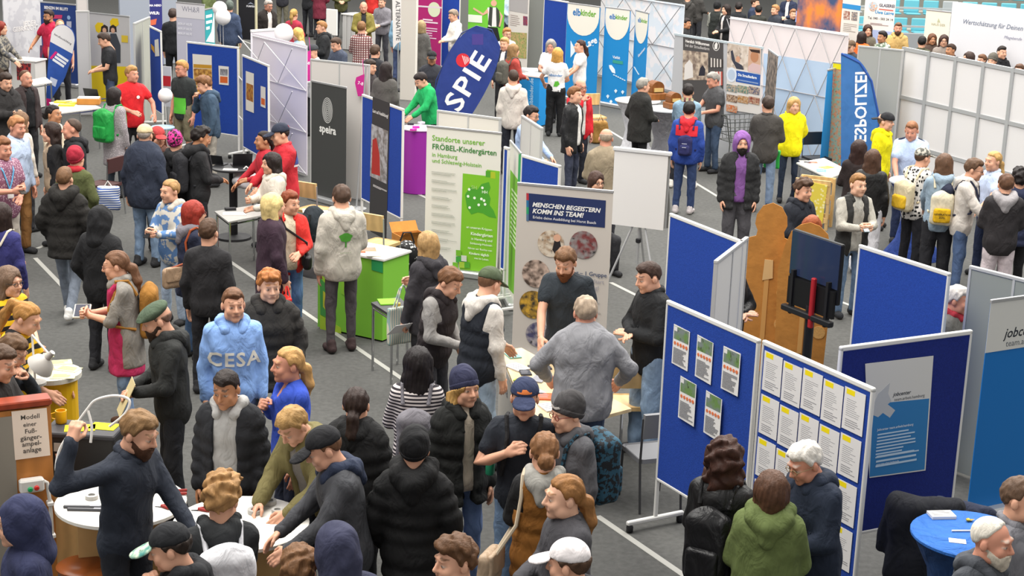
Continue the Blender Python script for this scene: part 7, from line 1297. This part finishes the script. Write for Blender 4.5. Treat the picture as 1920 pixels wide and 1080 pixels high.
person('white-haired woman with hairband behind blue board', 1801, 537, 62, 1.55, (('sweater', '63625f', {'neck': 'scarf', 'hoodmat': fab('9c2c38')}),), ('pants', DK), ('short', 'c4beb8'), ('front', 'front'), 12, skin='r')
person('person in black jacket standing behind the cardboard figure', 1386, 474, 40, 1.62, (('jacket', '1d1d1f', {'kind': 'leather', 'rough': .5}),), ('pants', BK), ('short', '2a201a'), ('cross', 'cross'), 20)
# --- top right, behind the walls
for lab, x, y, a_, tp, hr, kw in (
    ('person in black hooded jacket behind map wall', 1290, -14, 170, (('jacket', '3a3836', {'neck': 'hood'}),), ('short', '2a201c'), {}),
    ('laughing boy low behind the welcome banner', 1288, 34, 60, (('jacket', '2a2a2c'),), ('short', '241b1a'), {'skin': 't', 'h': 1.60}),
    ('person in black top and grey bag at top edge', 1312, -22, 120, (('jacket', '3c3a38'),), ('short', '2a201c'), {}),
    ('person in black beret and padded vest over grey sleeves', 1346, 3, 150, (('sweater', '8f9088'), ('vest', '262927')), ('short', '231b18'), {'hat': ('beanie', '1e1e20')}),
    ('person with long dark hair in black jacket bending right', 1362, 8, -60, (('inner', 'd8d0cc'), ('jacket', '1d1d1f', {'open': .05})), ('bob', '241a18'), {}),
    ('boy in black jacket behind truss wall from behind', 1386, 4, 160, (('jacket', '202226'),), ('short', '1f1817'), {}),
    ('person in white and navy top behind truss wall', 1417, -4, 60, (('jacket', '2a3348'),), ('short', '3a2a22'), {}),
    ('dark-haired person low behind truss wall', 1423, 10, 170, (('jacket', '33342f'),), ('short', '15110f'), {'h': 1.68}),
    ('man with fair hair facing left behind truss wall', 1454, 9, -60, (('jacket', '2f333c'),), ('short', 'a5754a'), {}),
    ('man in navy suit near the fire poster', 1480, -16, -30, (('inner', 'e0dcda'), ('jacket', '232a40', {'open': .04})), ('short', '3a2a22'), {'h': 1.84}),
    ('smiling boy in dark sweater before the laptop', 1488, 17, 4, (('sweater', '222630'),), ('short', '8a6040'), {'h': 1.7}),
    ('person with brown hair right of the laptop', 1536, 37, -120, (('sweater', '4a3a30'),), ('short', '6a4a30'), {'h': 1.55}),
    ('second person with brown hair right of the laptop', 1553, 37, -90, (('sweater', '3a3230'),), ('bob', '5a3c28'), {'h': 1.68}),
    ('woman with dark hair beside flag top', 1585, 66, 40, (('sweater', 'c8c0b8'),), ('bob', '3a2820'), {}),
    ('boy in brown cap beside flag top', 1596, 76, -40, (('jacket', '3c3c40'),), ('short', '4a3a30'), {'hat': ('cap', '5a4838')}),
    ('woman with long dark hair under glazier banner', 1628, 46, 0, (('sweater', '6a6458'),), ('long', '3a251c'), {}),
    ('person in orange jacket behind grey partition', 1617, 59, 160, (('jacket', 'e0642a'),), ('bob', '2a1d1a'), {'h': 1.66}),
    ('man in pale patterned jacket facing left behind partition', 1655, 58, -60, (('jacket', 'b8b8a8', {'mat': mat('b9b9aa', 'camo', .9, '5a6a5a', 1.5)}),), ('short', '1f1816'), {'skin': 't'}),
    ('bearded man in beige hoodie behind grey partition', 1685, 42, -10, (('hoodie', 'bb9c62'),), ('fade', '6a4a34'), {'beard': '4a3428', 'h': 1.86, 'skin': 'r'}),
    ('person with black hair low behind white wall', 1730, 68, 160, (('jacket', '4a4a38'),), ('short', '15110f'), {'h': 1.74}),
    ('woman with long brown hair behind white wall', 1749, 63, 0, (('jacket', '4a3c34'),), ('long', '5a3824'), {'h': 1.62, 'skin': 't'}),
    ('woman with glasses and dark hair behind white wall', 1771, 65, -12, (('jacket', '8a8078'),), ('long', '3a2620'), {'h': 1.76, 'glasses': '333333'}),
    ('short-haired man low behind white wall', 1784, 82, -70, (('jacket', '4a3c3a'),), ('fade', '3a2a22'), {'skin': 't', 'h': 1.70}),
    ('person with dark hair ducking behind white wall', 1817, 97, -80, (('jacket', '33302e'),), ('bob', '3a2a24'), {'h': 1.66}),
    ('person with fair hair ducking behind white wall', 1842, 102, -60, (('jacket', '33302e'),), ('short', '6a4a34'), {'h': 1.56}),
    ('person in grey knit cap behind white wall', 1862, 101, -40, (('jacket', '3c3c40'),), ('none', '4a3a30'), {'h': 1.76, 'hat': ('beanie', '5a564e')}),
    ('dark-haired young man in black jacket behind white wall', 1880, 86, 20, (('jacket', '1f1f23', {'neck': 'hood'}),), ('fade', '241b18'), {'h': 1.80}),
    ('person with brown hair under poster at right edge', 1912, 120, -40, (('jacket', '4a3c34'),), ('short', '5a4030'), {'h': 1.62}),
    ('person in olive trousers at top edge behind black jacket', 530, -50, 170, (('sweater', '2a2a30'),), ('short', '3a2a22'), {'bot': ('pants', '6a6656')}),
    ('person in black t-shirt at top edge', 578, -46, 150, (('tee', '242528'),), ('short', '3a2a22'), {}),
    ('person in burgundy jacket at top edge', 600, -42, 160, (('jacket', '6a2434', {'hem': .6}),), ('short', '3a2a22'), {}),
    ('person in olive coat at top edge behind grey counter', 640, -44, 10, (('jacket', '5a5a38'),), ('short', '3a2a22'), {}),
    ('person in red jacket at top edge behind bald man', 700, -40, 150, (('jacket', 'c8302c'),), ('short', '3a2a22'), {}),
    ('person in olive jacket at top edge by balloons', 392, -30, 60, (('jacket', '56603a'),), ('short', '3a2a22'), {}),
    ('person with grey backpack in white shirt at right of green banner', 960, -20, 0, (('shirt', 'a8bccc'),), ('short', '3a2a22'), {}),
):
    kw = dict(kw); hh = kw.pop('h', 1.76); person(lab, x, y, a_, hh, tp, kw.pop('bot', ('pants', '2a2b30')), hr, ('front', 'front'), 8, **kw)
# red and blue overalls pair at the black tables
R = person('man in dark cap and red and blue work jacket', 522, 232, -62, 1.85, (('jacket', 'bb2a34', {'neck': 'collar'}),), ('pants', 'b32a33'), ('buzz', '2e211c'), ('table', 'table'), 14, 0, 4, hat=('cap', '2a2f3e'))
cap_mark(R, [(-.035, .06), (.035, .06), (.035, .09), (-.035, .09)], 'c83040', True)
decal(R, None, 0, 1.33, .1, '3c4a86', True, poly=[(-.2, -.06), (.2, -.06), (.17, .1), (-.17, .1)], name='blue_yoke')
decal(R, None, 0, 1.245, .1, 'd6d3d2', True, poly=[(-.2, 0), (.2, 0), (.2, .024), (-.2, .024)], name='reflective_band')
person('dark-haired woman in red top left of capped man', 494, 245, -66, 1.6, (('sweater', 'b02a36'),), ('pants', DK), ('lowpony', '231815'), ('table', 'front'), 6, 0, skin='t')
R = person('woman with long dark hair in cream hoodie and black top', 508, 286, -58, 1.66, (('sweater', 'd4cabc', {'inf': .03, 'neck': 'hood'}),), ('pants', '23242a'), ('long', '221816'), ('phone', 'front'), 8, 0)

# ------------------------------------------------------------------ groups of repeats
GROUPS = {'person': 'visitors and exhibitors at the job fair', 'pinboard': 'framed pinboards of the fair', 'rollup_banner': 'roll-up banners of the stands', 'exhibition_screen': 'partition screens between the stands', 'chair': 'chairs at the stands',
          'leaflet': 'leaflet piles on the tables', 'paper': 'papers on the tables', 'pliers': 'pliers on the work tables', 'cable_roll': 'cable reels on the work tables', 'balloon': 'white balloons', 'adhesive_tape': 'pale tape lines on the floor',
          'round_table': 'round tables', 'stool': 'wooden stools', 'backpack': 'backpacks worn by visitors', 'beach_flag': 'beach flags', 'phone': 'phones in hands', 'laptop': 'laptops', 'giveaway': 'giveaways on purple counter', 'table': 'rectangular tables', 'cash_register': 'antique cash registers', 'truss_display': 'truss displays', 'cardboard_figure': 'cardboard cut-outs', 'shoulder_bag': 'shoulder bags', 'carrier_bag': 'carrier bags', 'pennant': 'magenta pennants', 'draped_jacket': 'jackets over the chair', 'metal_strip': 'metal strips on the work table'}
for o in SC.objects:
    k = o.name.split('.')[0]
    if o.parent is None and 'label' in o and k in GROUPS: o['group'] = GROUPS[k]
